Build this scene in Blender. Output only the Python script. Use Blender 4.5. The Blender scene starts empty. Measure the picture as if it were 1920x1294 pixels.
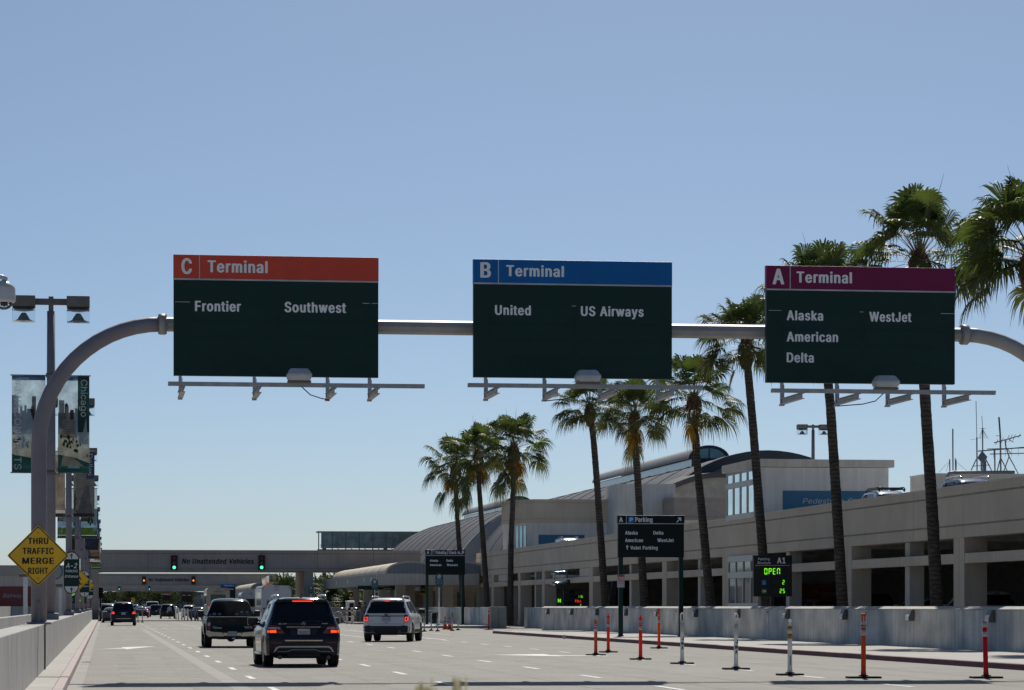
import bpy, bmesh, math, random
from math import sin, cos, pi, radians, atan, sqrt, tan
from mathutils import Vector, Matrix
from mathutils.bvhtree import BVHTree

# ---------------------------------------------------------------- camera, sky, sun, exposure
scene = bpy.context.scene
col = scene.collection
F, HZ, CX, VPX, CAMH = 5500.0, 1137.0, 960.0, 197.0, 1.53     # focal length etc. measured in photo pixels
TH = atan((CX - VPX) / F)
cam_d = bpy.data.cameras.new("camera")
cam = bpy.data.objects.new("camera", cam_d)
col.objects.link(cam)
cam.location = (0, 0, CAMH)
cam.rotation_euler = (pi / 2, 0, -TH)
cam_d.sensor_width = 36.0
cam_d.lens = 36.0 * F / 1920.0
cam_d.shift_y = (HZ - 647.0) / 1920.0
cam_d.clip_start = 0.5
cam_d.clip_end = 6000
cam_d.dof.use_dof = True
cam_d.dof.focus_distance = 85
cam_d.dof.aperture_fstop = 26.0
scene.camera = cam

SUN_EL, SUN_AZ = radians(44.0), radians(12.0)        # azimuth clockwise from +Y (the road)
w = bpy.data.worlds.new("World")
scene.world = w
w.use_nodes = True
nt = w.node_tree
bg = nt.nodes["Background"]
sky = nt.nodes.new("ShaderNodeTexSky")
sky.sky_type = 'NISHITA'
sky.sun_disc = False
sky.sun_elevation = SUN_EL
sky.sun_rotation = SUN_AZ
sky.altitude = 100
sky.air_density = 0.5
sky.dust_density = 1.1
sky.ozone_density = 8.0
tint = nt.nodes.new("ShaderNodeMixRGB"); tint.blend_type = 'MULTIPLY'; tint.inputs[0].default_value = 1
tint.inputs[2].default_value = (1.01, 1.055, 0.94, 1)
nt.links.new(sky.outputs[0], tint.inputs[1]); nt.links.new(tint.outputs[0], bg.inputs[0])
bg.inputs[1].default_value = 0.077
sun_d = bpy.data.lights.new("sun", 'SUN')
sun_d.energy = 4.2
sun_d.angle = radians(0.53)
sun_d.color = (1.0, 0.95, 0.87)
sun = bpy.data.objects.new("sun", sun_d)
col.objects.link(sun)
sd = Vector((sin(SUN_AZ) * cos(SUN_EL), cos(SUN_AZ) * cos(SUN_EL), sin(SUN_EL)))
sun.rotation_euler = sd.to_track_quat('Z', 'Y').to_euler()
sun.location = (10, 40, 60)
scene.view_settings.view_transform = 'Standard'
scene.view_settings.look = 'None'
scene.view_settings.exposure = 0.0
scene.view_settings.gamma = 1.0
scene.render.filter_size = 0.9
scene.cycles.max_bounces = 6
scene.cycles.transparent_max_bounces = 8
scene.cycles.sample_clamp_indirect = 4.0
scene.cycles.use_denoising = True

# ---------------------------------------------------------------- measuring the photo: pixel -> real place
RV = Vector((cos(TH), -sin(TH), 0))
AV = Vector((sin(TH), cos(TH), 0))
def at(px, py, dep):
    return RV * ((px - CX) * dep / F) + AV * dep + Vector((0, 0, CAMH + (HZ - py) * dep / F))
def gnd(px, py, z=0.0):
    return at(px, py, F * (CAMH - z) / (py - HZ))
def on_x(px, X, py=HZ):
    d = AV + RV * ((px - CX) / F)
    return at(px, py, X / d.x)
def on_y(px, Y, py=HZ):
    d = AV + RV * ((px - CX) / F)
    return at(px, py, Y / d.y)

# ---------------------------------------------------------------- materials
MATS = {}
def mat(name, c, rough=0.6, metal=0.0, var=0.12, scale=2.0, bump=0.0, bscale=30.0, streak=0.0, grain=0.0, spec=0.5, trans=0.0, coat=0.0, emit=0.0, var2=None):
    if name in MATS: return MATS[name]
    m = bpy.data.materials.new(name)
    m.use_nodes = True
    N, L = m.node_tree.nodes, m.node_tree.links
    b = N["Principled BSDF"]
    tc = N.new("ShaderNodeTexCoord")
    n1 = N.new("ShaderNodeTexNoise"); n1.inputs["Scale"].default_value = scale; n1.inputs["Detail"].default_value = 5
    L.new(tc.outputs["Object"], n1.inputs["Vector"])
    ramp = N.new("ShaderNodeValToRGB")
    lo = [max(0, v * (1 - var * 1.6)) for v in c]; hi = [min(1, v * (1 + var * 1.3)) for v in c]
    if var2: lo = list(var2)
    ramp.color_ramp.elements[0].position = 0.3; ramp.color_ramp.elements[1].position = 0.7
    ramp.color_ramp.elements[0].color = (*lo, 1); ramp.color_ramp.elements[1].color = (*hi, 1)
    L.new(n1.outputs["Fac"], ramp.inputs["Fac"])
    out = ramp.outputs["Color"]
    def mul(out, fac_out, lo_v, hi_v, p0=0.35, p1=0.65):
        r = N.new("ShaderNodeValToRGB")
        r.color_ramp.elements[0].position = p0; r.color_ramp.elements[1].position = p1
        r.color_ramp.elements[0].color = (lo_v, lo_v, lo_v, 1); r.color_ramp.elements[1].color = (hi_v, hi_v, hi_v, 1)
        L.new(fac_out, r.inputs["Fac"])
        mx = N.new("ShaderNodeMixRGB"); mx.blend_type = 'MULTIPLY'; mx.inputs[0].default_value = 1
        L.new(out, mx.inputs[1]); L.new(r.outputs["Color"], mx.inputs[2])
        return mx.outputs["Color"]
    if streak > 0:
        mp = N.new("ShaderNodeMapping"); mp.inputs["Scale"].default_value = (3.0, 3.0, 0.12)
        L.new(tc.outputs["Object"], mp.inputs["Vector"])
        n2 = N.new("ShaderNodeTexNoise"); n2.inputs["Scale"].default_value = 1.6; n2.inputs["Detail"].default_value = 6
        L.new(mp.outputs[0], n2.inputs["Vector"])
        out = mul(out, n2.outputs["Fac"], 1 - streak, 1.0)
    if grain > 0:
        n3 = N.new("ShaderNodeTexNoise"); n3.inputs["Scale"].default_value = 14; n3.inputs["Detail"].default_value = 8; n3.inputs["Roughness"].default_value = 0.8
        L.new(tc.outputs["Object"], n3.inputs["Vector"])
        out = mul(out, n3.outputs["Fac"], 1 - grain, 1.0)
    L.new(out, b.inputs["Base Color"])
    b.inputs["Roughness"].default_value = rough
    b.inputs["Metallic"].default_value = metal
    b.inputs["Specular IOR Level"].default_value = spec
    if coat: 
        b.inputs["Coat Weight"].default_value = coat; b.inputs["Coat Roughness"].default_value = 0.04
    if bump > 0:
        n4 = N.new("ShaderNodeTexNoise"); n4.inputs["Scale"].default_value = bscale; n4.inputs["Detail"].default_value = 6
        L.new(tc.outputs["Object"], n4.inputs["Vector"])
        bp = N.new("ShaderNodeBump"); bp.inputs["Strength"].default_value = bump; bp.inputs["Distance"].default_value = 0.02
        L.new(n4.outputs["Fac"], bp.inputs["Height"]); L.new(bp.outputs[0], b.inputs["Normal"])
    if emit > 0:
        b.inputs["Emission Color"].default_value = (*c, 1); b.inputs["Emission Strength"].default_value = emit
    if trans > 0:
        t = N.new("ShaderNodeBsdfTranslucent"); L.new(out, t.inputs["Color"])
        ms = N.new("ShaderNodeMixShader"); ms.inputs[0].default_value = trans
        L.new(b.outputs[0], ms.inputs[1]); L.new(t.outputs[0], ms.inputs[2])
        L.new(ms.outputs[0], N["Material Output"].inputs["Surface"])
    MATS[name] = m
    return m
def glass_clear(name):
    if name in MATS: return MATS[name]
    m = bpy.data.materials.new(name); m.use_nodes = True
    N, L = m.node_tree.nodes, m.node_tree.links
    t = N.new("ShaderNodeBsdfTransparent"); t.inputs[0].default_value = (0.93, 0.95, 0.96, 1)
    g = N.new("ShaderNodeBsdfGlossy"); g.inputs["Roughness"].default_value = 0.05
    fr = N.new("ShaderNodeFresnel"); fr.inputs[0].default_value = 1.5
    nz = N.new("ShaderNodeTexNoise"); nz.inputs["Scale"].default_value = 6
    ms = N.new("ShaderNodeMixShader")
    L.new(fr.outputs[0], ms.inputs[0]); L.new(t.outputs[0], ms.inputs[1]); L.new(g.outputs[0], ms.inputs[2])
    L.new(ms.outputs[0], N["Material Output"].inputs["Surface"])
    MATS[name] = m
    return m

CONC = mat("concrete_wall", (0.50, 0.485, 0.45), 0.85, var=0.10, scale=0.9, streak=0.22, grain=0.10, bump=0.15)
CONCR = mat("concrete_wall_weathered", (0.72, 0.70, 0.64), 0.85, var=0.20, scale=0.7, streak=0.20, grain=0.16, bump=0.2)
CONC_D = mat("dark_joint", (0.05, 0.05, 0.05), 0.9)
STUC = mat("stucco_taupe", (0.64, 0.555, 0.445), 0.85, var=0.06, scale=0.5, streak=0.08, grain=0.08, bump=0.15, bscale=60)
STUC_L = mat("stucco_light", (0.66, 0.62, 0.55), 0.85, var=0.06, scale=0.6, streak=0.12, grain=0.08, bump=0.15, bscale=60)
STUC_W = mat("stucco_white", (0.78, 0.765, 0.72), 0.85, var=0.07, scale=0.5, streak=0.12, grain=0.08)
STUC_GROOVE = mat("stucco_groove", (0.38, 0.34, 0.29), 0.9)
BRIDGE = mat("bridge_concrete", (0.47, 0.43, 0.39), 0.85, var=0.06, scale=0.6, streak=0.10, grain=0.08)
TAN = mat("tan_stone_and_shade", (0.46, 0.39, 0.31), 0.85, var=0.14, scale=2.5, grain=0.15)
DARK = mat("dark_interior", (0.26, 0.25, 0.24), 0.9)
SLAB = mat("garage_slab", (0.58, 0.56, 0.53), 0.9, grain=0.1)
STEEL = mat("galvanized_steel", (0.42, 0.43, 0.44), 0.5, 0.35, var=0.1, scale=5)
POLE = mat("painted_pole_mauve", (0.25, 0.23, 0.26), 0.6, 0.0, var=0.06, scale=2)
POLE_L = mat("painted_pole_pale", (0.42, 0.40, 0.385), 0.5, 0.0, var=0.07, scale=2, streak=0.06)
BRONZE = mat("bronze_box", (0.17, 0.16, 0.145), 0.55, 0.1, var=0.1, scale=4)
BLACKM = mat("black_metal", (0.018, 0.019, 0.02), 0.5)
RUBBER = mat("rubber", (0.014, 0.014, 0.014), 0.85, grain=0.2)
WHITE = mat("white_paint", (0.78, 0.78, 0.76), 0.5, var=0.06, scale=4)
WHITE_L = mat("white_lettering", (0.98, 0.985, 0.985), 0.45, var=0.01)
GREEN_S = mat("sign_dark_green", (0.010, 0.040, 0.033), 0.5, var=0.08, scale=1.2, spec=.25)
BLACK_S = mat("sign_black_green", (0.009, 0.016, 0.016), 0.5, var=0.08, scale=1.2, spec=.25)
INK = mat("black_ink", (0.012, 0.012, 0.012), 0.6)
YELLOW = mat("sign_yellow", (0.95, 0.55, 0.016), 0.45, var=0.05, scale=4)
RED_S = mat("sign_maroon", (0.20, 0.035, 0.032), 0.5, var=0.05)
CHROME = mat("chrome", (0.72, 0.72, 0.72), 0.12, 1.0, var=0.04)
GLASSB = mat("window_glass_blue", (0.05, 0.075, 0.085), 0.05, 0.0, spec=1.0, var=0.2, scale=0.8)
CLEAR = glass_clear("clear_acrylic")

# ---------------------------------------------------------------- mesh builder and object helpers
class MB:
    def __init__(s):
        s.bm = bmesh.new(); s.m = 0
    def face(s, pts):
        vs = [s.bm.verts.new(p) for p in pts]
        try:
            f = s.bm.faces.new(vs); f.material_index = s.m; return f
        except ValueError: return None
    def box(s, x0, x1, y0, y1, z0, z1, bev=0.0):
        r = bmesh.ops.create_cube(s.bm, size=1.0)
        M = Matrix.Translation(((x0 + x1) / 2, (y0 + y1) / 2, (z0 + z1) / 2)) @ Matrix.Diagonal((abs(x1 - x0), abs(y1 - y0), abs(z1 - z0), 1))
        bmesh.ops.transform(s.bm, matrix=M, verts=r['verts'])
        fs = list({f for v in r['verts'] for f in v.link_faces})
        for f in fs: f.material_index = s.m
        if bev > 0:
            es = list({e for v in r['verts'] for e in v.link_edges})
            rb = bmesh.ops.bevel(s.bm, geom=es, offset=bev, segments=2, affect='EDGES', profile=0.5)
            for f in rb['faces']: f.material_index = s.m
        return s
    def tube(s, pts, rad, n=12, cap=True, smooth=True):
        pts = [Vector(p) for p in pts]
        if not hasattr(rad, '__len__'): rad = [rad] * len(pts)
        rings = []
        prev = None
        for i, p in enumerate(pts):
            t = (pts[min(i + 1, len(pts) - 1)] - pts[max(i - 1, 0)]).normalized()
            if prev is None:
                a = Vector((1, 0, 0)) if abs(t.x) < 0.8 else Vector((0, 1, 0))
            else: a = prev
            u = (a - t * a.dot(t)).normalized(); v = t.cross(u); prev = u
            rings.append([s.bm.verts.new(p + (u * cos(2 * pi * k / n) + v * sin(2 * pi * k / n)) * rad[i]) for k in range(n)])
        for i in range(len(rings) - 1):
            for k in range(n):
                f = s.bm.faces.new((rings[i][k], rings[i][(k + 1) % n], rings[i + 1][(k + 1) % n], rings[i + 1][k]))
                f.material_index = s.m; f.smooth = smooth
        if cap:
            for r in (rings[0][::-1], rings[-1]):
                f = s.bm.faces.new(r); f.material_index = s.m
        return s
    def lathe(s, prof, c=(0, 0, 0), axis='Z', n=24, smooth=True):
        c = Vector(c); rings = []
        for r, h in prof:
            ring = []
            for k in range(n):
                a = 2 * pi * k / n
                if axis == 'Z': p = Vector((r * cos(a), r * sin(a), h))
                elif axis == 'X': p = Vector((h, r * cos(a), r * sin(a)))
                else: p = Vector((r * cos(a), h, r * sin(a)))
                ring.append(s.bm.verts.new(c + p))
            rings.append(ring)
        for i in range(len(rings) - 1):
            for k in range(n):
                f = s.bm.faces.new((rings[i][k], rings[i][(k + 1) % n], rings[i + 1][(k + 1) % n], rings[i + 1][k]))
                f.material_index = s.m; f.smooth = smooth
        for r in (rings[0][::-1], rings[-1]):
            try:
                f = s.bm.faces.new(r); f.material_index = s.m
            except ValueError: pass
        return s
    def prism(s, poly, d0, d1, axis='Y'):
        """outline in two axes, extruded along the third: Y -> poly is (x,z); X -> (y,z); Z -> (x,y)"""
        def P(a, b, d):
            return (a, d, b) if axis == 'Y' else ((d, a, b) if axis == 'X' else (a, b, d))
        A = [s.bm.verts.new(P(a, b, d0)) for a, b in poly]
        B = [s.bm.verts.new(P(a, b, d1)) for a, b in poly]
        n = len(poly)
        fs = [s.bm.faces.new(A), s.bm.faces.new(B[::-1])]
        for i in range(n):
            fs.append(s.bm.faces.new((A[i], B[i], B[(i + 1) % n], A[(i + 1) % n])))
        for f in fs: f.material_index = s.m
        return s
    def grid(s, fn, nu, nv, smooth=True):
        vs = [[s.bm.verts.new(fn(i / nu, j / nv)) for j in range(nv + 1)] for i in range(nu + 1)]
        for i in range(nu):
            for j in range(nv):
                f = s.bm.faces.new((vs[i][j], vs[i + 1][j], vs[i + 1][j + 1], vs[i][j + 1]))
                f.material_index = s.m; f.smooth = smooth
        return s
    def build(s, name, mats, parent=None, world=False, smooth=None, fix=True):
        if world and parent is not None:
            bmesh.ops.translate(s.bm, verts=s.bm.verts, vec=-wloc(parent))
        if fix: bmesh.ops.recalc_face_normals(s.bm, faces=s.bm.faces)
        me = bpy.data.meshes.new(name)
        s.bm.to_mesh(me); s.bm.free()
        for m in (mats if isinstance(mats, (list, tuple)) else [mats]): me.materials.append(m)
        if smooth:
            for p in me.polygons: p.use_smooth = True
        o = bpy.data.objects.new(name, me)
        col.objects.link(o)
        if parent is not None: o.parent = parent
        return o
def wloc(o):
    v = Vector((0, 0, 0))
    while o is not None:
        v = v + o.location; o = o.parent
    return v
def tag(o, label=None, cat=None, group=None, kind=None):
    if label: o['label'] = label
    if cat: o['category'] = cat
    if group: o['group'] = group
    if kind: o['kind'] = kind
    return o
def thing(name, label, cat, loc=(0, 0, 0), rz=0.0, group=None):
    o = bpy.data.objects.new(name, None); col.objects.link(o)
    o.location = loc; o.rotation_euler = (0, 0, rz); o.empty_display_size = 0.3
    return tag(o, label, cat, group)
def copy_tree(o, parent=None):
    c = o.copy(); col.objects.link(c)
    if parent is not None: c.parent = parent
    for ch in list(o.children): copy_tree(ch, c)
    return c
def dup(root, loc, label, rz=None, scale=None, group=None):
    c = copy_tree(root)
    c.location = loc
    if rz is not None: c.rotation_euler = (0, 0, rz)
    if scale: c.scale = (scale, scale, scale)
    c['label'] = label
    if group: c['group'] = group
    return c
def struct(name, mb, m, label=None):
    o = mb.build(name, m); o['kind'] = 'structure'
    return o

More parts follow.
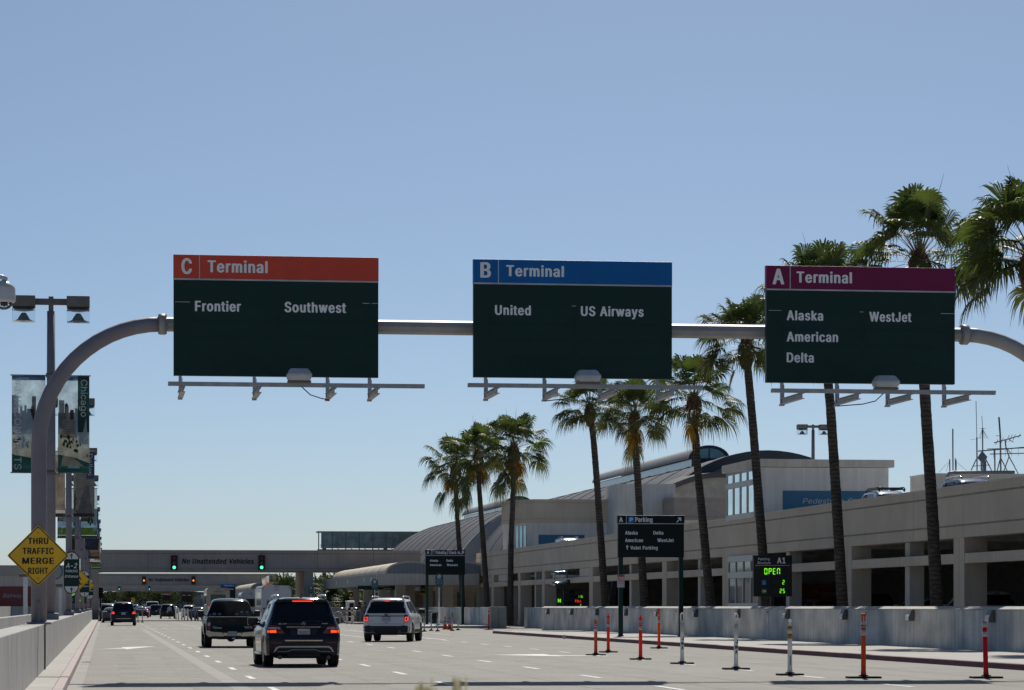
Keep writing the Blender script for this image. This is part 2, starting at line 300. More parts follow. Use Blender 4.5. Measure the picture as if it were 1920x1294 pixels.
# ---------------------------------------------------------------- lettering
GLYPHS = r"""#0U!.L.,.d.+.i...s.m.v.r/S.q/T.i/J.0/M.+/b.+/i../t.q09.r0>.u0B/,0@/4/|/5/y/80'/n0+/p0K/p0P0$0Q000O030-04060m070w050z/z0z/v0w/k08/h04/d03/.04/80w/30z.x0z.s0m.j04.I03.C0..@/y.B/q.b/p.e/m.]/8.W/5.7/5.5/2.0.w.5.r.U.q.L.8 .z/6/&/i/)/o/c/o/Y/6!.J.(.f.'.t.).z.-.}.4/*.k//.n/?.n/B.k/8.2/:.,/M.'/t.)/{..0+.m0I.p0P.u0T/,0S/30K/703/901/<09/k0Y/n0a/s0c0$0d000b030@080H0m0I0w0G0z031#/x1#/f0z/b0s/W08/E07/A08/@0>/I0x/C0|/51#.j0|.d0w.W08.905.10/../{.0/q.7/n.Q/k.L/F.I/:.7/9.$/4-y.w.%.p.A.m.B.e.9...?.) /3/:/2/B/9/k/O/k/P/c/J/</E/9
%1r!0i.'0|.&17./1B.91L.M1N.h1J/%1>/71)/D0t/F0f/D0W/>0I/00A.z0>.[0C.G0I.;0Q.20b.) .r.+//.*/5..1*0p1.0v1,0z0n0{0f0u/).M.p./ 0n.A0f.E0`.O0].b0`.v0e/%0l/*1#/*1,.|1..t10.`1..O1%.C .{/`/1/_/E/f/V/v/_01/_0Q/V0h/G0w/-1$.v0}.d0s.[0j.P0O.P03.Y/v.h/h /%/z.x/}.r0+.o05.o0M.x0`/#0c/10c/:0^/@0Q/@03/<0'/6/|!0g.#1#-}19.'1K.01S.81].G1a.`1]/%1P/717/F0r/J0Q/D0E/=08/10/.z0,.[0/.M07.;0G.-0S.' .o.'/1.&/?.)/F.-1<0p1@0v1>0z1+1$0l1$0^0}0T0v.^./.`.+.d.) 0t.L0r.O0o.b0r.v0t.y0w.v0y.h0w.Q .y/[/3/Z/O/b/X/f/g/t/o0'/q03/q0Q/o0[/f0k/Z0v/M0}/-1(.b0}.S0t.J0l.A0Y.>0O.>03.G/v.U/h.f/` /)0+/&05/&0M/+0V/.0O/.03/,0+
-0]!.g/0/|//0$/40$/L/x/O.h/N.e/H.e/4!.e/,/z/+0//-06/206/L0//P/|/S.j/S.Y/P.R/L.R/2.Y/-
./1!.V.*.b.).l.-.v.<.v.F.p.R.b.Z.S.X.K.S.D.H.D.>.H.4!.T.&.d.%.r.'/(.2/-.</..D/&.T.p.].[.`.E.Z.9.S.2.F.2.<.6.4.=.-.I.'
//P!.4-a.M-`.T-e/F0q/J1&/G1*//1+/)1&.5-m.3-e!.2-].O-[.^-^.g-e/Z0y/]1(/U1,/-1/.z1,.r1&-|-e-}-a.'-^
00]!/7.)/N.(/g../v.70).E02.S0<.j0E/70E/p0>05060K0$0f/m0t/_0z/D1#/*0z.u0r._0^.M0?.C/h.E/-.M.f.W.Q.d.A.s.4/(., /<.H/*.P.x.^.p.n.h/3.f/[.j0%.v0E/*0U/60[/D0^/X0Y/e0Q/s0;0#/h0#/?/w.v/i.X/a.P/T.J!/5.%/P.$/i.(/u.,0..80<.F0J.`0R.x0W/70W/n0U/|0L0A0B0U060f0$0t/m0|/F1(.w0|.]0n.M0`.;0?.1/h.3/-.;.f.E.Q.Q.A.a.4.{.( /B.L/0.]/'.n.z/3.x/Y.|0#/'09/30M/<0U/D0X/R0Q/a0;/l/h/l/A/e.v/Z.`/O.Q
10]!.S.,08.+0?..0?.F0<.K/c.K/`.N/`0s/]0z/60z.V0N.U00.Z0,/80U/;0T/;.P/8.K.T.K.Q.D.Q.0!.Q.(0<.'0J.)0Q..0Q.F0N.K0<.O/u.O/r.R/r0u/k0|/Z1#/61#/(0|.u0t.D0N.C00.J0).X0'.i0)/&0:/)08/).R/&.O.T.O.A.J.?.F.@...F.)
20]!.M.,06.+0<..0=.F0:.K/%.L/'.R/y/M02/m080$090@000V/w0n/g0x/J1#/:1#.}0x.j0m.^0a.O0H.K00.M0,.m0+.o0..r0B/$0S/,0Y/:0^/L0^/_0W/i0O/o0D/r0,/m/w/_/`.O.J.K.B.K.0!.K.(0:.'0H.)0N..0N.H0H.M0:.O/9.P00/M0D/m0J0$0K0@0F0N0=0_0&0t/i1#/N1'/,1%.o0z._0r.U0k.E0X.;0>.90..@0).N0'.m0'/$0+/&0./'0:/-0J/70T/B0Y/L0W/U0P/]0D/`08/`0*/Z/w/L/`.9.D.9...@.)
30]!/1.)/J.(/X.*/w.600.H0<.`0?.j0?/)0:/700/I/y/Y/i/b/I/h/K/n040`050v020z.T0{.M0x.M0`.P0Z/`0Y.{/j.z/S/$/N/L/L/Z/G/d/C/n/9/u/)/v.n/s.d/m.X/c.P/T.J/8.H/&.L.w.R.l.^.g.n.c.r.F.s.A.n.C.`.I.Q._.:.o.0!//.%/N.$/u.,06.<0J.U0Q.j0Q/)0F/C0</P00/Y/w/d/_/i/]/l0F0`0F0x0@0|001$.R1$.B0|.;0x.;0^.B0X.P0V/I0U/C0K.h/j.h/S.o/L/8/J/L/E/[/9/c/)/d.n/a.d/Z.X/P.P/F.L/4.N/$.].w.q.q.t.c.w.8.u.1.r./.n.1.`.7.Q.M.9.a...s.(
40]!/b.,0%.,0'.00'._0D.`0I.e0I.}0G/&0'/(0&/r/}/t/g/t/`/q/_/(.m/'.h/*/o0u/k0z/P0z/K0w.E/..?.{.?.e.D.`/_._/`.0!/`.(0$.'07.,09.009.Z0T.^0Z.b0[.}0T/)09/,08/q02/v0$/x/c/x/T/v/M/q/L/,.}/,/%/40&0u0%0y/y0|/N1#/;0y/-0c.3/..-.{.-.e.4.^.B.[/L.Z/M../T.)
50]!/3.)/L.(/X.*/a.,/y.:0..J08.^0?.x0?/-08/G00/W/{/k/m/t/R/}/</}/*/x.u/p.t/z.z0W/$0Z000Z030b030v000z.c0{.[0x.M/Y.N/R.V/N.k/L/./Z/F/]/R/Y/`/S/m/E/v/-/s.l/i.Y/].N/H.H/:.H/$.P.p.b.k.p.N.q.J.n.I.j.M.Y.Y.E.m.4.y..!/1.%/N.$/o.*00.:0@.J0J.^0Q.x0Q/-0J/G0;/b0$/t/k/|/T0&/00$/-0'/20U000V0>0X0D0^0E0t0D0x0>0|0.1$.a1$.P0|.I0x.;/Y.</R.H/L.m/H.{/J/:/W/D/W/M/S/Y/G/a/7/d/+/a.l/U.W/D.L/4.R/'.b/$.n.y.r.k.u.L.u.>.r.7.n.9.`.A.M.P.<.k.,
60]!/7.)/N.(/Z.*/k.0/{.:00.M0<.l0=/10:/;04/K0$/a/c/p/V/s/>/s/4/p/3/r/u0v/s0z/T0{/N0v.d/l.U/Q.M/;.K.t.Q.[.W.O.a.D.u.2 /:.H/).O.t.b.n.z.p/1.v/A/*/O/</V/L/V/_/O/i/G/s/5/v.t/m.^/f.S/P.H!/5.%/N.$/].&/u.,0&.20<.D0B.M0L.d0O.n0O/10H/G0=/Y0(/j/q/r/K/x0,0v0+0z0&0|/s1$/R1$/D0|/>0y.Q/l.C/Q.;/;.9.t.?.[.J.H.c.2.{.( /@.L/:.P/+.b/'.l/%/%/'/3/./A/;/O/F/R/S/K/Z/A/c/-/d.t/a.j/U.U/H.L
70]!._.,/#.+/(..0>0X0>0u0;0z.Q0z.K0w.J0_.M0Y/n0Y/r0V._.4.^.0!.].(/%.'/3.)/:..0P0X0P0u0M0z091#.O1#.?0|.90w.90].?0W.O0U/]0T.K.0.L.,.Q.)
80]!/5.)/N.(/].*/y.404.F0>.W0C.h0B/%09/=0&/P/r/Y0-/l04/x090+090E060M0+0b/s0r/a0z/F1$/(0z.q0r.^0b.S0Q.O0E.O0-.S/x.[/l.r/Y.d/Q.R/?.I/1.E.|.E.j.I.Y.Y.A.s.0 /8.H/$.N.p.[.j.l.l/).q/1.|/=/4/E/R/F/a/A/o/7/w/)/z.z/w.d/q.X/a.L/N.H /</g/*/m.z/v.r01.t0C.|0Q/.0Y/F0_/Z0Y/g0R/m0I/r0;/o0'/i/u/_/m/L/g!/3.%/R.$/k.(/{.,00.40F.F0P.W0U.h0T/%0K/=08/P0)/Y0?/l0F/x0K0-0K0E0G0Q0=0b0*0r/o0|/H1(/01&.o0z.U0l.E0Y.=0E.=0).H/m.`/Y.Q/Q.@/?.7/1.3.|.3.j.7.Y.=.M.H.@.X.4.o.* /<.L/0.R/'.[.|.l.|.|/'/1/3/=/</A/J/B/[/9/b/1/h.|/h.l/b.[/X.R/L.L /B/k/1/v/+0'/)07/+0C/20O/<0W/D0Y/L0W/W0O/_0=/`03/]0'/U/t/L/m
90]!.p.,/6.+/:.-0&/<02/R0:/i0=/s0=06020T/v0o/Z0|/<1#/(0z.s0r.Z0[.M0@.K/y.Q/a.[/P.m/?/(/5/2/3/H/3/T/6/U/4.p.2 /:/O/)/V.t/i.n0(.p06.x0J/(0U/:0^/L0^/_0W/i0N/s0:/v/{/o/g/d/X/P/O!.n.(/8.'/K.,0./,0H/]0O/u0O060H0L0@0[0.0n/u0z/L1'/:1'.u0|.X0l.H0[.?0L.904.9/y.?/a.H/Q.Y/@.i/7/$/1/=/./0.s.^.2.]..._.+ /@/S/:/W/+/i/%0*/'08//0J/:0U/F0Y/S0R/Z0H/c02/d/{/_/k/W/_/H/S
A0j!.5.,.T.+.Y...q.o.s.s.w.t/}.t0<.-0@.+0Z.+0b..0^.>/h0e/b0u/]0z/:0z/60w.:.@ /$/:/J0R/r/:!.3.(.V.'.e.).k.-/(.o/,.p/m.o0*..00.)0>.'0_.'0m.)0t..0p.>/z0e/t0u/o0z/]1#/81#/*0|/$0w.$.4-}...$.+ /8/>/J/u/_/>
B0^!.K.,/].+/k.-0,.70A.J0K.e0K/(0E/80:/G0./Q/y/X02/f0;/q0A0&0A0B090X0.0f0$0n/o0v/]0z.P0z.J0w.I.2 .o.L.o/D/T/E/k/?/|/20'/&0).o0#.]/q.Q/V.K .o/e.o0X/T0Y/e0U/q0M/x0B/z0,/t/w/j/m/N/d!.I.(/_.'/y.+0../0>.70S.J0^.e0^/(0W/80L/G0@/Q02/X0G/i0Q/y0S0&0S0B0K0X0C0c060n/w0z/_1#.L1#.>0|.80w.7.0.>.) /&.P/&/@/P/A/e/7/p/&/r.w/p.e/j.Z/e.U/T.O /&/i/&0T/N0U/^0N/f0B/h08/h0*/`/u/V/l/L/h
C0y!/I.)/g.(/s.*00.20@.<0S.O0^.^0h.|0c/&0F/%0=.l0,.X/u.N/e.J/N.J/4.R/$._.q.r.i/+.d/A.f/r.k0'.s07.}0E/.0O/H0Z/Z0]/m0Y/y0U0.0L0;0=0F0&0c0&0h0)0d0;0[0K0F0e060p0$0x/]1$/D0}/.0v.y0n.f0`.T0I.J05.D0#.?/d.?/C.F.|.P.d.].Q.m.@.{.6/>.*!/G.%/i.$0&.(0>.00L.80h.Q0t.f0z.|0s/'0e/*0F/*08/'02/#0+.l/u.X/_.N/R.N/B.T/1.d/(.r.{/+.v/A.x/r.}0'/*07/40E/@0O/X0X/o0Q0$0C020)080$0F/}0e/}0s0$0z0)0v0;0n0K0d0Y0W0f0H0p020z/_1(/61$.{0x.g0n.S0`.B0I.805.20#.-/d.-/C.4.|.>.d.J.P.[.?.u.0/0.(
D0u!.K.,/N.+/i.//y.506.C0M.]0W.o0`/00b/k0Y020O0F0?0Z0,0j/k0v/T0z.P0z.J0w.I.2 .o.L.o0X/L0Y/i0S/{0I0)0@090$0?/]0?/J07.}0-.k0#.a/g.Q/H.K!.I.(/R.'/w.-0,.30H.C0_.[0j.o0r/00t/k0l020b0F0Q0Z0E0e0*0t/V1#.L1#.>0|.80x.7.0.>.) /&.P/%0R/(0U/J0U/Z0Q/j0H/|020+/m0-/Z0+/:0%.}/z.q/h.]/X.S/F.O
E0J!.K.,00.+07..07.F04.K.q.K.n.P.o/B0(/C0,/E0-/J0-/_0*/d.o/e.o0X020Y050a050u020z.P0z.J0w.I.2!.I.(02.'0B.)0H.-0I.F0B.M02.O/(.O/%.T/&/>0*/?0</C0?/J0?/a08/f0(/h/&/i/&0T020U0@0W0G0_0G0u0D0z001#.N1#.>0|.80x.7.0.>.)
F0F!.K.,.i.+.n...o/>0$/?0)/D0)/]0&/b.o/c.o0X000Y030a030u000z.P0z.J0w.I.2!.I.(.k.'.y.)/%../&/:0&/;04/=0;/B0;/]04/d0&/f/&/g/&0T000U0>0W0E0_0E0u0B0z0.1#.N1#.>0|.80w.7.0.>.)
G1#!/I.)/g.(/}.,0D.>0S.M0^.[0d.h0j/%0j/Q0g/U/e/V/`/Q/`/9/c/40E/30C.x0;.h0/.Y/q.L/e.J/L.J/8.P/'.[.y.e.o.v.d/A.f/r.k0'.u0;.|0E/.0O/>0W/T0]/s0W0*0M050C0F0&0c0&0h0)0d0;0[0K0I0b080n0(0v/o0|/Z1$/20x.y0n.i0c.X0O.N0?.D0#.?/d.B/1.L.l.Z.S.m.@.{.6/>.*!/G.%/i.$0&.(06.,0J.60X.@0h.O0v.h0|/%0|/Q0u/W0e/Z/c/Z/T/W/N/S/N/7/T/2/c/002//01.x0$.a/x.Y/i.P/T.N/F.R/:.Z/,.l.}/%.x/5.v/f.}0'/,0;/30E/@0O/V0X/m0Q0#0C000*080$0F/}0e/}0s0$0z0)0v0;0n0K0b0[0Q0j0*0|/]1(/B1&/$0z.q0t.V0c.F0O.<0?.20#.-/d.-/C.4.|.@.`.H.R.Z.@.i.6/0.(
H0|!.K.,.i.+.n...n/B.s/E0:/D0<..0B.+0Z.+0_.-0`0s0^0y0@0z0<0w0;/i06/f.o/g.n0w.g0z.N0z.J0x.I.2!.I.(.k.'.y.)/%../%/>/*/A0(/@0*..00.)0@.'0].'0k.)0q.-0r0s0p0y0]1#0@1#000|0*0x0)/m0$/j/&/k/$0x.y0|.i1#.L1#.>0|.80x.7.0.>.)
I/j!.=.,/V.+/]../].F/Z.J/4.K/1.P/10V/40Y/Z0Z/]0_/^0s/Z0z.B0z.;0w.;0_.=0Z.e0Y.h0T.g.N.e.K.=.J.;.D.;.0!.;.(/Z.'/i.)/o../o.F/m.J/Z.O/F.O/C.T/C0R/F0U/Z0U/m0Z/o0_/p0s/m0z/Z1#.@1#.00|.)0w.)0_.+0Z.>0U.R0U.T0R.T.R.R.O.0.M.).F.)...0.)
J0?!.}.)/;.(/W.0/m.A/x.S0$.r0$0t/|0z/`0{/Z0x/Y.t/U.`/N.S/E.L/5.H/+.H.v.L.j.V.c.d.^/+.A/,.</).<.l.>.`.J.E.U.:.d.0!.{.%/=.$/b.,/z.<0/.S05.p060t050x0/0|/|1$/^1$/O0|/H0x/G.t/C.`/;.R//.L.|.V.u.d.r/).l/-.^/0.?/0.1/-.*/).*.l.,.`.0.S.:.C.D.9.Y.,
K0c!.K.,.i.+.n...o/&/6/I02.-08.+0Y.,0W.4/P/c/b/y0U0q0W0y0-0y.o/U.n0w.g0z.N0z.J0x.I.2!.I.(.k.'.y.)/$.-/%/$/4/3/}.+04.'0V.'0l.,0j.4/c/c/t/y0h0q0j0y0T1#0.1#/w0z/;08/&0%/$0x.y0|.i1#.L1#.>0|.80x.7.0.>.)
L0=!.K.,0(.+0-.,0/.00/.F0,.K.o.L.n0s.m0x.i0z.N0z.I0u.I.2!.I.(0,.'0:.)0A.00A.H0:.M0,.O/&.P/%0u.y0|.k1#.@0|.90y.70u.7.0.>.)
M1Y!.K.,.g.+.l.0.m0?/a../g.+/}.+0'..0s0=0t.00y.+18.+1<.-1=0s1;0y0k0z0e0u/q.]/d/*/#0u.w0z.N0z.J0x.I.2!.I.(.i.'.w.)/#../$/9/N../T.)/c.'0$.'02.)08.-0a/60c.-0i.)0y.'1:.'1M.,1O.21N0x1H0|1:1#0k1#0Z0|0S0w0#/R/q/7/30w/,0|.w1#.L1#.90y.70s.7.0.>.)
N1%!.K.,.i.+.n.0.m0D08.-0>.+0_.+0c.-0d0s0b0y0D0z0?0u0>.c.v0u.o0z.N0z.J0x.I.2!.I.(.k.'.y.)/%../&/_/3/N0'.,0:.'0_.'0o.)0u.-0v0s0t0y0a1#0D1#040|0.0w0,/E/*0x/$0|.q1#.N1#.>0|.80x.7.0.>.)
O1*!/I.)/e.(/{.,0:.80D.@0U.Q0`.`0n/'0r/?0r/f0n0%0d0?0R0W0G0d0.0t/o0|/X1#/B0|/*0t.p0h.[0S.J05.D0#.?/d.?/C.F.|.N.h.].Q.k.B.{.6/>.* /L.J/0.T.z.d.q.r.i/+.d/A.d/f.k0'.s07/#0G/:0U/H0Z/]0]/s0W0(0O070C0A050M/j0M/=0G/#0?.n0..Z/o.L/c.J!/G.%/g.$0&.(04.,0L.80h.Q0r.`0z.p1'/31)/f1%0%0v0?0d0Y0Q0j0<0v/{1$/Z1(/B1&.{0x.g0n.I0S.@0E.805.//r.-/C.2/).<.h.J.Q.X.B.i.6/0.( /R.N/B.T/8.]/&.v.v/A.v/f.}0'/40E/H0S/Z0X/e0U/x0K0/050;/j0;/=05/#0'.f/v.Y/g.P
P0W!.K.,.i.+.n...o/,/J/-/i/10%/<05/J0;/R0C/c0G/u0G040E0@0:0W/{0p/m0v/X0z.P0z.J0w.I.2 .o/P.o0X/R0Y/_0W/s0K/z0@0#020#/w/v/a/o/Y/a/Q/V/O!.I.(.k.'.y.)/%../&/(/L/)/w//06/;0C/F0M/R0U/c0Y/u0Y040W0@0L0W020p/{0x/Z1#.L1#.>0|.80w.7.0.>.) /&/T/&0T/N0U/X0Q/f0D/l00/l/w/d/a/Z/W/P/S
Q1*!0A-o0a-n0e-q0F.@0T.O0b.c0n/&0r/>0r/g0j000b0B0S0V0C0g0*0v/a1#/N1#/20x.y0n.b0Z.T0H.J04.D/}.?/a.?/B.D/(.J.q.T.].b.J/(.2/@.*/P.'/a.'0,./ /P.J/>.N/..V.|.a.u.k.k/$.f/4.d/e.k0&.u0:/&0I/D0Y/a0[0&0Q050D0?080G0(0M/i0M/<0I/(0?.m00.^/o/%/M/$/M.{/o.N/m.L/a.I!0?-k0c-j0q-m0w-q0X.@0g.O0t.c0z.o1'/21)/g1%0$0x0:0g0U0V0f0H0p0,0|/e1'/L1'/21#.u0v.`0i.N0Y.B0H.2/}.-/c.-/B.2/(.8.q.B.].O.J.q.2/2.(/N.#/{.'0/-o /R.N/@.V/3.a.}/$.v/@.v/e.}0&/30D/@0O/L0U/]0W/k0S/w0K0)0>050(0;/i0;/<07/(00.v/}/'/o/)/N/)/;/$/;.{/[.P/Z.M
R0Y!.K.,.i.+.n...n/0.s/3/N/20'..0,.+0O.,0O.2/u/8/v/<0-/F08/Q0C/e0G/u0G080C0H0:0Y0(0l/s0t/Z0z.P0z.J0w.I.2 .o/V.o0X/T0Y/m0Q/w0G0#040#/y/z/k/r/a/g/Y/V/U!.I.(.k.'.y.)/%../%/,/*///>/./n.0/s.+0*.'0L.'0b.,0b.20,/80J/Q0U/e0Y/u0Y080U0H0L0Y0:0l/u0z/]1#.L1#.>0|.80x.7.0.>.) /&/Z/&0T/N0U/Z0Q/f0F/l04/l/y/h/k/`/a/R/Y
S0X!/2.(/O.'/^.)/n.-0'.70<.L0F.e0G.s0D/001/I0#/R/h/]/'/p.q/{.l0*.i08.q0L.x0R/)0X/;0^/K0^/d0V/t0H/z0:0#050B060B0D0<0T0'0l/h0y/S1#/71#/)0{.b0k.R0].K0P.D04.G0$.M/q.]/_.v/O/b/:/u/0/}/&0$.q/x.^/h.O/S.I/3.I.z.O.l.].b.s.C.t.?.q.?.k.E.V.U.?.n./!/0.$/S.#/n.'0%.-0:.80L.J0X.e0Y.s0V/00C/I05/R/v/_/5/r/(/{/#0*.{08/'0J//0R/?0Y/I0X/X0R/c0H/h09/p030#010A010T060T0D0N0T090l/v0{/U1'/51'.v0}.U0o.@0].90P.204.50$.;/q.J/_.h/M/S/8/c/0/k/&/m.q/g._/[.S/M.M/9.M/+.S/#.].x.i.w.q.p.u.b.x.A.x.3.u.-.q.3.V.D.>.`.-
T0Y!/3.,/P.+/U.0/V0X0H0Y0K0_0K0s0H0z.B0z.;0w.;0_.>0Y/00X/1.2!/1.(/R.'/a.)/g../i0T0H0U0V0W0^0_0^0u0Z0z0F1#.@1#.00|.)0w.)0].00W.>0U.y0T.z.0/&.)
U0}!/E.(/a.'/o.)04.50N.M0[.e0`.y0`0s0]0y0@0z0;0u0;/$07.m0(.W/w.O/_.I/>.K/,.S.y.b.r.o.n/&.n0w.g0z.N0z.J0w.I.}.L.m.U.T.l.</,.-!/C.$/e.#0$.'06.-0M.:0f.T0n.e0r.w0r0s0o0y0]1#0>1#000{0*0w0).}0%.m/v.]/k.S/X.M/L.M/=.T/0.b/(.s/%/&/%0w.y0{.i1#.L1#.>0{.80w.7.{.>.a.K.J.X.=.g.3/$.)
V0j!/9.,/].+/b..0`0m0b0u0_0z0@0z0<0w/L.S/J.T/3/B.[0u.T0z.80z.40w/2.:!/7.(/_.'/m.)/t..0r0m0t0u0q0z0_1#0@1#000|0*0x/L/1/J/2/B/H.m0v.e0|.V1#.61#.#0y.&0k/$.0/,.)
W1w!.|.,/D.+/I..0$0B0Z.00a.+1).,1p0s1o0x1k0z1P0z1J0u0r._0o.]0;0s040z/l0y/4.]/2._.Y0w.T0z.50y.40u.w.6!.z.(/F.'/T.)/Z.-0$/T0'/R0I..0P.)0a.'1(.'1;.,2'0s2&0x1{0|1m1#1P1#1@0|180v0t/T0q/L0o/L0J0x0D0|041#/m1#/Z0z/V0q/4/L/2/N.k0x.e0|.T1#.61#.#0y-}0u.e.6.k.+
X0g!.6.,.].,/I/9/N/6/c.o07.-0=.+0].,0].2/`/V0X0u0X0y020y/N/u/I/r.d0x.^0z.<0y.>0q/4/V/*/D.8.4!.4.(.[.'.o.,/I.x/z.30'.+09.'0Y.'0o.,0o.2/r/V0k0u0k0y0U1#031#/|0z/K04/E09.t0z.b1#.?1#.*0y.,0q.}/V.s/D.$.0.%.+
Y0f!/9.,/V.+/[../]/<0W0k0^0u0Z0z0:0z050w/J/_/H/_.^0w.V0z.80z.40w/7/</7.2!/7.(/X.'/g.)/n../o/<0j0k0p0u0m0z0X1#081#0&0z/u0i/J0$/D0*.v0o.m0z.Z1#.61#.(0|-}0w/%/</%.0/,.)
Z0T!.A.,0<.+0B.-0C.F0@.K.n.L.o.P0?0]0A0e0A0u0?0y.F0z.@0x.?0_.B0Y/k0Y/p0V.@.D.?.0!.?.(0>.'0N.)0T.-0U.F0N.M0>.O/'.P0Q0]0S0e0S0u0Q0y0<1#.D1#.40|..0x.-0_.40W.D0U/Y0T...D.....4.)
a0<!.q.(/-.'/9.)/O.5/[.A/].0/`.+/z.+0$..0$/P/{/m/t/z/f0-/M08/A0;/%0;.d02.X0,.J/y.A/i.E/b.^/[.l/l.t/q/-/x/;/x/K/s/R/o/Z/a/Z/P/U/I.v/A.^/:.O/3.A/%.=.w.:.Z.C.D.I.;.U.1.b.+ .t.G.d.P.^._.`.m.f.v/#/$/Z/,/Z.i/T.Z/K.Q/?.I/5.G!.o.$//.#/M.*/`.'/|.'0/.)06..06/P04/e0*/{/w0./h06/A0?/#0?.`08.E0+.7/x.//i.0/e.7/`.K/Y.`/W.r/[/$/m/5/t/A/n/H/a/H/P/E/K.h/C.O/<.=/3.//%.+.w.(.Z.+.P.5.=.C.1.S.) .|.K.v.P.p._.p.g.t.r.z.w/).{/G/$/H.k/A.Y/1.K
b0M!/9.(/N.'/g.-/}.=0-.J07._0=.w0=/F0;/R01/m0%/}/o00/]08/N0;/008.z00.i/z.h0w.c0z.H0y.E0s.F...J.+.f.,.h.0.i.E/$./ /4.G/$.O.u.Y.o.g.h/&.j/J.s/a.}/m/4/v/L/v/_/n/i/d/p/V/v/</t.w/l._/`.P/L.G!/7.$/P.#/i.'/y.-06.?0?.J0M.k0O.y0O/F0M/R0C/m08/|0'00/u06/R0?/80?.{0;.z0u.w0y.e1#.H1#.:0{.40x.30s.4...:.).H.'.e.'.w.* /<.K/-.X/&.g.z/&.z/>/&/X/./h/:/q/D/r/K/o/U/e/^/V/d/</d/(/^.g/U.X/F.K
c0?!/..(/E.'/^.-/j.30#.E00._0-.c/l.i/d.Y/W.M/G.G//.G.x.O.l.[.h.e.a.{.a/B.k/a.z/o///v/I/u/Y/n/d/d/j/W/n/U0'/Y0//_0(/q/r0)/d02/G0;//0;/#08.n02.`0).R/w.H/i.A/T.</>.</$.A.i.H.T.P.H.h.3.x.+!/,.$/E.#/S.%/l.+/|.305.E0B.]0?.c0%.k/p.n/`.l/W.h/R.Z/F.N/7.K/0.N/$.Z.z.e.s.{.s/B.}/a/1/o/=/r/E/o/Q/d/X/V/l/Q05/W0A/_0:/q0)0)/v02/b0:/I0?/-0?.d06.N0*.@/w.6/i.//T.*/>.*/$./.i.6.T.@.F.U.3.j.)
d0M!/(.(/?.'/I.)/Z.2/n.F/o.0/q.,0/.+04..040s010y/r0z/n0w/l/{/X02/K08/A0;/)0;.t06.a0,.O/v.E/c.</@.</&.?.o.G.V.Q.E.a.6.t.+ /-.G.r.T.h.e.a.{.a/D.f/T.m/e.u/m/+/u/E/v/V/o/g/Z/m/D/m.{/i.i/X.P/C.G!/&.$/A.#/`.+/r.'01.'0?.)0F..0F0s0E0x0?0{011#/p1#/^0y/Z0u/Y0</C0?/'0?.f08.M0+.=/v.3/c.*/@.*/&.-.o.5.V.@.D.U.1.l.' /5.K/).T.z.e.s.{.s/D.x/T/%/f/3/q/=/r/D/o/L/g/T/Z/Z/D/Z.{/V.i/K.U/=.K
e0C!/..(/I.'/b.-/n.30%.C0,.L01.Z0)._/l.c/c.T/S.I/I.G/1.G/'.I.s.R.f.g.a.u.a.}.d/%0-/%04/(02/R0&/q/p0)/b02/E0;/-0;/#08.r04.b0+.J/m.A/T.</>.>.s.J.P.Z.>.h.3.t.- .b/D.d/T.k/c.x/o/+/u/9/x/I/u/[/k/i/V/k/F/h/C!/,.$/K.#/p.+0/.;0B.T0C.Z0=._0%.f/l.h/X.c/P.T/E.K/7.K/&.V.x.g.s.u.t.{.v.|01.|0?/#0F/(0D/R08/q0&0*/t02/`0:/G0?/+0?.d06.P0,.>/u.3/a.//T.*/>.*/$./.i.8.P.J.<.U.3.r.' .t/H.v/T.|/b///o/9/s/I/k/V/V/X/L/U/G
f/R!.V.,.r.+.w...w/s.z/v/C/v/F/}/F04/C09.x0:.w0R.z0[/)0d/C0c/G0f/N0}/C1)/#1).j0|.[0n.W0e.T0].T0:.309./06../{.0/w.Q/v.T/s.T.2!.T.(.t.'/'.)/..././o/1/r/Q/t/W/x/X/}/W07/O0;//0>/.0R/10Z/50`/C0^/O0`/Y0f/a0}/[1'/Q1+/C1-.|1-.h1).W0|.I0n.E0e.B0].B0>.#0;-x06-w/{-y/w.1/r.?/r.B/o.B.0.I.)
g0N!/*-;/G-:/d-@/x-L0(-W02-j06.+06010307/q07/o03/n/x/Z01/I09/90<.|09.^0*.L/r.C/^.</A.</%.?.r.J.S.^.>.x.0/)../A../W.6/j.H/m.G/m-z/k-r/c-f/S-]/?-X/'-Z.s-b.`-t.F-h.I-].^-H.n-@ /7.L/+.N.x.T.p.Z.h.h.a/#.a/E.f/U.q/j/'/t/C/w/W/n/e/`/m/I/o/3/k.r/a.^/O.P!/(-7/I-6/r->0/-L0:-W0D-j0H.+0H010G060A09/t0</`08/W0;/;0@.n0;.L0+.A/{.5/h.*/A.*/%.1.d.>.K.S.8.j../).*/Y.-/Z-z/V-n/P-f/?-]//-_.r-t.`-y.O-v.4-h.7-].K-H.l-: /9.P/&.[.z.h.s/%.s/E.x/U/'/i/1/p/9/s/F/n/R/`/Z/I/]/5/X.r/P.`/A.R
h0F!.G.,.c.+.h...h/H.k/V.o/a.w/l/$/r/4/v/F/v/R/r/Z/l/d/Z/f/N/g../k.+0(.+0-.00-/Z0)/m0#/y/x0&/i03/N0;/:0;/*07.t0,.i/|.h0u.c0z.J0z.E0u.E.2!.E.(.e.'.s.).z...z/J/$/]/*/g/0/n/:/r/@/r/H/l/O/a/S/P/T../Z.)/i.'0(.'08.)0?.00?/Z0;/m05/y0'0./i0;/P0?/80?.{0;.z0w.s0|.e1#.<0|.50y.30u.3.0.:.)
i/&!.H.,.d.+.i.0.i02.h07.d09.K09.F04.F.2 .N0V.`0U.h0[.n0e.n0s.h0|.^1'.S1'.M1%.@0q.@0g.D0_!.F.(.f.'.t.).z...{04.t0;.f0=.I0=.;0;.406.4.0.;.) .L0R.`0Q.n0S.x0Y/&0g/%0s.{0{.l1).^1+.C1).91#..0q..0g.70Y.A0S
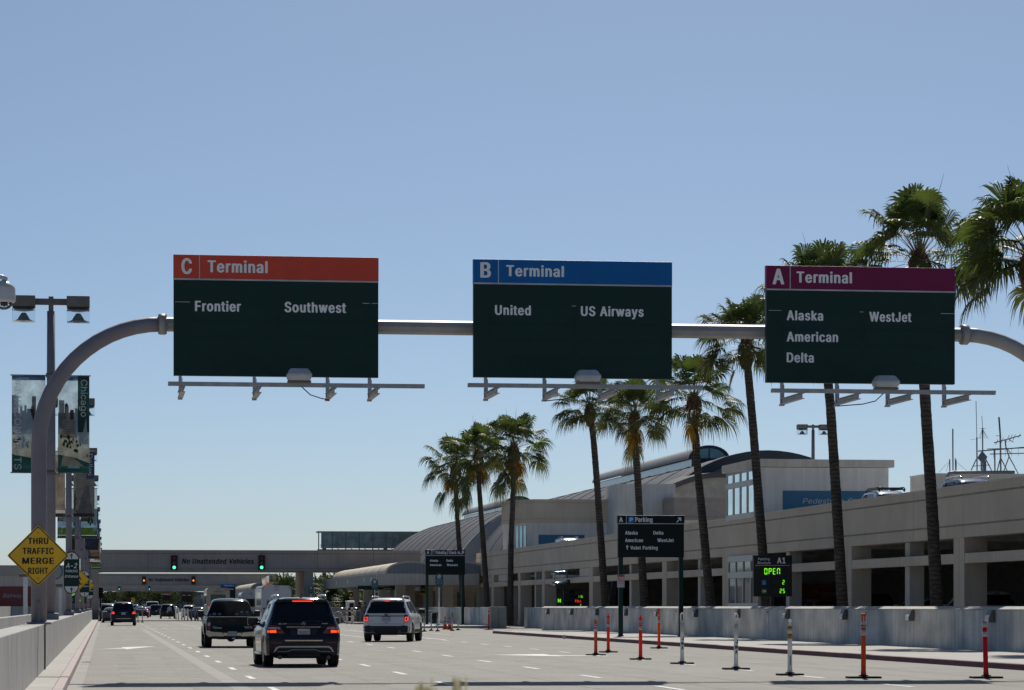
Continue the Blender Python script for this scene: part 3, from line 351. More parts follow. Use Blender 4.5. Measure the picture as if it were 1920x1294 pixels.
j/&!.(-?.9->.M-D.^-R.g-d.i-r.i03.f09.K0:.G07.F-x.D-l.=-c.5-_.)-^.'-[.&-C .T0U.Y0T.d0X.l0a.o0h.o0r.k0x.d1#.W1(.L1%.C0v.@0p.C0a.M0V!.&-;.;-:.[-B.o-Q.y-d.{-r.{03.z07.t0;.f0>.I0>.;0;.507.4-x.2-l.--e-v-`-o-Y-p-A-v-< .R0Q.h0R.v0X.}0`/&0f/&0p.x0}.h1).U1,.?1'.20x..0n./0f.20`.?0T
k07!.G.,.c.+.h...i.s.y/(.}/'/f.,0..+03../:/@0.060*09/c09.m/A.i/@.h0u.c0z.J0z.E0u.E.2!.E.(.e.'.s.).y.-.{.k/O.0/X.)/g.'00.'0>.)0E../L/@0>030?080,0=/c0=/T0;.{/f.z0u.s0|.e1#.<0|.50y.30u.3.0.:.)
l/&!.G.,.e.+.j.0.j0s.i0x.e0z.J0z.E0u.E.2!.E.(.g.'.u.).|.0.|0u.u0|.g1#.<0|.50y.30u.3.0.:.)
m1P!.G.,.c.+.h...h/L.k/Z.o/f.z/q/6/x/L/r/T/j/Y/a/Y.2/[.,/y.+0#..0$/Z0*/i0//o0</v0J/x0X/v0f/o0n/c0p/Z0q..0u.+15.,17.217/_13/q1-/}0w030k090T0<0B0;0,01/s/v/_03/N0;/@0</,09.z02.i/}.f08.G08.E02.E.2!.E.(.e.'.s.).z...z/N/&/e/1/q/6/r/:/r/A/k/G/_/G.2/I.,/].'/y.'0..)05..05/X0</j0J/s0V/l0^/X0_..0e.)0s.'14.'1F.+1I.21I/_1E/q1?/}1/020y0;0T0A040=/u01/]0=/@0A.w0:.e0=.J0=.609.302.3.0.:.)
n0F!.G.,.c.+.h...h/H.k/V.o/a.w/l/$/r/4/v/F/v/N/t/Y/m/`/e/f/P/g../m.+0(.+0-..0-/Z0)/m0#/y/x0&/i03/P0;/:0;/&05.i/|.h04.e09.J09.F06.E.2!.E.(.e.'.s.).z...z/J/$/]/*/g/0/n/:/r/@/r/H/l/O/a/S/P/T../Z.)/k.'0*.'08.)0>.-0?/Z0;/m05/y0)0,/o09/R0?/80?.y09.e0=.H0=.:0;.407.3.0.:.)
o0I!/..(/E.'/Q.)/j.3/t.;0*.N02._0:/(0:/:06/R0&/u/j0./Y06/G0;//0;/#08.n02.`0).R/w.H/i.A/T.</>.</$.A.i.H.T.P.H.h.3.x.+ /-.G.x.O.l.[.h.e.a.{.a/B.k/a.y/o///v/G/v/Y/n/d/d/k/V/q/@/q.}/m.k/e.Z/Z.P/G.G!/,.$/E.#/S.%/l.+/|.303.C0<.N0H.k0L/(0L/:0D/_07/v0)0)/b0:/I0?/-0?.d06.N0*.@/w.6/i.//T.*/>.*/$./.i.6.T.@.F.U.3.j.) /5.K/$.Z.z.e.s.{.s/B/#/b/1/o/?/r/F/o/P/e/Z/R/_/@/_.}/Z.k/P.X/A.K
p0M!.G-?.c->.h-A.i.E.w.6/..*/8.(/T.(/c.,/w.80(.D05.Y0=.x0=/G0;/S07/`0)/x/t0-/a07/L0</209/#03.i/y.h05.f09.J0:.F07.E-E />.F/(.L.y.T.q.b.h/%.h/?.q/^/$/o/6/v/J/w/_/n/l/`/r/Q/v/=/v/'/p.h/h.Y/^.O/P.H!.E-;.e-:.s-<.y-@.{.'/6.$/V.$/q.*0..80C.Q0O.x0O/G0M/S0</v0$01/o09/N0@/<0@.y0:.e0>.H0>.:0;.407.3-C.:-< /@.J/1.S/(.b.z/'.z/?/(/^/6/o/@/s/M/n/Y/`/`/Q/d/;/d/'/^.h/V.Z/L.P
q0M!/o-?0/->04-C04070/0:/q09/o05/n/w/]0//I09/90<.|09.l03.^0*.P/x.C/^.</=.</#.A.h.E.[.P.G.c.5.x.*/'.(/E.(/X.1/l.D/m-C /5.F.|.L.s.S.k.^.a.z.a/E.f/U.s/l/'/t/C/w/Y/m/i/U/m/C/m.|/i.j/a.Y/W.P/G.H!/m-;01-:0?-<0F-C0F070?0;010>/r0>/^09/;0@/+0@.b07.L0+.@/z.//W.*/?.*/#.3.[.B.C.P.5.d.*/%.$/E.$/Y.'/[-A/b-< /3.L/&.W.v.p.s.z.s/E.x/U/'/h/1/p/;/s/J/j/V/U/Z/C/Z.|/V.j/L.W/?.L
r/U!.G.,.c.+.h...h/L.k/X.r/g/&/r/./t/M/u/O/y/O04/L0;/40;/*09.v00.i0$.h04.e09.J09.F06.E.2!.E.(.e.'.s.).z...z/L.}/X/(/f/4/p/L/p/Z/r/a/v/b06/_0;/J0?/20?.u0:.e0=.H0=.:0;.406.3.0.:.)
s0/!.z.(/:.'/H.)/].1/s.E/|.]/|.i/w.y/h/0/L/<.y/G.p/L.h/T.f/a.j/k.q/q/&/x/</x/H/s/R/j/Z/]/w/d/o/y/_0//P06/>0;/$0;.s08.]0..I/w.C/e.E/J.J/A.W/4.s/'/F.w/P.r/V.i/V.Z/N.O/>.G/0.E.y.G.i.O.].e.>.^.?.R.E.F.V.5.i.+!.x.$/<.#/c.+/w.70*.E00.R03._00.s0*/%/{///a/</,/I.|/R.x/Z.x/c.|/k/./t/7/s/@/j/F/^/N/Y/Z/W0-/c0./g0,/m0%/{/o00/X0:/>0?.}0?.e0:.I0..9/y.3/o.1/c.3/J.8/A.D/5.X/)/8.u/A.o/D.i/E.]/B.U/:.M/..I.z.P.q.d.k.g.].j.P.h.2.a.+.].3.F.E.4.Z.)
t/E!.u.*/3.)/=.+/?../8.H.x.I.t.L.o.X.o/s.r/v/8/w/:/{/:04/509.p0:.o0e.j0h.Q0h.L0c.L0:.008..04../{.1/v.L/u.M.N.U.<.[.5.h.-!.s.&/5.%/K.)/Q../J.H/C.K/+.M/&.X/&/o/)/r/7/r/J/w/L/{/L04/E0:/'0>/&0c/#0h.l0l.O0l.A0i.;0f.:0>.#0:-x07-w/{.#/t.7/r.:/o.:.P.?.D.D.:.Q./.`.)
u0F!.|.)/6.(/B.+/X.7/e.C/f.//i.+0(.*0-.-0-010*08/k08/g05/f.p/b.b/Y.U/N.M/>.H/..H.y.O.q.W.k.d.h.r.h05.a08.J08.F05.E.h.H.Y.N.I.a.4.o.-!.z.%/8.$/T.*/i.&0*.&08.)0?.-0?010<080*0</i0</Z0:/T05/S.r/O.b/H.W/B.Q/8.L/0.O/(.W.}.d.z.p.z05.s0:.c0<.H0<.:0:.405.3.f.:.M.A.A.P.3.g.)
v0<!/$.,/A.+/G.003020109/p09/i04/5.V.Y06.U09.;09.506.s.F!.}.(/C.'/Q.)/Y.00E020C09010=/p0=/`0;/Y07/5/3/2/4.k08.U0=.70=.$08.&0*.i.2.n.+
w1;!.s.,/3.+/8../`/_/b/a0/..03.+0P.,1.0*1/071+090n090h060?.^/u06/p09/P08/9/B/*._/'.^.]04.U09.808.704.C/g.l.<.p.0!.q.(/5.'/C.)/I.-/`.w/b.x/y.,03.'0O.'0c.,1@0*1A071;0;1+0=0j0=0V080D/R0?/J0*08/r0=/Q0=/C0;/=06/*/J/'/I.o04.k08.U0=.90=.&08.%04.^.0.f.)
x06!.8.,.V.+.].-/0.u/2.u/c.,0+.,0+.2/F/20)040'08/e09/_07/2/M.a07.Z09.<08.>00.x/4.:.4!.5.(.Z.'.m.+/2.V/N.-/T.)/c.'0*.'0=.,0=.2/X/20;0409080&0=/a0=/R0;/J05/2/l.u05.m0;._0=.<0=.*08.,00.f/4.%.0.&.+
y0<!.N-=.d-=.t-A/%-H/3-Y03010108/p08/i03/5.U.Y05.U08.607.60/.}.-.v-r.n-c.b-^.M-_.J-[.D-C.G-?!.L-9.f-9/'-?/7-H/E-Y0E010C08010</p0</`0:/Y06/5/3/0/9.k07.U0<.70<.$07.$0/.k.-.d-r.[-c.?-a.9-].6-W.2-E.3-A.9-=
z07!.B.,/x.+0#.-0$.F/|.K.q.L/|/y/}04/{08.K09.E07.D/y.G/t/N/s.@.D.@.0!.@.(/|.'0/.)05.-06.F0/.M/|.O/+.P/-.U03/y04040208/z0=.I0=.90;.307.2/y.9/r.G/p/8/o/1/b...D.....5.)"""
_AL = "".join(chr(i) for i in range(35, 127) if chr(i) not in '\\"')[:90]
_GLY = {}
from mathutils.geometry import tessellate_polygon
for _r in GLYPHS.split("\n"):                      # outline letters: advance, then closed loops of points (plain, bold)
    _n = lambda k: (_AL.index(k[0]) * 90 + _AL.index(k[1]) - 1000) / 500.0
    _p = _r[1:].split("!")
    _GLY[_r[0]] = (_n(_p[0]), [[[(_n(q[i:i + 2]), _n(q[i + 2:i + 4])) for i in range(0, len(q), 4)] for q in l.split(" ")] for l in _p[1:]])
def _inside(p, L):
    c = False
    for i in range(len(L)):
        a, b = L[i - 1], L[i]
        if (a[1] > p[1]) != (b[1] > p[1]) and p[0] < (b[0] - a[0]) * (p[1] - a[1]) / (b[1] - a[1]) + a[0]: c = not c
    return c
_TC = {}
def text_raw(s, bold=0.02, italic=0.0):
    key = (s, bold > 0.015, italic)
    if key in _TC: return _TC[key]
    vs, fs, x = [], [], 0.0
    for ch in s:
        if ch == ' ': x += 0.27; continue
        ad, sets = _GLY[ch]
        loops = sets[1 if bold > 0.015 else 0]
        holes = [sum(_inside(L[0], M) for j, M in enumerate(loops) if j != i) % 2 for i, L in enumerate(loops)]
        for h, O in zip(holes, loops):
            if h: continue
            ls = [O] + [H for hh, H in zip(holes, loops) if hh and _inside(H[0], O)]
            base = len(vs)
            vs += [(x + p[0] + italic * p[1], p[1]) for l in ls for p in l]
            for t in tessellate_polygon([[Vector((p[0], p[1], 0)) for p in l] for l in ls]): fs.append(tuple(base + i for i in t))
        x += ad + (0.065 if bold > 0.015 else 0.0)
    _TC[key] = (vs, fs)
    return _TC[key]
_capH = [None]
def put_text(mb, s, origin, u, v, width, cap, bold=0.02, italic=0.0):
    """letters in plane (u,v); origin = left end of the baseline; width of the whole string and capital height in metres"""
    if _capH[0] is None:
        a, _ = text_raw("H", 0.03); _capH[0] = max(q[1] for q in a)
    vs, fs = text_raw(s, bold, italic)
    x0 = min(q[0] for q in vs); x1 = max(q[0] for q in vs)
    sx = width / (x1 - x0) if width else cap / _capH[0] * 0.85
    sz = cap / _capH[0]
    o, u, v = Vector(origin), Vector(u).normalized(), Vector(v).normalized()
    nv = [mb.bm.verts.new(o + u * ((q[0] - x0) * sx) + v * (q[1] * sz)) for q in vs]
    for f in fs:
        try:
            ff = mb.bm.faces.new([nv[i] for i in f]); ff.material_index = mb.m
        except ValueError: pass
UX, UZ = Vector((1, 0, 0)), Vector((0, 0, 1))
def text_px(mb, s, x0, x1, base, cap_px, Y, bold=0.02, italic=0.0):
    """text on the plane y=Y, measured in photo pixels"""
    p = on_y(x0, Y, base); q = on_y(x1, Y, base); dep = p.dot(AV)
    put_text(mb, s, p, UX, UZ, q.x - p.x, cap_px * dep / F, bold, italic)
SEG = {'0': 'abcdef', '1': 'bc', '2': 'abged', '5': 'afgcd', '6': 'afgedc', 'O': 'abcdef', 'P': 'abfeg', 'E': 'afged', 'N': 'efabc', 'F': 'afge', 'U': 'bcdef', 'L': 'def', ' ': ''}
def seg7(mb, s, x, z, h, y, lit=1, pitch=0.72, dim=None, u=UX):
    wd = h * 0.5; t = h * 0.13
    for ch in s:
        for k in 'abcdefg':
            on = k in SEG[ch]
            if not on and dim is None: continue
            mb.m = lit if on else dim
            g = t * 0.6
            R = {'a': (g, wd - g, h - t, h), 'd': (g, wd - g, 0, t), 'g': (g, wd - g, h / 2 - t / 2, h / 2 + t / 2),
                 'f': (0, t, h / 2 + g / 2, h - g), 'b': (wd - t, wd, h / 2 + g / 2, h - g), 'e': (0, t, g, h / 2 - g / 2), 'c': (wd - t, wd, g, h / 2 - g / 2)}[k]
            mb.face([Vector((0, y, 0)) + u * (x + a) + UZ * (z + b) for a, b in ((R[0], R[2]), (R[1], R[2]), (R[1], R[3]), (R[0], R[3]))])
        x += h * pitch
def lettering(t, m, *calls, name="lettering"):
    for c in calls:
        b = MB(); c(b); b.build(name, m, t, True)
def circle_pts(cx, cz, r, n=20, a0=0, a1=2 * pi):
    return [(cx + r * cos(a0 + (a1 - a0) * k / n), cz + r * sin(a0 + (a1 - a0) * k / n)) for k in range(n)]
# ================================================================ SETTING: ground, road, pavements, markings
ROADM = mat("road_concrete", (0.315, 0.295, 0.255), 0.85, var=0.07, scale=0.25, grain=0.22, bump=0.2, bscale=40)
def speckle(m, amt, sc):
    """aggregate and dust that run along the traffic direction"""
    N, L = m.node_tree.nodes, m.node_tree.links
    b = N["Principled BSDF"]; src = b.inputs["Base Color"].links[0].from_socket
    tc = N.new("ShaderNodeTexCoord"); mp = N.new("ShaderNodeMapping"); mp.inputs["Scale"].default_value = sc
    L.new(tc.outputs["Object"], mp.inputs["Vector"])
    n = N.new("ShaderNodeTexNoise"); n.inputs["Scale"].default_value = 1.0; n.inputs["Detail"].default_value = 3; n.inputs["Roughness"].default_value = 0.7
    L.new(mp.outputs[0], n.inputs["Vector"])
    r = N.new("ShaderNodeValToRGB"); r.color_ramp.elements[0].position = .3; r.color_ramp.elements[1].position = .7
    r.color_ramp.elements[0].color = (1 - amt, 1 - amt, 1 - amt, 1); r.color_ramp.elements[1].color = (1, 1, 1, 1)
    L.new(n.outputs["Fac"], r.inputs[0])
    mx = N.new("ShaderNodeMixRGB"); mx.blend_type = 'MULTIPLY'; mx.inputs[0].default_value = 1
    L.new(src, mx.inputs[1]); L.new(r.outputs[0], mx.inputs[2]); L.new(mx.outputs[0], b.inputs["Base Color"])
speckle(ROADM, .22, (18.0, 1.1, 1.0)); speckle(ROADM, .12, (.7, .10, 1.0))
PAVE = mat("pavement_concrete", (0.42, 0.40, 0.36), 0.85, var=0.08, scale=0.6, grain=0.12)
GROUNDM = mat("ground_asphalt", (0.30, 0.285, 0.26), 0.9, var=0.1, scale=0.1, grain=0.1)
PAINT = mat("road_paint_white", (0.66, 0.66, 0.65), 0.7, var=0.10, scale=3, grain=0.15)
PAINT_OLD = mat("road_paint_erased", (0.365, 0.34, 0.295), 0.85, var=0.12, scale=1.2, grain=0.25)
PATCH = mat("road_tyre_worn", (0.275, 0.262, 0.24), 0.85, var=0.1, scale=0.6, grain=0.2)
KERB_L = mat("kerb_faded_pink", (0.42, 0.30, 0.285), 0.8, var=0.22, scale=1.5, grain=0.2, var2=(0.38, 0.34, 0.31))
KERB_R = mat("kerb_dark_red", (0.125, 0.028, 0.035), 0.7, var=0.25, scale=1.3, grain=0.25)
KERB_W = mat("kerb_white", (0.45, 0.48, 0.53), 0.7, var=0.1, scale=2)

b = MB(); b.grid(lambda u, v: Vector((-1500 + 3000 * u, -200 + 4200 * v, -0.03)), 4, 4, False); struct("ground", b, GROUNDM)
b = MB(); b.grid(lambda u, v: Vector((-0.72 + 34 * u, -10 + 900 * v, 0.0)), 4, 40, False); struct("road", b, ROADM)

# left pavement strip with faded kerb
b = MB(); b.box(-1.32, -0.88, -5, 312, -0.02, 0.145); struct("pavement", b, PAVE)
b = MB()
y = -5.0
while y < 312:
    b.box(-0.88, -0.70, y + 0.01, min(y + 6.0, 312) - 0.01, -0.02, 0.15, 0.02); y += 6.0
struct("kerb", b, KERB_L)
b = MB()
y = -5.0
while y < 310:
    b.box(-0.69, -0.42, y + 0.015, y + 2.985, -0.02, 0.006); y += 3.0
struct("gutter", b, mat("gutter_concrete", (0.345, 0.325, 0.29), 0.85, var=.1, scale=1, grain=.15))
# right pavement with dark red kerb
def rpave(y0, y1, x0, x1, kerbm, kname, red_from=None):
    p = [(x0 + 0.16, y0)] + [(x0 + 0.16 + 1.6 * (1 - cos(a)), y1 - 1.6 + 1.6 * sin(a)) for a in [k * pi / 12 for k in range(7)]] + [(x1, y1), (x1, y0)]
    b = MB(); b.prism(p, -0.02, 0.145, 'Z'); struct("pavement", b, PAVE)
    b = MB()
    pts = [(x0, y0)]
    y = y0
    while y < y1 - 5: pts.append((x0, y)); y += 3.0
    pts += [(x0 + 1.76 * (1 - cos(a)), y1 - 1.76 + 1.92 * sin(a)) for a in [k * pi / 12 for k in range(7)]] + [(x1, y1 + 0.16)]
    inn = [(x + 0.16, yy) if yy < y1 - 3 else (x + 0.10, yy - 0.15) for x, yy in pts]
    for i in range(len(pts) - 1):
        a0, a1, c0, c1 = pts[i], pts[i + 1], inn[i], inn[i + 1]
        if a0 == a1: continue
        jz = 0.15 + random.Random(i).uniform(-0.006, 0.006)
        b.face([(a0[0] - 0.02, a0[1], -0.02), (a1[0] - 0.02, a1[1], -0.02), (a1[0], a1[1], jz - 0.015), (a0[0], a0[1], jz - 0.015)])
        b.face([(a0[0], a0[1], jz - 0.015), (a1[0], a1[1], jz - 0.015), (a1[0] + 0.02, a1[1], jz), (a0[0] + 0.02, a0[1], jz)])
        b.face([(a0[0] + 0.02, a0[1], jz), (a1[0] + 0.02, a1[1], jz), (c1[0], c1[1], jz), (c0[0], c0[1], jz)])
    struct(kname, b, kerbm)
rpave(40, 166, 21.7, 27.35, KERB_R, "kerb")
rpave(206, 310, 23.0, 27.35, KERB_W, "kerb")
b = MB(); b.box(21.0, 25.2, 206, 222, -0.02, 0.15, 0.04); struct("traffic_island", b, KERB_W)

# painted markings, each a sheet a few millimetres above the road
def mark_rect(b, x, y, wd, ln, z=0.005):
    b.face([(x - wd / 2, y - ln / 2, z), (x + wd / 2, y - ln / 2, z), (x + wd / 2, y + ln / 2, z), (x - wd / 2, y + ln / 2, z)])
b = MB()
for X, Y0, wd in ((3.09, 63.2, 0.13), (6.67, 57.8, 0.14), (10.47, 63.0, 0.14)):
    for k in range(-4, 40):
        if Y0 + 9 * k > 300: break
        mark_rect(b, X, Y0 + 9 * k, wd, 2.7)
for k in range(-4, 20): mark_rect(b, 15.15, 62.0 + 6.9 * k, 0.13, 2.3)
mark_rect(b, 15.35, 160, 0.14, 55)
mark_rect(b, 12.6, 152, 0.13, 26)
mark_rect(b, 18.4, 168, 0.13, 22)
mark_rect(b, 10.2, 178, 0.13, 20)
struct("lane_markings", b, PAINT)
b = MB()
for Y, n in ((203, 26), (231, 30)):
    for k in range(n):
        mark_rect(b, -0.2 + k * 0.72 + random.Random(k + Y).uniform(-.08, .08), Y, 0.5, 0.9 + random.Random(k).uniform(0, .5))
mark_rect(b, 2.5, 178, 3.4, 0.25); mark_rect(b, 1.2, 76, 2.0, 0.12, 0.0045); mark_rect(b, 1.6, 62.5, 1.4, 0.10, 0.0045)
struct("crossing_markings", b, PAINT)
b = MB()
b.face([(12.0, 91.3, .006), (13.9, 88.3, .006), (13.85, 89.6, .006), (15.3, 88.6, .006), (15.3, 89.4, .006), (13.8, 90.9, .006), (13.9, 92.9, .006)][::-1])
b.face([(-0.3, 105.0, .006), (0.7, 106.6, .006), (0.75, 104.8, .006), (1.95, 113.0, .006), (0.6, 110.5, .006), (0.65, 108.6, .006)])
struct("arrow_markings", b, PAINT)
b = MB(); mark_rect(b, 2.5, 110, 0.34, 170, 0.003); struct("erased_marking", b, PAINT_OLD)
b = MB()
for X in (0.6, 1.9, 4.1, 5.6, 7.8, 9.3, 11.6, 13.1, 17.5, 19.0): mark_rect(b, X, 160, 0.55, 300, 0.0022)
speckle(mat("road_tyre_paths", (0.288, 0.268, 0.232), 0.85, var=0.12, scale=0.35, grain=0.22), .22, (18.0, 1.1, 1.0))
struct("tyre_paths", b, mat("road_tyre_paths", (0.288, 0.268, 0.232), 0.85, var=0.12, scale=0.35, grain=0.22))

# ================================================================ LEFT SIDE: walls, gantry, poles
def panel_wall(name, label, x0, x1, y0, y1, z1, step, m, coping=0.0, jit=0.0, cat="wall", front='-'):
    t = thing(name, label, cat, ((x0 + x1) / 2, y0, 0))
    b = MB(); y = y0
    while y < y1 - 0.1:
        e = min(y + step, y1)
        b.box(x0, x1, y + 0.012, e - 0.012, -0.02, z1 - coping, 0.015); y = e
    b.build("wall_panels", m, t, True)
    b = MB(); b.box(x0 + 0.05, x1 - 0.05, y0 + 0.02, y1 - 0.02, -0.02, z1 - coping - 0.03); b.build("joint_filler", CONC_D, t, True)
    return t
wl = panel_wall("roadside_wall", "long low pale concrete wall along the left kerb carrying the light poles", -1.78, -1.32, 20, 313, 1.14, 5.6, CONC)
b = MB(); b.box(-1.325, -1.285, 64.9, 65.02, 0.15, 1.14); b.build("conduit", BRONZE, wl, True)
wl2 = panel_wall("ramp_barrier", "low concrete barrier on the ramp just left of the roadside wall", -5.4, -5.0, 20, 290, 0.96, 9, CONC)
wl3 = panel_wall("ramp_parapet", "tall far concrete parapet with sunlit panels at the left edge", -9.6, -9.2, 60, 295, 1.52, 6, CONC)

# ---- the sign gantry
GY = 65.85
pb = on_y(300, GY, 608); GZ = pb.z; PX = on_y(73, GY).x; RX = PX + 2.72
RXr = on_y(1800, GY, 628).x; GZr = GZ
gantry = thing("sign_gantry", "huge grey tubular sign gantry arching over the whole road", "gantry", (PX, GY, 1.12))
def arc_post(side, xc):
    r = 2.72; pts = [(xc, GY, 1.1 if side < 0 else 0.1), (xc, GY, 3.0), (xc, GY, GZ - r)]
    for k in range(1, 15):
        a = k / 14 * pi / 2
        pts.append((xc - side * r * (1 - cos(a)), GY, GZ - r + r * sin(a)))
    return pts
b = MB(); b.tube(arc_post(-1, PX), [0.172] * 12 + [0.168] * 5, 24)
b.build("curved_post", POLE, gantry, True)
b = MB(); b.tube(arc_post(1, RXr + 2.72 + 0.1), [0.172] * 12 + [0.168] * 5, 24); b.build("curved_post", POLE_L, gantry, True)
b = MB(); b.tube([(RX, GY, GZ), (RXr + 0.1, GY, GZ)], 0.162, 8, smooth=False); b.build("beam", POLE_L, gantry, True)
for x in (RX, RXr + 0.1):
    b = MB()
    b.lathe([(0.17, -0.075), (0.235, -0.07), (0.235, -0.01), (0.235, 0.01), (0.235, 0.07), (0.17, 0.075)], (x, GY, GZ), 'X', 24)
    for k in range(16):
        a = 2 * pi * k / 16
        b.box(x - 0.095, x + 0.095, GY + 0.205 * cos(a) - 0.014, GY + 0.205 * cos(a) + 0.014, GZ + 0.205 * sin(a) - 0.014, GZ + 0.205 * sin(a) + 0.014)
    b.build("flange", POLE_L, gantry, True)
b = MB(); b.box(PX - 0.03, PX + 0.03, GY - 0.2, GY - 0.165, 1.15, 1.65); b.build("access_cover", POLE, gantry, True)
b = MB(); b.lathe([(0.172, 0.0), (0.27, 0.0), (0.27, 0.05), (0.172, 0.06)], (PX, GY, 1.13), 'Z', 24); b.build("base_plate", POLE, gantry, True)

# ---- the three terminal signs hung on the beam
SY = GY - 0.42
def terminal_sign(name, label, x0, x1, ytop, ybot, ydiv, xdiv, headm, letter, lx, ly, lcap, term, names, dashes, hang, bar, flood, cable):
    a = on_y(x0, SY, ytop); c = on_y(x1, SY, ytop); X0, X1 = a.x, c.x
    dep = a.dot(AV)
    Zt = a.z; Zb = CAMH + (HZ - ybot) * dep / F; Zd = CAMH + (HZ - ydiv) * dep / F
    t = thing(name, label, "road sign", ((X0 + X1) / 2, SY, Zb), group="terminal signs on the gantry")
    b = MB(); b.box(X0, X1, SY, SY + 0.16, Zb, Zd, 0.006); b.build("sign_panel", GREEN_S, t, True)
    b = MB()
    for (dx0, dx1, dz0, dz1) in ((.085, .49, .27, .40), (.52, .93, .27, .40), (.085, .49, .44, .57), (.52, .93, .44, .57), (.085, .49, .62, .75), (.52, .93, .62, .75)):
        zz0 = Zd - (Zd - Zb) * dz1; zz1 = Zd - (Zd - Zb) * dz0
        b.box(X0 + (X1 - X0) * dx0, X0 + (X1 - X0) * dx1, SY - 0.004, SY - 0.001, zz0, zz1)
    b.build("patch_plate", mat("sign_dark_green_patch", (0.0112, 0.0435, 0.0355), 0.48, var=0.08, scale=1.2, spec=.25), t, True)
    b = MB(); b.box(X0 - 0.004, X1 + 0.004, SY - 0.004, SY + 0.164, Zd, Zt, 0.006); b.build("header_band", headm, t, True)
    b = MB(); b.box(X0, X1, SY - 0.012, SY - 0.004, Zd - 0.012, Zd + 0.022); xd = on_y(xdiv, SY).x
    b.box(xd - 0.010, xd + 0.010, SY - 0.012, SY - 0.0045, Zd + 0.0225, Zt - 0.006)
    for (p0, p1, py) in dashes:
        p, q = on_y(p0, SY, py), on_y(p1, SY, py); b.box(p.x, min(q.x, X1 - 0.005), SY - 0.010, SY - 0.003, p.z - 0.006, p.z + 0.006)
    b.build("trim_line", mat("sign_trim_grey", (0.55, 0.56, 0.57), 0.4), t, True)
    for (s, p0, p1, base, cap) in [(letter, lx[0], lx[1], ly, lcap), ("Terminal",) + tuple(term)] + names: lettering(t, WHITE_L, lambda b: text_px(b, s, p0, p1, base, cap, SY - 0.010, 0.03))
    AL = 1.9; Za = Zb - 0.43
    for hx in hang:
        X = on_y(hx, SY).x
        b = MB(); b.box(X - 0.035, X + 0.035, SY + 0.02, SY + 0.10, Za - 0.06, Zb - 0.002); b.box(X - 0.05, X + 0.05, SY - 0.02, SY + 0.13, Za - 0.10, Za - 0.06)
        b.box(X + 0.042, X + 0.052, SY + 0.03, SY + 0.09, Za - 0.05, Zb - 0.05)
        b.build("hanger", STEEL, t, True)
        b = MB(); b.box(X - 0.012, X + 0.012, SY - AL, SY - 0.022, Za - 0.055, Za + 0.045); b.box(X - 0.06, X + 0.06, SY - AL, SY - 0.022, Za - 0.07, Za - 0.056); b.box(X - 0.06, X + 0.06, SY - AL, SY - 0.022, Za + 0.046, Za + 0.06)
        b.build("bracket_arm", POLE_L, t, True)
    BY = SY - AL + 0.05
    p, q = on_y(bar[0], BY, bar[2]), on_y(bar[1], BY, bar[2])
    Zbar = Za + 0.10
    b = MB(); b.box(p.x, q.x, BY - 0.045, BY + 0.045, Zbar - 0.04, Zbar + 0.04); b.box(p.x, q.x, BY - 0.06, BY - 0.046, Zbar + 0.02, Zbar + 0.05); b.build("light_bar", STEEL, t, True)
    fx = on_y(flood, BY).x
    b = MB()
    Zf = Zbar + 0.052
    b.box(fx - 0.25, fx + 0.25, BY - 0.16, BY + 0.16, Zf, Zf + 0.045)
    b.build("flood_bracket", BRONZE, t, True)
    b = MB()
    lo = [(-.23, -.2), (.23, -.2), (.23, .22), (-.23, .22)]; mid = [(-.27, -.24), (.27, -.24), (.27, .25), (-.27, .25)]; hi = [(-.19, -.10), (.19, -.10), (.20, .16), (-.20, .16)]
    L = [[b.bm.verts.new((fx + x, BY + y, Zf + z)) for x, y in ring] for ring, z in ((lo, 0.047), (mid, 0.15), (mid, 0.175), (hi, 0.31))]
    for i in range(3):
        for k in range(4): b.bm.faces.new((L[i][k], L[i][(k + 1) % 4], L[i + 1][(k + 1) % 4], L[i + 1][k]))
    b.bm.faces.new(L[0][::-1]); b.bm.faces.new(L[3])
    bmesh.ops.bevel(b.bm, geom=list(b.bm.edges), offset=0.018, segments=2, affect='EDGES')
    b.build("floodlight", mat("flood_housing", (0.55, 0.56, 0.57), 0.45, 0.1), t, True, smooth=False)
    b = MB()
    hx = on_y(hang[cable], SY).x
    b.tube([(fx + (0.05 if hx > fx else -.05), BY, Zf - 0.08), ((fx * 2 + hx) / 3, BY + .1, Zf - 0.25), ((fx + hx * 2) / 3, BY + .4, Zf - 0.30), (hx, SY - 0.5, Za - 0.12), (hx, SY - .1, Za - .1)], 0.012, 6)
    b.build("cable", RUBBER, t, True)
    return t
HC = mat("header_orange_red", (0.74, 0.085, 0.045), 0.45, var=0.04, spec=.3)
HB = mat("header_blue", (0.002, 0.145, 0.45), 0.45, var=0.04, spec=.3)
HA = mat("header_purple", (0.21, 0.009, 0.075), 0.45, var=0.04, spec=.3)
terminal_sign("terminal_sign", "dark green sign with orange-red C Terminal header", 325.5, 709.5, 477, 704, 523.5, 374, HC, "C", (340, 360), 513, 29, (389, 502, 510, 22),
    [("Frontier", 365.5, 452, 583, 19), ("Southwest", 533.5, 649, 585, 19)], [(328, 356, 566), (680, 693, 569), (697, 709, 569)], (338, 477, 614, 693), (315, 796, 721), 561, 2)
terminal_sign("terminal_sign", "dark green sign with blue B Terminal header", 888, 1260, 485.5, 707, 531.5, 934.5, HB, "B", (900.5, 920.5), 520, 28.5, (949, 1057.5, 517.5, 20.5),
    [("United", 928, 995.5, 590, 18), ("US Airways", 1089, 1207, 592, 18)], [(1072, 1080, 574)], (911, 1021, 1125, 1233), (877, 1318, 732), 1102, 1)
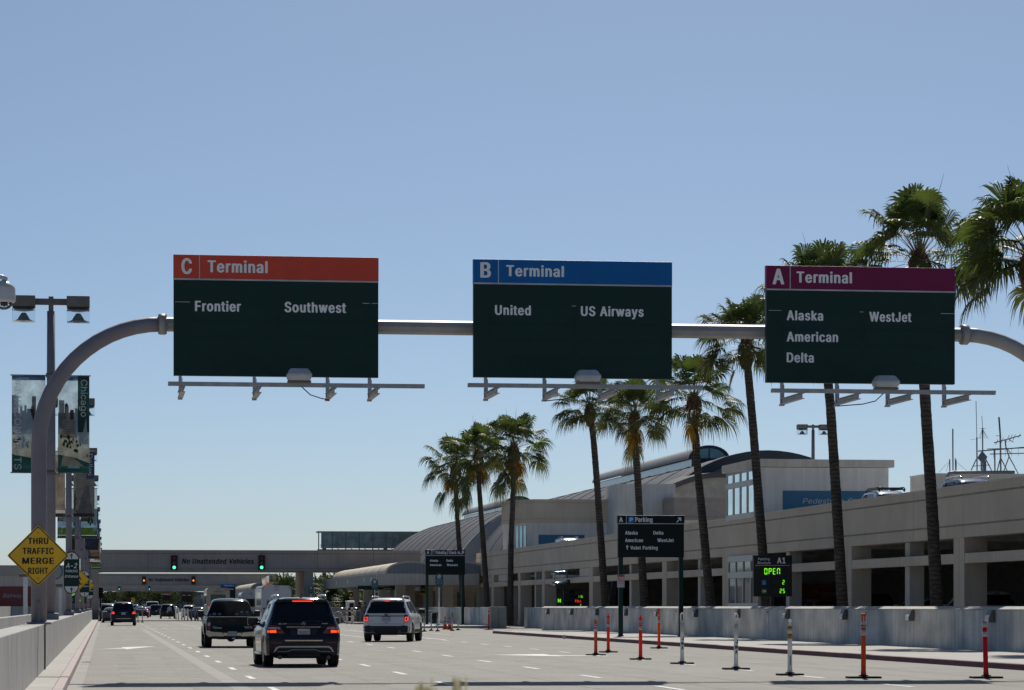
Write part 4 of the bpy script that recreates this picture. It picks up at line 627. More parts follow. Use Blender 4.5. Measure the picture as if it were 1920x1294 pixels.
terminal_sign("terminal_sign", "dark green sign with purple A Terminal header", 1437, 1790.5, 497.5, 717, 543, 1481.5, HA, "A", (1448.5, 1470.5), 532.5, 29, (1493.5, 1597.5, 529.5, 20.5),
    [("Alaska", 1475, 1543.5, 600, 18), ("WestJet", 1630, 1709, 602.5, 18), ("American", 1475, 1571.5, 640, 18), ("Delta", 1475, 1526, 679, 18)], [(1441, 1465, 582), (1612, 1619, 585), (1764, 1790, 588)], (1467, 1570, 1665, 1771), (1446, 1866, 742), 1661, 1)

# ---- yellow diamond on the gantry post
def diamond(name, label, cx, cz, y, r, lines, back=BLACKM, figure=False, loc=None):
    t = thing(name, label, "road sign", (cx, y, cz))
    def dia(r, k=0.06):
        p = []
        for q in range(4):
            a = q * pi / 2
            for da in (-k, 0.0, k):
                aa = a + da; rr = r * (1 - abs(da) * 0.9 + (0.0 if da else -0.012))
                p.append((cx + rr * cos(aa), cz + rr * sin(aa)))
        return p
    b = MB(); b.prism(dia(r), y, y + 0.012); b.build("sign_plate", YELLOW, t, True)
    b = MB()
    o, i = dia(r * 0.965), dia(r * 0.925)
    for k in range(12): b.face([(o[k][0], y - .003, o[k][1]), (o[(k + 1) % 12][0], y - .003, o[(k + 1) % 12][1]), (i[(k + 1) % 12][0], y - .003, i[(k + 1) % 12][1]), (i[k][0], y - .003, i[k][1])])
    b.build("border", INK, t, True)
    b = MB()
    for z in (r * .74, -r * .74): b.lathe([(0.013, -0.012), (0.013, 0.0)], (cx, y, cz + z), 'Y', 10)
    b.build("bolts", BLACKM, t, True)
    b = MB(); b.box(cx - 0.04, cx + 0.04, y + 0.0125, y + 0.08, cz - r * .85, cz + r * .85); b.build("mounting_bracket", STEEL, t, True)
    if lines:
        for s, wd, z, cap in lines: lettering(t, INK, lambda b: put_text(b, s, (cx - wd / 2, y - .004, z), UX, UZ, wd, cap, 0.03))
    if figure:
        b = MB(); s = r / 0.62
        b.prism(circle_pts(cx - .02 * s, cz + .26 * s, .055 * s, 12), y - .004, y - .001)
        b.prism([(cx - .09 * s, cz + .18 * s), (cx + .07 * s, cz + .18 * s), (cx + .17 * s, cz + .0 * s), (cx + .13 * s, cz - .02 * s), (cx + .05 * s, cz + .08 * s), (cx + .05 * s, cz - .05 * s), (cx + .15 * s, cz - .27 * s), (cx + .08 * s, cz - .29 * s), (cx - .02 * s, cz - .08 * s), (cx - .12 * s, cz - .28 * s), (cx - .19 * s, cz - .26 * s), (cx - .07 * s, cz - .04 * s), (cx - .07 * s, cz + .08 * s), (cx - .16 * s, cz - .02 * s), (cx - .19 * s, cz + .01 * s)], y - .0045, y - .001)
        for z in (-.33, -.39): b.box(cx - .1 * s, cx + .28 * s, y - .0045, y - .001, cz + (z - .005) * s + .12 * s, cz + (z + .008) * s + .12 * s)
        b.build("walking_figure_symbol", INK, t, True)
    return t
dc = on_y(71.5, GY - 0.26, 1042); k65 = dc.dot(AV) / F
diamond("diamond_warning_sign", "yellow diamond sign reading thru traffic merge right on the gantry post", dc.x, dc.z, GY - 0.26, 57.5 * k65,
        [("THRU", 38 * k65, dc.z + 22 * k65, 11.5 * k65), ("TRAFFIC", 58 * k65, dc.z + 3.2 * k65, 11.5 * k65), ("MERGE", 59 * k65, dc.z - 15.2 * k65, 11.5 * k65), ("RIGHT", 37 * k65, dc.z - 34 * k65, 11.5 * k65)])

# ---- light poles with banners along the left wall
POLE_Y = [86, 128, 168, 203, 240, 268, 306, 340, 382, 418, 456]
PXW = -1.55
def lamp_head(t, cx, z, wd=0.66, y0=-0.33):
    b = MB(); b.box(cx - wd / 2, cx + wd / 2, -wd / 2, wd / 2, z, z + 0.31, 0.008); h = b.build("lamp_head", BRONZE, t)
    b = MB(); b.box(cx - wd * .46, cx + wd * .46, -wd * .46, wd * .46, z - 0.07, z - 0.002); b.build("gasket", BLACKM, h)
    b = MB(); R = 0.45 * wd
    b.box(cx - wd * .49, cx + wd * .49, -wd * .49, wd * .49, z - 0.42, z - 0.075); b.build("lens", CLEAR, h)
    b = MB(); b.lathe([(R * .98, z - .405), (R * .62, z - .36), (R * .45, z - .27), (R * .22, z - .17), (R * .05, z - .16)], (cx, 0, 0), 'Z', 20)
    b.lathe([(R, z - .09), (R * .6, z - .115), (R * .3, z - .12), (.01, z - .10)], (cx, 0, 0), 'Z', 20)
    b.build("reflector", mat("lamp_reflector", (0.34, 0.35, 0.35), 0.35, 0.5), h)
def light_pole(name, label, base_z, top_z, arm=True, rad=0.125, banners=True, group=None):
    t = thing(name, label, "light pole", (0, 0, base_z), group=group)
    H = top_z - base_z
    b = MB(); b.tube([(0, 0, 0), (0, 0, H * .5), (0, 0, H - 0.42)], [rad * 1.08, rad * 1.04, rad * .93], 20)
    b.build("mast", POLE, t)
    b = MB(); b.box(-rad - .10, rad + .10, -rad - .10, rad + .10, 0, 0.22, 0.05); b.build("base_cover", POLE, t)
    b = MB(); b.box(-0.07, 0.07, -0.07, 0.07, H - 0.42, H); b.box(-0.45, -0.072, -0.05, 0.05, H - 0.24, H - 0.06); b.box(0.072, 0.45, -0.05, 0.05, H - 0.24, H - 0.06); b.build("cross_arm", BRONZE, t)
    lamp_head(t, -0.78, H - 0.31); lamp_head(t, 0.78, H - 0.31)
    if banners:
        for z in (8.22, 5.40):
            b = MB(); b.tube([(-1.16, 0, z - base_z), (1.14, 0, z - base_z)], 0.018, 8); b.lathe([(rad * 1.2, z - base_z - .06), (rad * 1.2, z - base_z + .06)], (0, 0, 0), 'Z', 16); b.build("banner_arm", BRONZE, t)
    return t
ORD = ["first and nearest", "second", "third", "fourth", "fifth", "sixth", "seventh", "eighth", "ninth", "tenth", "farthest"]
lp = light_pole("light_pole", "nearest twin-lamp light pole on the left wall, banners of a city shore", 1.12, 10.5, group="twin-lamp light poles along the left wall")
lp.location = (PXW, POLE_Y[0], 1.12)
for i, y in enumerate(POLE_Y[1:], 1):
    dup(lp, (PXW, y, 1.12), "%s twin-lamp light pole from the camera along the left wall" % ORD[i].replace(" and nearest", ""))

# banners: printed cloth, the picture laid out as coloured fields inside the sheet
def cloth(n, c): return mat("banner_" + n, c, 0.8, trans=0.45, var=0.18, scale=3.5, grain=0.1)
BM = [cloth("sky", (0.44, 0.58, 0.66)), cloth("tower", (0.22, 0.23, 0.24)), cloth("pale_building", (0.38, 0.36, 0.33)), cloth("tree", (0.045, 0.075, 0.03)), cloth("sand", (0.60, 0.51, 0.38)),
      cloth("water", (0.04, 0.17, 0.15)), cloth("teal_band", (0.03, 0.10, 0.095)), cloth("blue_band", (0.09, 0.15, 0.27)), cloth("street", (0.07, 0.07, 0.075)), cloth("grass", (0.13, 0.20, 0.04)), cloth("orange", (0.60, 0.27, 0.12)), cloth("deep_blue", (0.05, 0.10, 0.24))]
def banner(label, x0, x1, kind, y, seed=1, words=None, flip=False, grp="city banners hung from the light poles"):
    Zb, Zt = 5.40, 8.20
    r = random.Random(seed)
    t = thing("banner", label, "banner", (PXW + (x0 + x1) / 2, y, Zb), group=grp)
    W, H = x1 - x0, Zt - Zb
    b = MB()
    def R(u0, u1, v0, v1, m, layer):
        b.m = m; n = 4
        for i in range(n):
            ua, ub = u0 + (u1 - u0) * i / n, u0 + (u1 - u0) * (i + 1) / n
            def P(u, v): return (PXW + x0 + W * u, y - layer * 0.002 + 0.018 * sin(u * 4 + v * 3 + seed), Zb + H * v)
            b.face([P(ua, v0), P(ub, v0), P(ub, v1), P(ua, v1)])
    def Pn(pts, m, layer):
        b.m = m; b.face([(PXW + x0 + W * u, y - layer * 0.002 + 0.018 * sin(u * 4 + v * 3 + seed), Zb + H * v) for u, v in pts])
    if kind == 'shore':
        R(0, 1, 0, 1, 0, 0); R(0, 1, .955, 1, 7, .5)
        R(0, 1, .40, .62, 1, 1)
        for k in range(16):
            u = r.uniform(0, .92); wd = r.uniform(.05, .13); R(u, min(1, u + wd), .44, r.uniform(.56, .72), r.choice((1, 1, 2, 8)), 2 + k * .08)
        if not flip: R(.03, .20, .46, .75, 1, 4); R(.14, .62, .36, .55, 2, 4.4); R(.66, .95, .30, .48, 2, 4.4)
        if not flip:
            for k in range(7): R(.15, .61, .375 + k * .025, .382 + k * .025, 1, 4.7)
        else: R(.60, .72, .46, .79, 1, 4); R(.45, .68, .46, .66, 8, 4.4); R(0, .2, .48, .80, 1, 4.4)
        R(0, 1, .07, .40, 4, 5)
        for k in range(26):
            u = r.uniform(0, .9); v = .36 - u * .16 + r.uniform(-.06, .05); s = r.uniform(.04, .09)
            Pn([(u, v), (u + s * .8, v - .01), (u + s, v + s * .25), (u + s * .5, v + s * .42), (u + .01, v + s * .3)], 3, 6 + k * .05)
        Pn([(0, .04), (1, .04), (1, .10), (.6, .15), (0, .19)], 5, 8)
        R(0, 1, 0, .045, 6, 9)
        if not flip: R(.63, 1, .42, 1, 6, 10)
    elif kind == 'street':
        R(0, 1, 0, 1, 8, 0); R(.1, .55, .8, 1, 0, 1)
        for k in range(9): R(.18, .56, .42 + k * .045, .445 + k * .045, 2, 2)
        R(0, .1, .1, .95, 4, 3)
        Pn([(.15, .05), (.9, .05), (.7, .48), (.55, .48)], 1, 3)
        for k in range(14): u = r.uniform(.05, .9); v = r.uniform(.05, .3); R(u, u + .05, v, v + .02, r.choice((2, 3, 1)), 4)
        R(.62, 1, .58, 1, 7, 10); R(0, 1, 0, .05, 8, 11)
    elif kind == 'stone':
        R(0, 1, 0, 1, 2, 0); R(.45, 1, .1, .95, 4, 1); R(.1, .3, .55, .62, 8, 2); R(0, .35, .35, .45, 8, 2); R(.1, .35, .16, .28, 1, 2); R(0, 1, 0, .05, 8, 3)
        Pn([(.6, .7), (.75, .85), (.85, .7), (.72, .6)], 2, 3)
    elif kind == 'park':
        R(0, 1, 0, 1, 0, 0); R(0, 1, .33, .6, 3, 1); R(0, .6, .40, .44, 10, 2); R(0, 1, .2, .34, 0, 3); R(0, 1, .06, .21, 9, 4)
        for k in range(12): u = r.uniform(.4, .9); v = r.uniform(.24, .38); Pn([(u, v), (u + .1, v), (u + .13, v + .05), (u + .05, v + .09)], 3, 5)
        R(0, 1, 0, .05, 3, 6)
    elif kind == 'dusk':
        R(0, 1, 0, 1, 11, 0); R(0, 1, .3, .42, 0, 1); R(0, 1, 0, .3, 8, 2)
        for k in range(12): u = r.uniform(0, .9); R(u, u + .08, .1, r.uniform(.2, .5), r.choice((1, 2, 8)), 3)
        R(.62, 1, .5, 1, 7, 5)
    elif kind == 'desert':
        R(0, 1, 0, 1, 7, 0); R(0, 1, .06, .55, 10, 1); Pn([(0, .3), (.4, .42), (1, .34), (1, .2), (0, .16)], 4, 2); R(0, 1, 0, .06, 6, 3); R(.62, 1, .5, 1, 11, 5)
    b.build("banner_cloth", BM, t, True, fix=False)
    if words:
        s, u, v, cap, ln, m = words
        b = MB(); put_text(b, s, (PXW + x0 + W * u, y - 0.06, Zb + H * v), -UZ, UX, ln, cap, 0.0)
        b.build("lettering", m, t, True)
    return t
LW = mat("banner_lettering", (0.92, 0.92, 0.90), 0.7, trans=0.5)
ys = [y - 0.02 for y in POLE_Y]
kd = 86 * 1.0 / F
banner("near right banner of a lakeside city with dark band reading Chicago", .20, 1.10, 'shore', ys[0], 3, ("Chicago", .73, .965, .19, 1.08, LW))
banner("near left banner of a lakeside city lettered with a hashtag", -1.12, -.16, 'shore', ys[0], 5, ("#JWACONNECTS", .08, .965, .20, 2.62, LW), True)
banner("second right banner of a downtown street with blue band reading Dallas", .20, 1.10, 'street', ys[1], 7, ("Dallas", .70, .97, .19, .95, LW))
banner("second left banner of a pale stone facade", -1.12, -.16, 'stone', ys[1], 8)
banner("third right banner of a park lake with lawn", .20, 1.10, 'park', ys[2], 9)
banner("third left banner of a park lake lettered with a hashtag", -1.12, -.16, 'park', ys[2], 10, ("#JWACONNECTS", .08, .965, .20, 2.62, LW))
banner("fourth right banner of a city at dusk", .20, 1.10, 'dusk', ys[3], 11)
banner("fourth left banner of a city at dusk", -1.12, -.16, 'dusk', ys[3], 12)
banner("fifth right banner of orange desert under blue sky", .20, 1.10, 'desert', ys[4], 13)
banner("fifth left banner of orange desert under blue sky", -1.12, -.16, 'desert', ys[4], 14)
banner("sixth right banner of a pale stone facade", .20, 1.10, 'stone', ys[5], 15)
banner("seventh right banner of a park, just before the first bridge", .20, 1.10, 'park', ys[6], 16)
banner("right banner of a park beyond the first bridge", .20, 1.10, 'park', ys[7], 17)

# ---- round-ended parking signs and other signs on the poles
def pill(b, cx, cz, y0, y1, wd, h):
    r = wd / 2
    b.prism([(cx + r * cos(a), cz + h / 2 - r + r * sin(a)) for a in [k * pi / 12 for k in range(13)]] + [(cx - r * cos(a), cz - h / 2 + r - r * sin(a)) for a in [k * pi / 12 for k in range(13)]], y0, y1)
def arrow_up(b, cx, z, h, y):
    wd = h * .55; t = h * .09
    b.prism([(cx - t, z), (cx + t, z), (cx + t, z + h * .68), (cx + wd / 2, z + h * .45), (cx + wd / 2, z + h * .66), (cx, z + h), (cx - wd / 2, z + h * .66), (cx - wd / 2, z + h * .45), (cx - t, z + h * .68)], y - .003, y)
def entrance_sign(label, cx, cz, y, line1):
    t = thing("parking_entrance_sign", label, "road sign", (cx, y, cz))
    b = MB(); pill(b, cx, cz, y, y + .03, .65, 1.82); b.build("sign_plate", GREEN_S, t, True)
    r = .285
    for s in (1, -1):
        zc = cz + s * (.91 - .325)
        b = MB(); b.prism([(cx + r * cos(a), zc + s * r * sin(a)) for a in [k * pi / 12 for k in range(13)]], y - .006, y - .001); o = b.build("arrow_field", WHITE, t, True)
        b = MB(); arrow_up(b, cx, cz + .61 if s > 0 else cz - .85, .22, y - .0065); b.build("arrow_symbol", INK, o, True)
    lettering(t, WHITE_L, lambda b: put_text(b, line1, (cx - .25, y - .006, cz + .20), UX, UZ, .5, .22, 0.01, .25), lambda b: put_text(b, "PARKING", (cx - .26, y - .006, cz + .02), UX, UZ, .52, .11, 0.0, .25), lambda b: put_text(b, "Entrance", (cx - .285, y - .006, cz - .21), UX, UZ, .57, .12, 0.0, .25))
    b = MB(); b.box(cx - .04, cx + .04, y + .031, y + .12, cz - .6, cz + .6); b.build("mounting_bracket", STEEL, t, True)
p = on_y(134, 127.7, 1074); entrance_sign("green round-ended A-2 parking entrance sign on the second light pole", p.x, p.z, 127.7, "A-2")
p = on_y(158.5, 202.7, 1095); entrance_sign("green round-ended parking entrance sign on the fourth light pole, behind a yellow diamond", p.x, p.z, 202.7, "A-2")
p = on_y(168, 267.7, 1104.5); entrance_sign("farthest green round-ended parking sign on the left, beside the bridge column", p.x, p.z, 267.7, "B-2")
p = on_y(147, 167.7, 1087); diamond("diamond_warning_sign", "yellow diamond sign with walking figure on the third light pole", p.x, p.z, 167.7, .64, None, figure=True)
p = on_y(164.5, 239.7, 1098); diamond("diamond_warning_sign", "small yellow diamond sign nearest the bridge column", p.x, p.z, 239.7, .56, None, figure=True)
p = on_y(101, 107, 1071); t = thing("oval_sign", "small teal oval sign peeking out behind the yellow merge diamond", "road sign", (p.x, 107, p.z))
b = MB(); b.lathe([(.32, -.01), (.32, .01)], (p.x, 107, p.z), 'Y', 24); b.build("sign_plate", mat("sign_teal", (0.02, 0.10, 0.11), .5), t, True)
b = MB(); b.lathe([(.28, -.014), (.28, -.011)], (p.x, 107, p.z), 'Y', 24); b.lathe([(.265, -.017), (.265, -.0145)], (p.x, 107, p.z), 'Y', 24); b.build("border", mat("sign_teal_line", (0.25, .33, .33), .5), t, True)
b = MB(); b.tube([(p.x, 107.05, 1.1), (p.x, 107.05, p.z - .1)], .035, 8); b.build("post", POLE_L, t, True)

# LED space counter beyond the poles
LEDG = mat("led_green", (0.25, 1.0, 0.03), 0.5, emit=0.8)
LEDR = mat("led_red", (1.0, 0.04, 0.02), 0.5, emit=1.2)
LEDOFF = mat("led_off", (0.05, 0.052, 0.05), 0.5)
BLK = mat("sign_black_face", (0.013, 0.0135, 0.014), 0.5)
SEGM = [BLK, LEDG, LEDOFF, LEDR]
p = on_y(142.5, 214, 1114)
t = thing("led_parking_sign", "black LED parking counter half hidden behind the left light poles, reading A2", "road sign", (p.x, 214, p.z))
b = MB(); b.box(p.x - .74, p.x + .74, 214, 214.2, p.z - .68, p.z + .68); b.build("sign_cabinet", BLK, t, True)
b = MB(); put_text(b, "A2", (p.x + .08, 213.99, p.z + .28), UX, UZ, .44, .26, .02); b.box(p.x - .6, p.x + .66, 213.99, 213.995, p.z + .16, p.z + .18); b.build("lettering", WHITE_L, t, True)
b = MB(); seg7(b, "OPEN", p.x - .35, p.z - .12, .21, 213.99); seg7(b, "20", p.x + .27, p.z - .52, .21, 213.99); b.build("led_digits", SEGM, t, True)
b = MB(); b.box(p.x - .42, p.x - .2, 213.985, 213.995, p.z - .52, p.z - .3); b.build("wheelchair_panel", mat("access_blue", (.02, .16, .42), .5), t, True)
b = MB(); b.box(p.x - .06, p.x + .06, 214.21, 214.3, 1.1, p.z); b.build("post", BLACKM, t, True)

# dome camera on its arm at the left edge
D44 = 44.0
p = at(7, 552, D44)
t = thing("dome_camera", "white security dome camera on an arm at the left edge of the sky", "camera", tuple(p))
b = MB(); b.lathe([(.02, .20), (.06, .20), (.10, .17), (.165, .115), (.172, .08), (.178, -.07), (.18, -.10), (.155, -.125)], tuple(p), 'Z', 28); b.build("housing", mat("camera_white", (.62, .62, .62), .35, var=.05), t, True)
b = MB(); b.lathe([(.13 * cos(a), -.128 - .105 * sin(a)) for a in [k * pi / 16 for k in range(8)]] + [(.003, -.233)], tuple(p), 'Z', 24); b.build("dome", CLEAR, t, True)
b = MB(); b.box(p.x - .05, p.x + .06, p.y - .05, p.y + .05, p.z - .17, p.z - .128, .008); b.tube([(p.x + .01, p.y - .02, p.z - .15), (p.x + .01, p.y - .09, p.z - .165)], .03, 12); b.build("lens_block", BLACKM, t, True)
b = MB(); b.tube([p + Vector((.02, 0, .18)), p + Vector((.03, 0, .235)), p + Vector((-.03, 0, .26)), p + Vector((-.2, 0, .255)), p + Vector((-.62, 0, .25))], [.035, .037, .036, .034, .034], 12)
b.box(p.x - .03, p.x + .015, p.y - .006, p.y + .006, p.z + .19, p.z + .22)
b.build("arm", mat("camera_white", (.62, .62, .62), .35), t, True)
b = MB(); b.tube([(p.x - .66, p.y, 0), (p.x - .66, p.y, p.z + .8)], .07, 14); b.build("mast", POLE_L, t, True)
# ================================================================ RIGHT SIDE: barrier wall, parking structure, terminal
WX = 27.35
wr = panel_wall("roadside_wall", "tall streaked concrete barrier wall along the right pavement in front of the parking structure", WX, WX + 0.32, 45, 183.5, 1.46, 9.3, CONCR)
b = MB()
b.face([(WX - .03, 45, 1.44), (WX - .03, 183.6, 1.44), (WX + .22, 183.6, 1.53), (WX + .22, 45, 1.53)]); b.face([(WX + .22, 45, 1.53), (WX + .22, 183.6, 1.53), (WX + .35, 183.6, 1.44), (WX + .35, 45, 1.44)])
b.face([(WX - .03, 45, 1.41), (WX - .03, 183.6, 1.41), (WX - .03, 183.6, 1.44), (WX - .03, 45, 1.44)])
b.build("coping", CONC, wr, True)
wr2 = panel_wall("setback_wall", "shaded set-back stretch of concrete wall between the two barrier walls", 29.6, 29.9, 184, 207, 1.46, 23, CONCR)
wr3 = panel_wall("roadside_wall", "farther concrete barrier wall in front of the canopy", WX, WX + .32, 207, 300, 1.46, 9.3, CONCR)
a = on_x(920, WX - .06); c = on_x(949.5, WX - .06)
t = thing("electrical_cabinet", "plain grey-green cabinet at the end of the farther barrier wall", "cabinet", (WX, c.y, 0))
b = MB(); b.box(WX - .3, WX + .6, min(a.y, c.y) - .1, min(a.y, c.y) + .9, 0.12, 1.5, .01); 
x0 = on_y(920, 199).x; x1 = on_y(949.5, 199).x
b = MB(); b.box(x0, x1, 199, 200, 0.02, 1.5, .01); b.build("cabinet_body", mat("cabinet_grey", (.30, .32, .30), .6, var=.04), t, True)
b = MB(); b.box((x0 + x1) / 2 - .01, (x0 + x1) / 2 + .01, 198.99, 199.0, .1, 1.4); b.build("door_seam", CONC_D, t, True)

# wall lights on the barrier
WLX = [(1861.5, 1155), (1711, 1154.5), (1586, 1153.5), (1478, 1152), (1386, 1151.5), (1306.6, 1150.8), (1235, 1150), (1175.6, 1149.5), (1121, 1148.6), (1073.5, 1148), (1029, 1147)]
WN = ["nearest, at the right edge", "second from the right edge", "third from the right edge", "fourth from the right edge", "fifth from the right edge", "sixth from the right edge", "seventh from the right edge", "eighth from the right edge", "ninth from the right edge", "tenth from the right edge", "farthest, at the end of the wall"]
def wall_light(loc, label):
    t = thing("wall_light", label, "wall light", loc, group="wedge wall lights on the barrier wall")
    b = MB(); b.prism([(-.02, .19), (-.10, .19), (-.20, -.05), (-.20, -.19), (-.02, -.19)], -.24, .24, 'X')
    for v in b.bm.verts: v.co = Vector((v.co.y, v.co.x, v.co.z))
    b.build("housing", BRONZE, t)
    b = MB(); b.face([(-.203, -.21, -.06), (-.203, .21, -.06), (-.203, .21, -.175), (-.203, -.21, -.175)]); b.face([(-.203, -.21, -.052), (-.168, -.21, .04), (-.168, .21, .04), (-.203, .21, -.052)])
    b.build("lens", mat("wall_light_lens", (.72, .72, .64), .4), t)
    return t
w0 = None
for (px, py), nm in zip(WLX, WN):
    p = on_x(px, WX - .01, py); p.z = 1.22
    L = "brown wedge wall light on the barrier wall, " + nm
    if w0 is None: w0 = wall_light(p, L)
    else: dup(w0, p, L)
STK = mat("sticker_white", (.66, .64, .64), .6); STKR = mat("sticker_red", (.5, .06, .06), .6)
for px, nm in ((1080.5, "narrow red-edged notice near the far end of the barrier wall"), (1268, "narrow notice on the barrier wall behind the parking sign post"), (1439, "narrow notice on the barrier wall below the LED sign"), (1623.5, "narrow notice on the barrier wall behind the orange loop post")):
    p = on_x(px, WX - .012)
    t = thing("wall_notice", nm, "notice", (WX - .012, p.y, 1.1), group="narrow notices on the barrier wall")
    b = MB(); b.box(WX - .016, WX - .002, p.y - .16, p.y + .16, .78, 1.36); b.build("plate", STK, t, True)
    b = MB(); b.box(WX - .02, WX - .0165, p.y - .13, p.y + .13, 1.24, 1.33)
    if px < 1100: b.box(WX - .02, WX - .0165, p.y - .155, p.y - .12, .79, 1.2); b.box(WX - .02, WX - .0165, p.y + .12, p.y + .155, .79, 1.2)
    b.build("printed_band", STKR, t, True)

# ---- parking structure
SXF = 32.0
def pz(slope): return CAMH + slope * SXF
ZT, ZPB, ZB1, ZB0 = 6.06, 4.13, 3.53, 3.15
Y0S, Y1S = 60.0, on_x(893, SXF).y
ps = thing("parking_structure", "long taupe concrete parking structure with open dark lower level", "building", (SXF, Y0S, 0))
def sec_x(b, prof, y0, y1):   # profile in (x,z), extruded along the road
    b.prism(prof, y0, y1, 'Y')
b = MB()
seam = [Y0S]
for px in (1806, 1713, 1561, 1500, 1424.5, 1357, 1295, 1250, 1205, 1146, 1107, 1068, 1033, 1017, 1001.5, 972, 944.5, 921, 893):
    seam.append(on_x(px, SXF).y)
for i in range(len(seam) - 1):
    y0, y1 = seam[i] + .02, seam[i + 1] - .02
    for z0, z1, pr in ((ZPB, ZPB + .43, .0), (ZPB + .50, ZT - .37, .0), (ZT - .30, ZT, .0)):
        b.box(SXF - pr, SXF + .25, y0, y1, z0, z1)
b.build("parapet", STUC, ps, True)
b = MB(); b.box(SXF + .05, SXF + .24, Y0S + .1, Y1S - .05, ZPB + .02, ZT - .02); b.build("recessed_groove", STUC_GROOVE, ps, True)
b = MB(); b.box(SXF - .03, SXF + .32, Y0S, Y1S, ZT + .002, ZT + .06); b.build("parapet_cap", STUC_L, ps, True)
b = MB(); b.box(SXF + .252, SXF + 30, Y0S, Y1S, 4.75, 5.05); b.box(SXF + .252, SXF + .8, Y0S, Y1S, 4.14, 4.745)
for k in range(12):
    y = 66 + k * 16.0; b.box(SXF + .9, SXF + 29, y, y + .7, 4.15, 4.74)
b.build("deck_slab", SLAB, ps, True)
b = MB(); b.box(SXF + .9, SXF + 30, Y0S, Y1S, -.02, .45); b.build("floor_slab", SLAB, ps, True)
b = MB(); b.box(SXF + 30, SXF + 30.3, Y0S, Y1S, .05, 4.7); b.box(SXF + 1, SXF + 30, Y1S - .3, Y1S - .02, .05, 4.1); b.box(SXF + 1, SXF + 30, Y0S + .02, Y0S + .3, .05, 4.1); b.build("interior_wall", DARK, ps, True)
COLP = [(1797, 1.4), (1588, 1.4), (1359, 1.4), (1245, 1.3), (1107.5, 1.4), (1018, 1.3), (973, 1.3), (923, 1.3), (895, 1.2)]
cy = []
for px, wd in COLP:
    y = on_x(px, SXF).y; cy.append(y)
    b = MB(); b.box(SXF + .02, SXF + .9, y - wd / 2, y - .02, .05, ZPB - .003); b.box(SXF + .02, SXF + .9, y + .02, y + wd / 2, .05, ZPB - .003); b.box(SXF + .06, SXF + .85, y - .02, y + .02, .05, ZPB - .003)
    b.build("column", STUC, ps, True)
ends = [Y0S] + sorted(cy) + [Y1S]
for i in range(len(ends) - 1):
    y0, y1 = ends[i] + .72, ends[i + 1] - .72
    if y1 - y0 < 1: continue
    b = MB(); m = (y0 + y1) / 2
    b.box(SXF + .03, SXF + .33, y0, m - .03, ZB1 - .38, ZB1, .01); b.box(SXF + .03, SXF + .33, m + .03, y1, ZB1 - .38, ZB1, .01); b.build("guard_beam", STUC, ps, True)
    if y1 - y0 > 7 and not (y0 < 205 < y1):
        b = MB(); b.box(SXF + .36, SXF + .96, m - .35, m + .35, .05, ZPB - .003); b.build("inner_column", STUC_L, ps, True)
for px0, px1 in ((904, 920.5), (931.5, 953), (1033, 1056), (1083, 1103)):
    y0, y1 = on_x(px1, SXF).y, on_x(px0, SXF).y
    b = MB(); b.box(SXF + .14, SXF + .28, y0, y1, ZB1 + .03, ZPB - .02); b.build("infill_panel", STUC_L, ps, True)

# things inside and on the structure
t = thing("orange_wall_panel", "dark orange panel lettered pedestrian inside the shaded parking level", "panel", (37, 150, 1.2))
xa, xb = on_y(1484, 150).x, on_y(1600, 150).x
b = MB(); b.box(xa, xb, 150, 150.1, 1.2, CAMH + (HZ - 1093.5) * 153 / F); b.build("panel", mat("panel_orange", (.42, .10, .025), .7), t, True)
b = MB(); text_px(b, "Pedestrian", 1528, 1571, 1117, 9, 149.98, .0, .25); b.build("lettering", STUC_L, t, True)
b = MB(); b.box(xa, xb, 150.12, 150.3, .05, 4.1); t = b.build("garage_partition", SLAB); tag(t, "grey partition wall behind the orange panel in the parking level", "wall")

# LED counter inside the entrance
YL = 206.5
p = on_y(1074, YL, 1121); kk = p.dot(AV) / F
t = thing("led_parking_sign", "dark LED board inside the structure entrance showing FULL in red", "road sign", (p.x, YL, p.z))
b = MB(); b.box(on_y(1057, YL).x, on_y(1091.5, YL).x, YL, YL + .2, CAMH - .05, CAMH + (HZ - 1106) * kk); b.build("sign_cabinet", BLK, t, True)
SDL = mat("sign_dim_lettering", (.30, .29, .27), .6)
for q in (("A1", 1059, 1068, 1112.5, 5), ("Parking", 1078, 1090, 1109.8, 2.2), ("Available", 1077.5, 1090.5, 1113, 2.2), ("Level", 1059, 1065.3, 1119.5, 2.2), ("4", 1066.3, 1068, 1119.5, 2.2), ("This", 1059, 1064.4, 1127.5, 2.2), ("Level", 1065.6, 1072, 1127.5, 2.2)): lettering(t, SDL, lambda b: text_px(b, *q, YL - .01, .0))
b = MB()
for py in (1114.5, 1122.8): q = on_y(1058, YL, py); b.box(q.x, on_y(1091, YL).x, YL - .012, YL - .005, q.z - .008, q.z + .008)
b.build("divider_line", SDL, t, True)
b = MB(); q = on_y(1083.5, YL, 1121); seg7(b, "116", q.x, q.z, 4.6 * kk, YL - .02); q = on_y(1078.5, YL, 1129.3); seg7(b, "FULL", q.x, q.z, 4.8 * kk, YL - .02, lit=3, pitch=.66)
q = on_y(1088, YL, 1136.2); seg7(b, "2", q.x, q.z, 3.6 * kk, YL - .02); b.build("led_digits", SEGM, t, True)
q = on_y(1046, YL, 1129.5)
t = thing("led_letter_sign", "glowing green letter N sign inside the dark structure entrance", "sign", tuple(q))
b = MB(); b.box(q.x - .03, q.x + .27, YL + .01, YL + .12, q.z - .06, q.z + .32); b.build("sign_cabinet", BLK, t, True)
b = MB(); put_text(b, "N", (q.x, YL, q.z), UX, UZ, .22, .25, .02); b.build("lettering", LEDG, t, True)

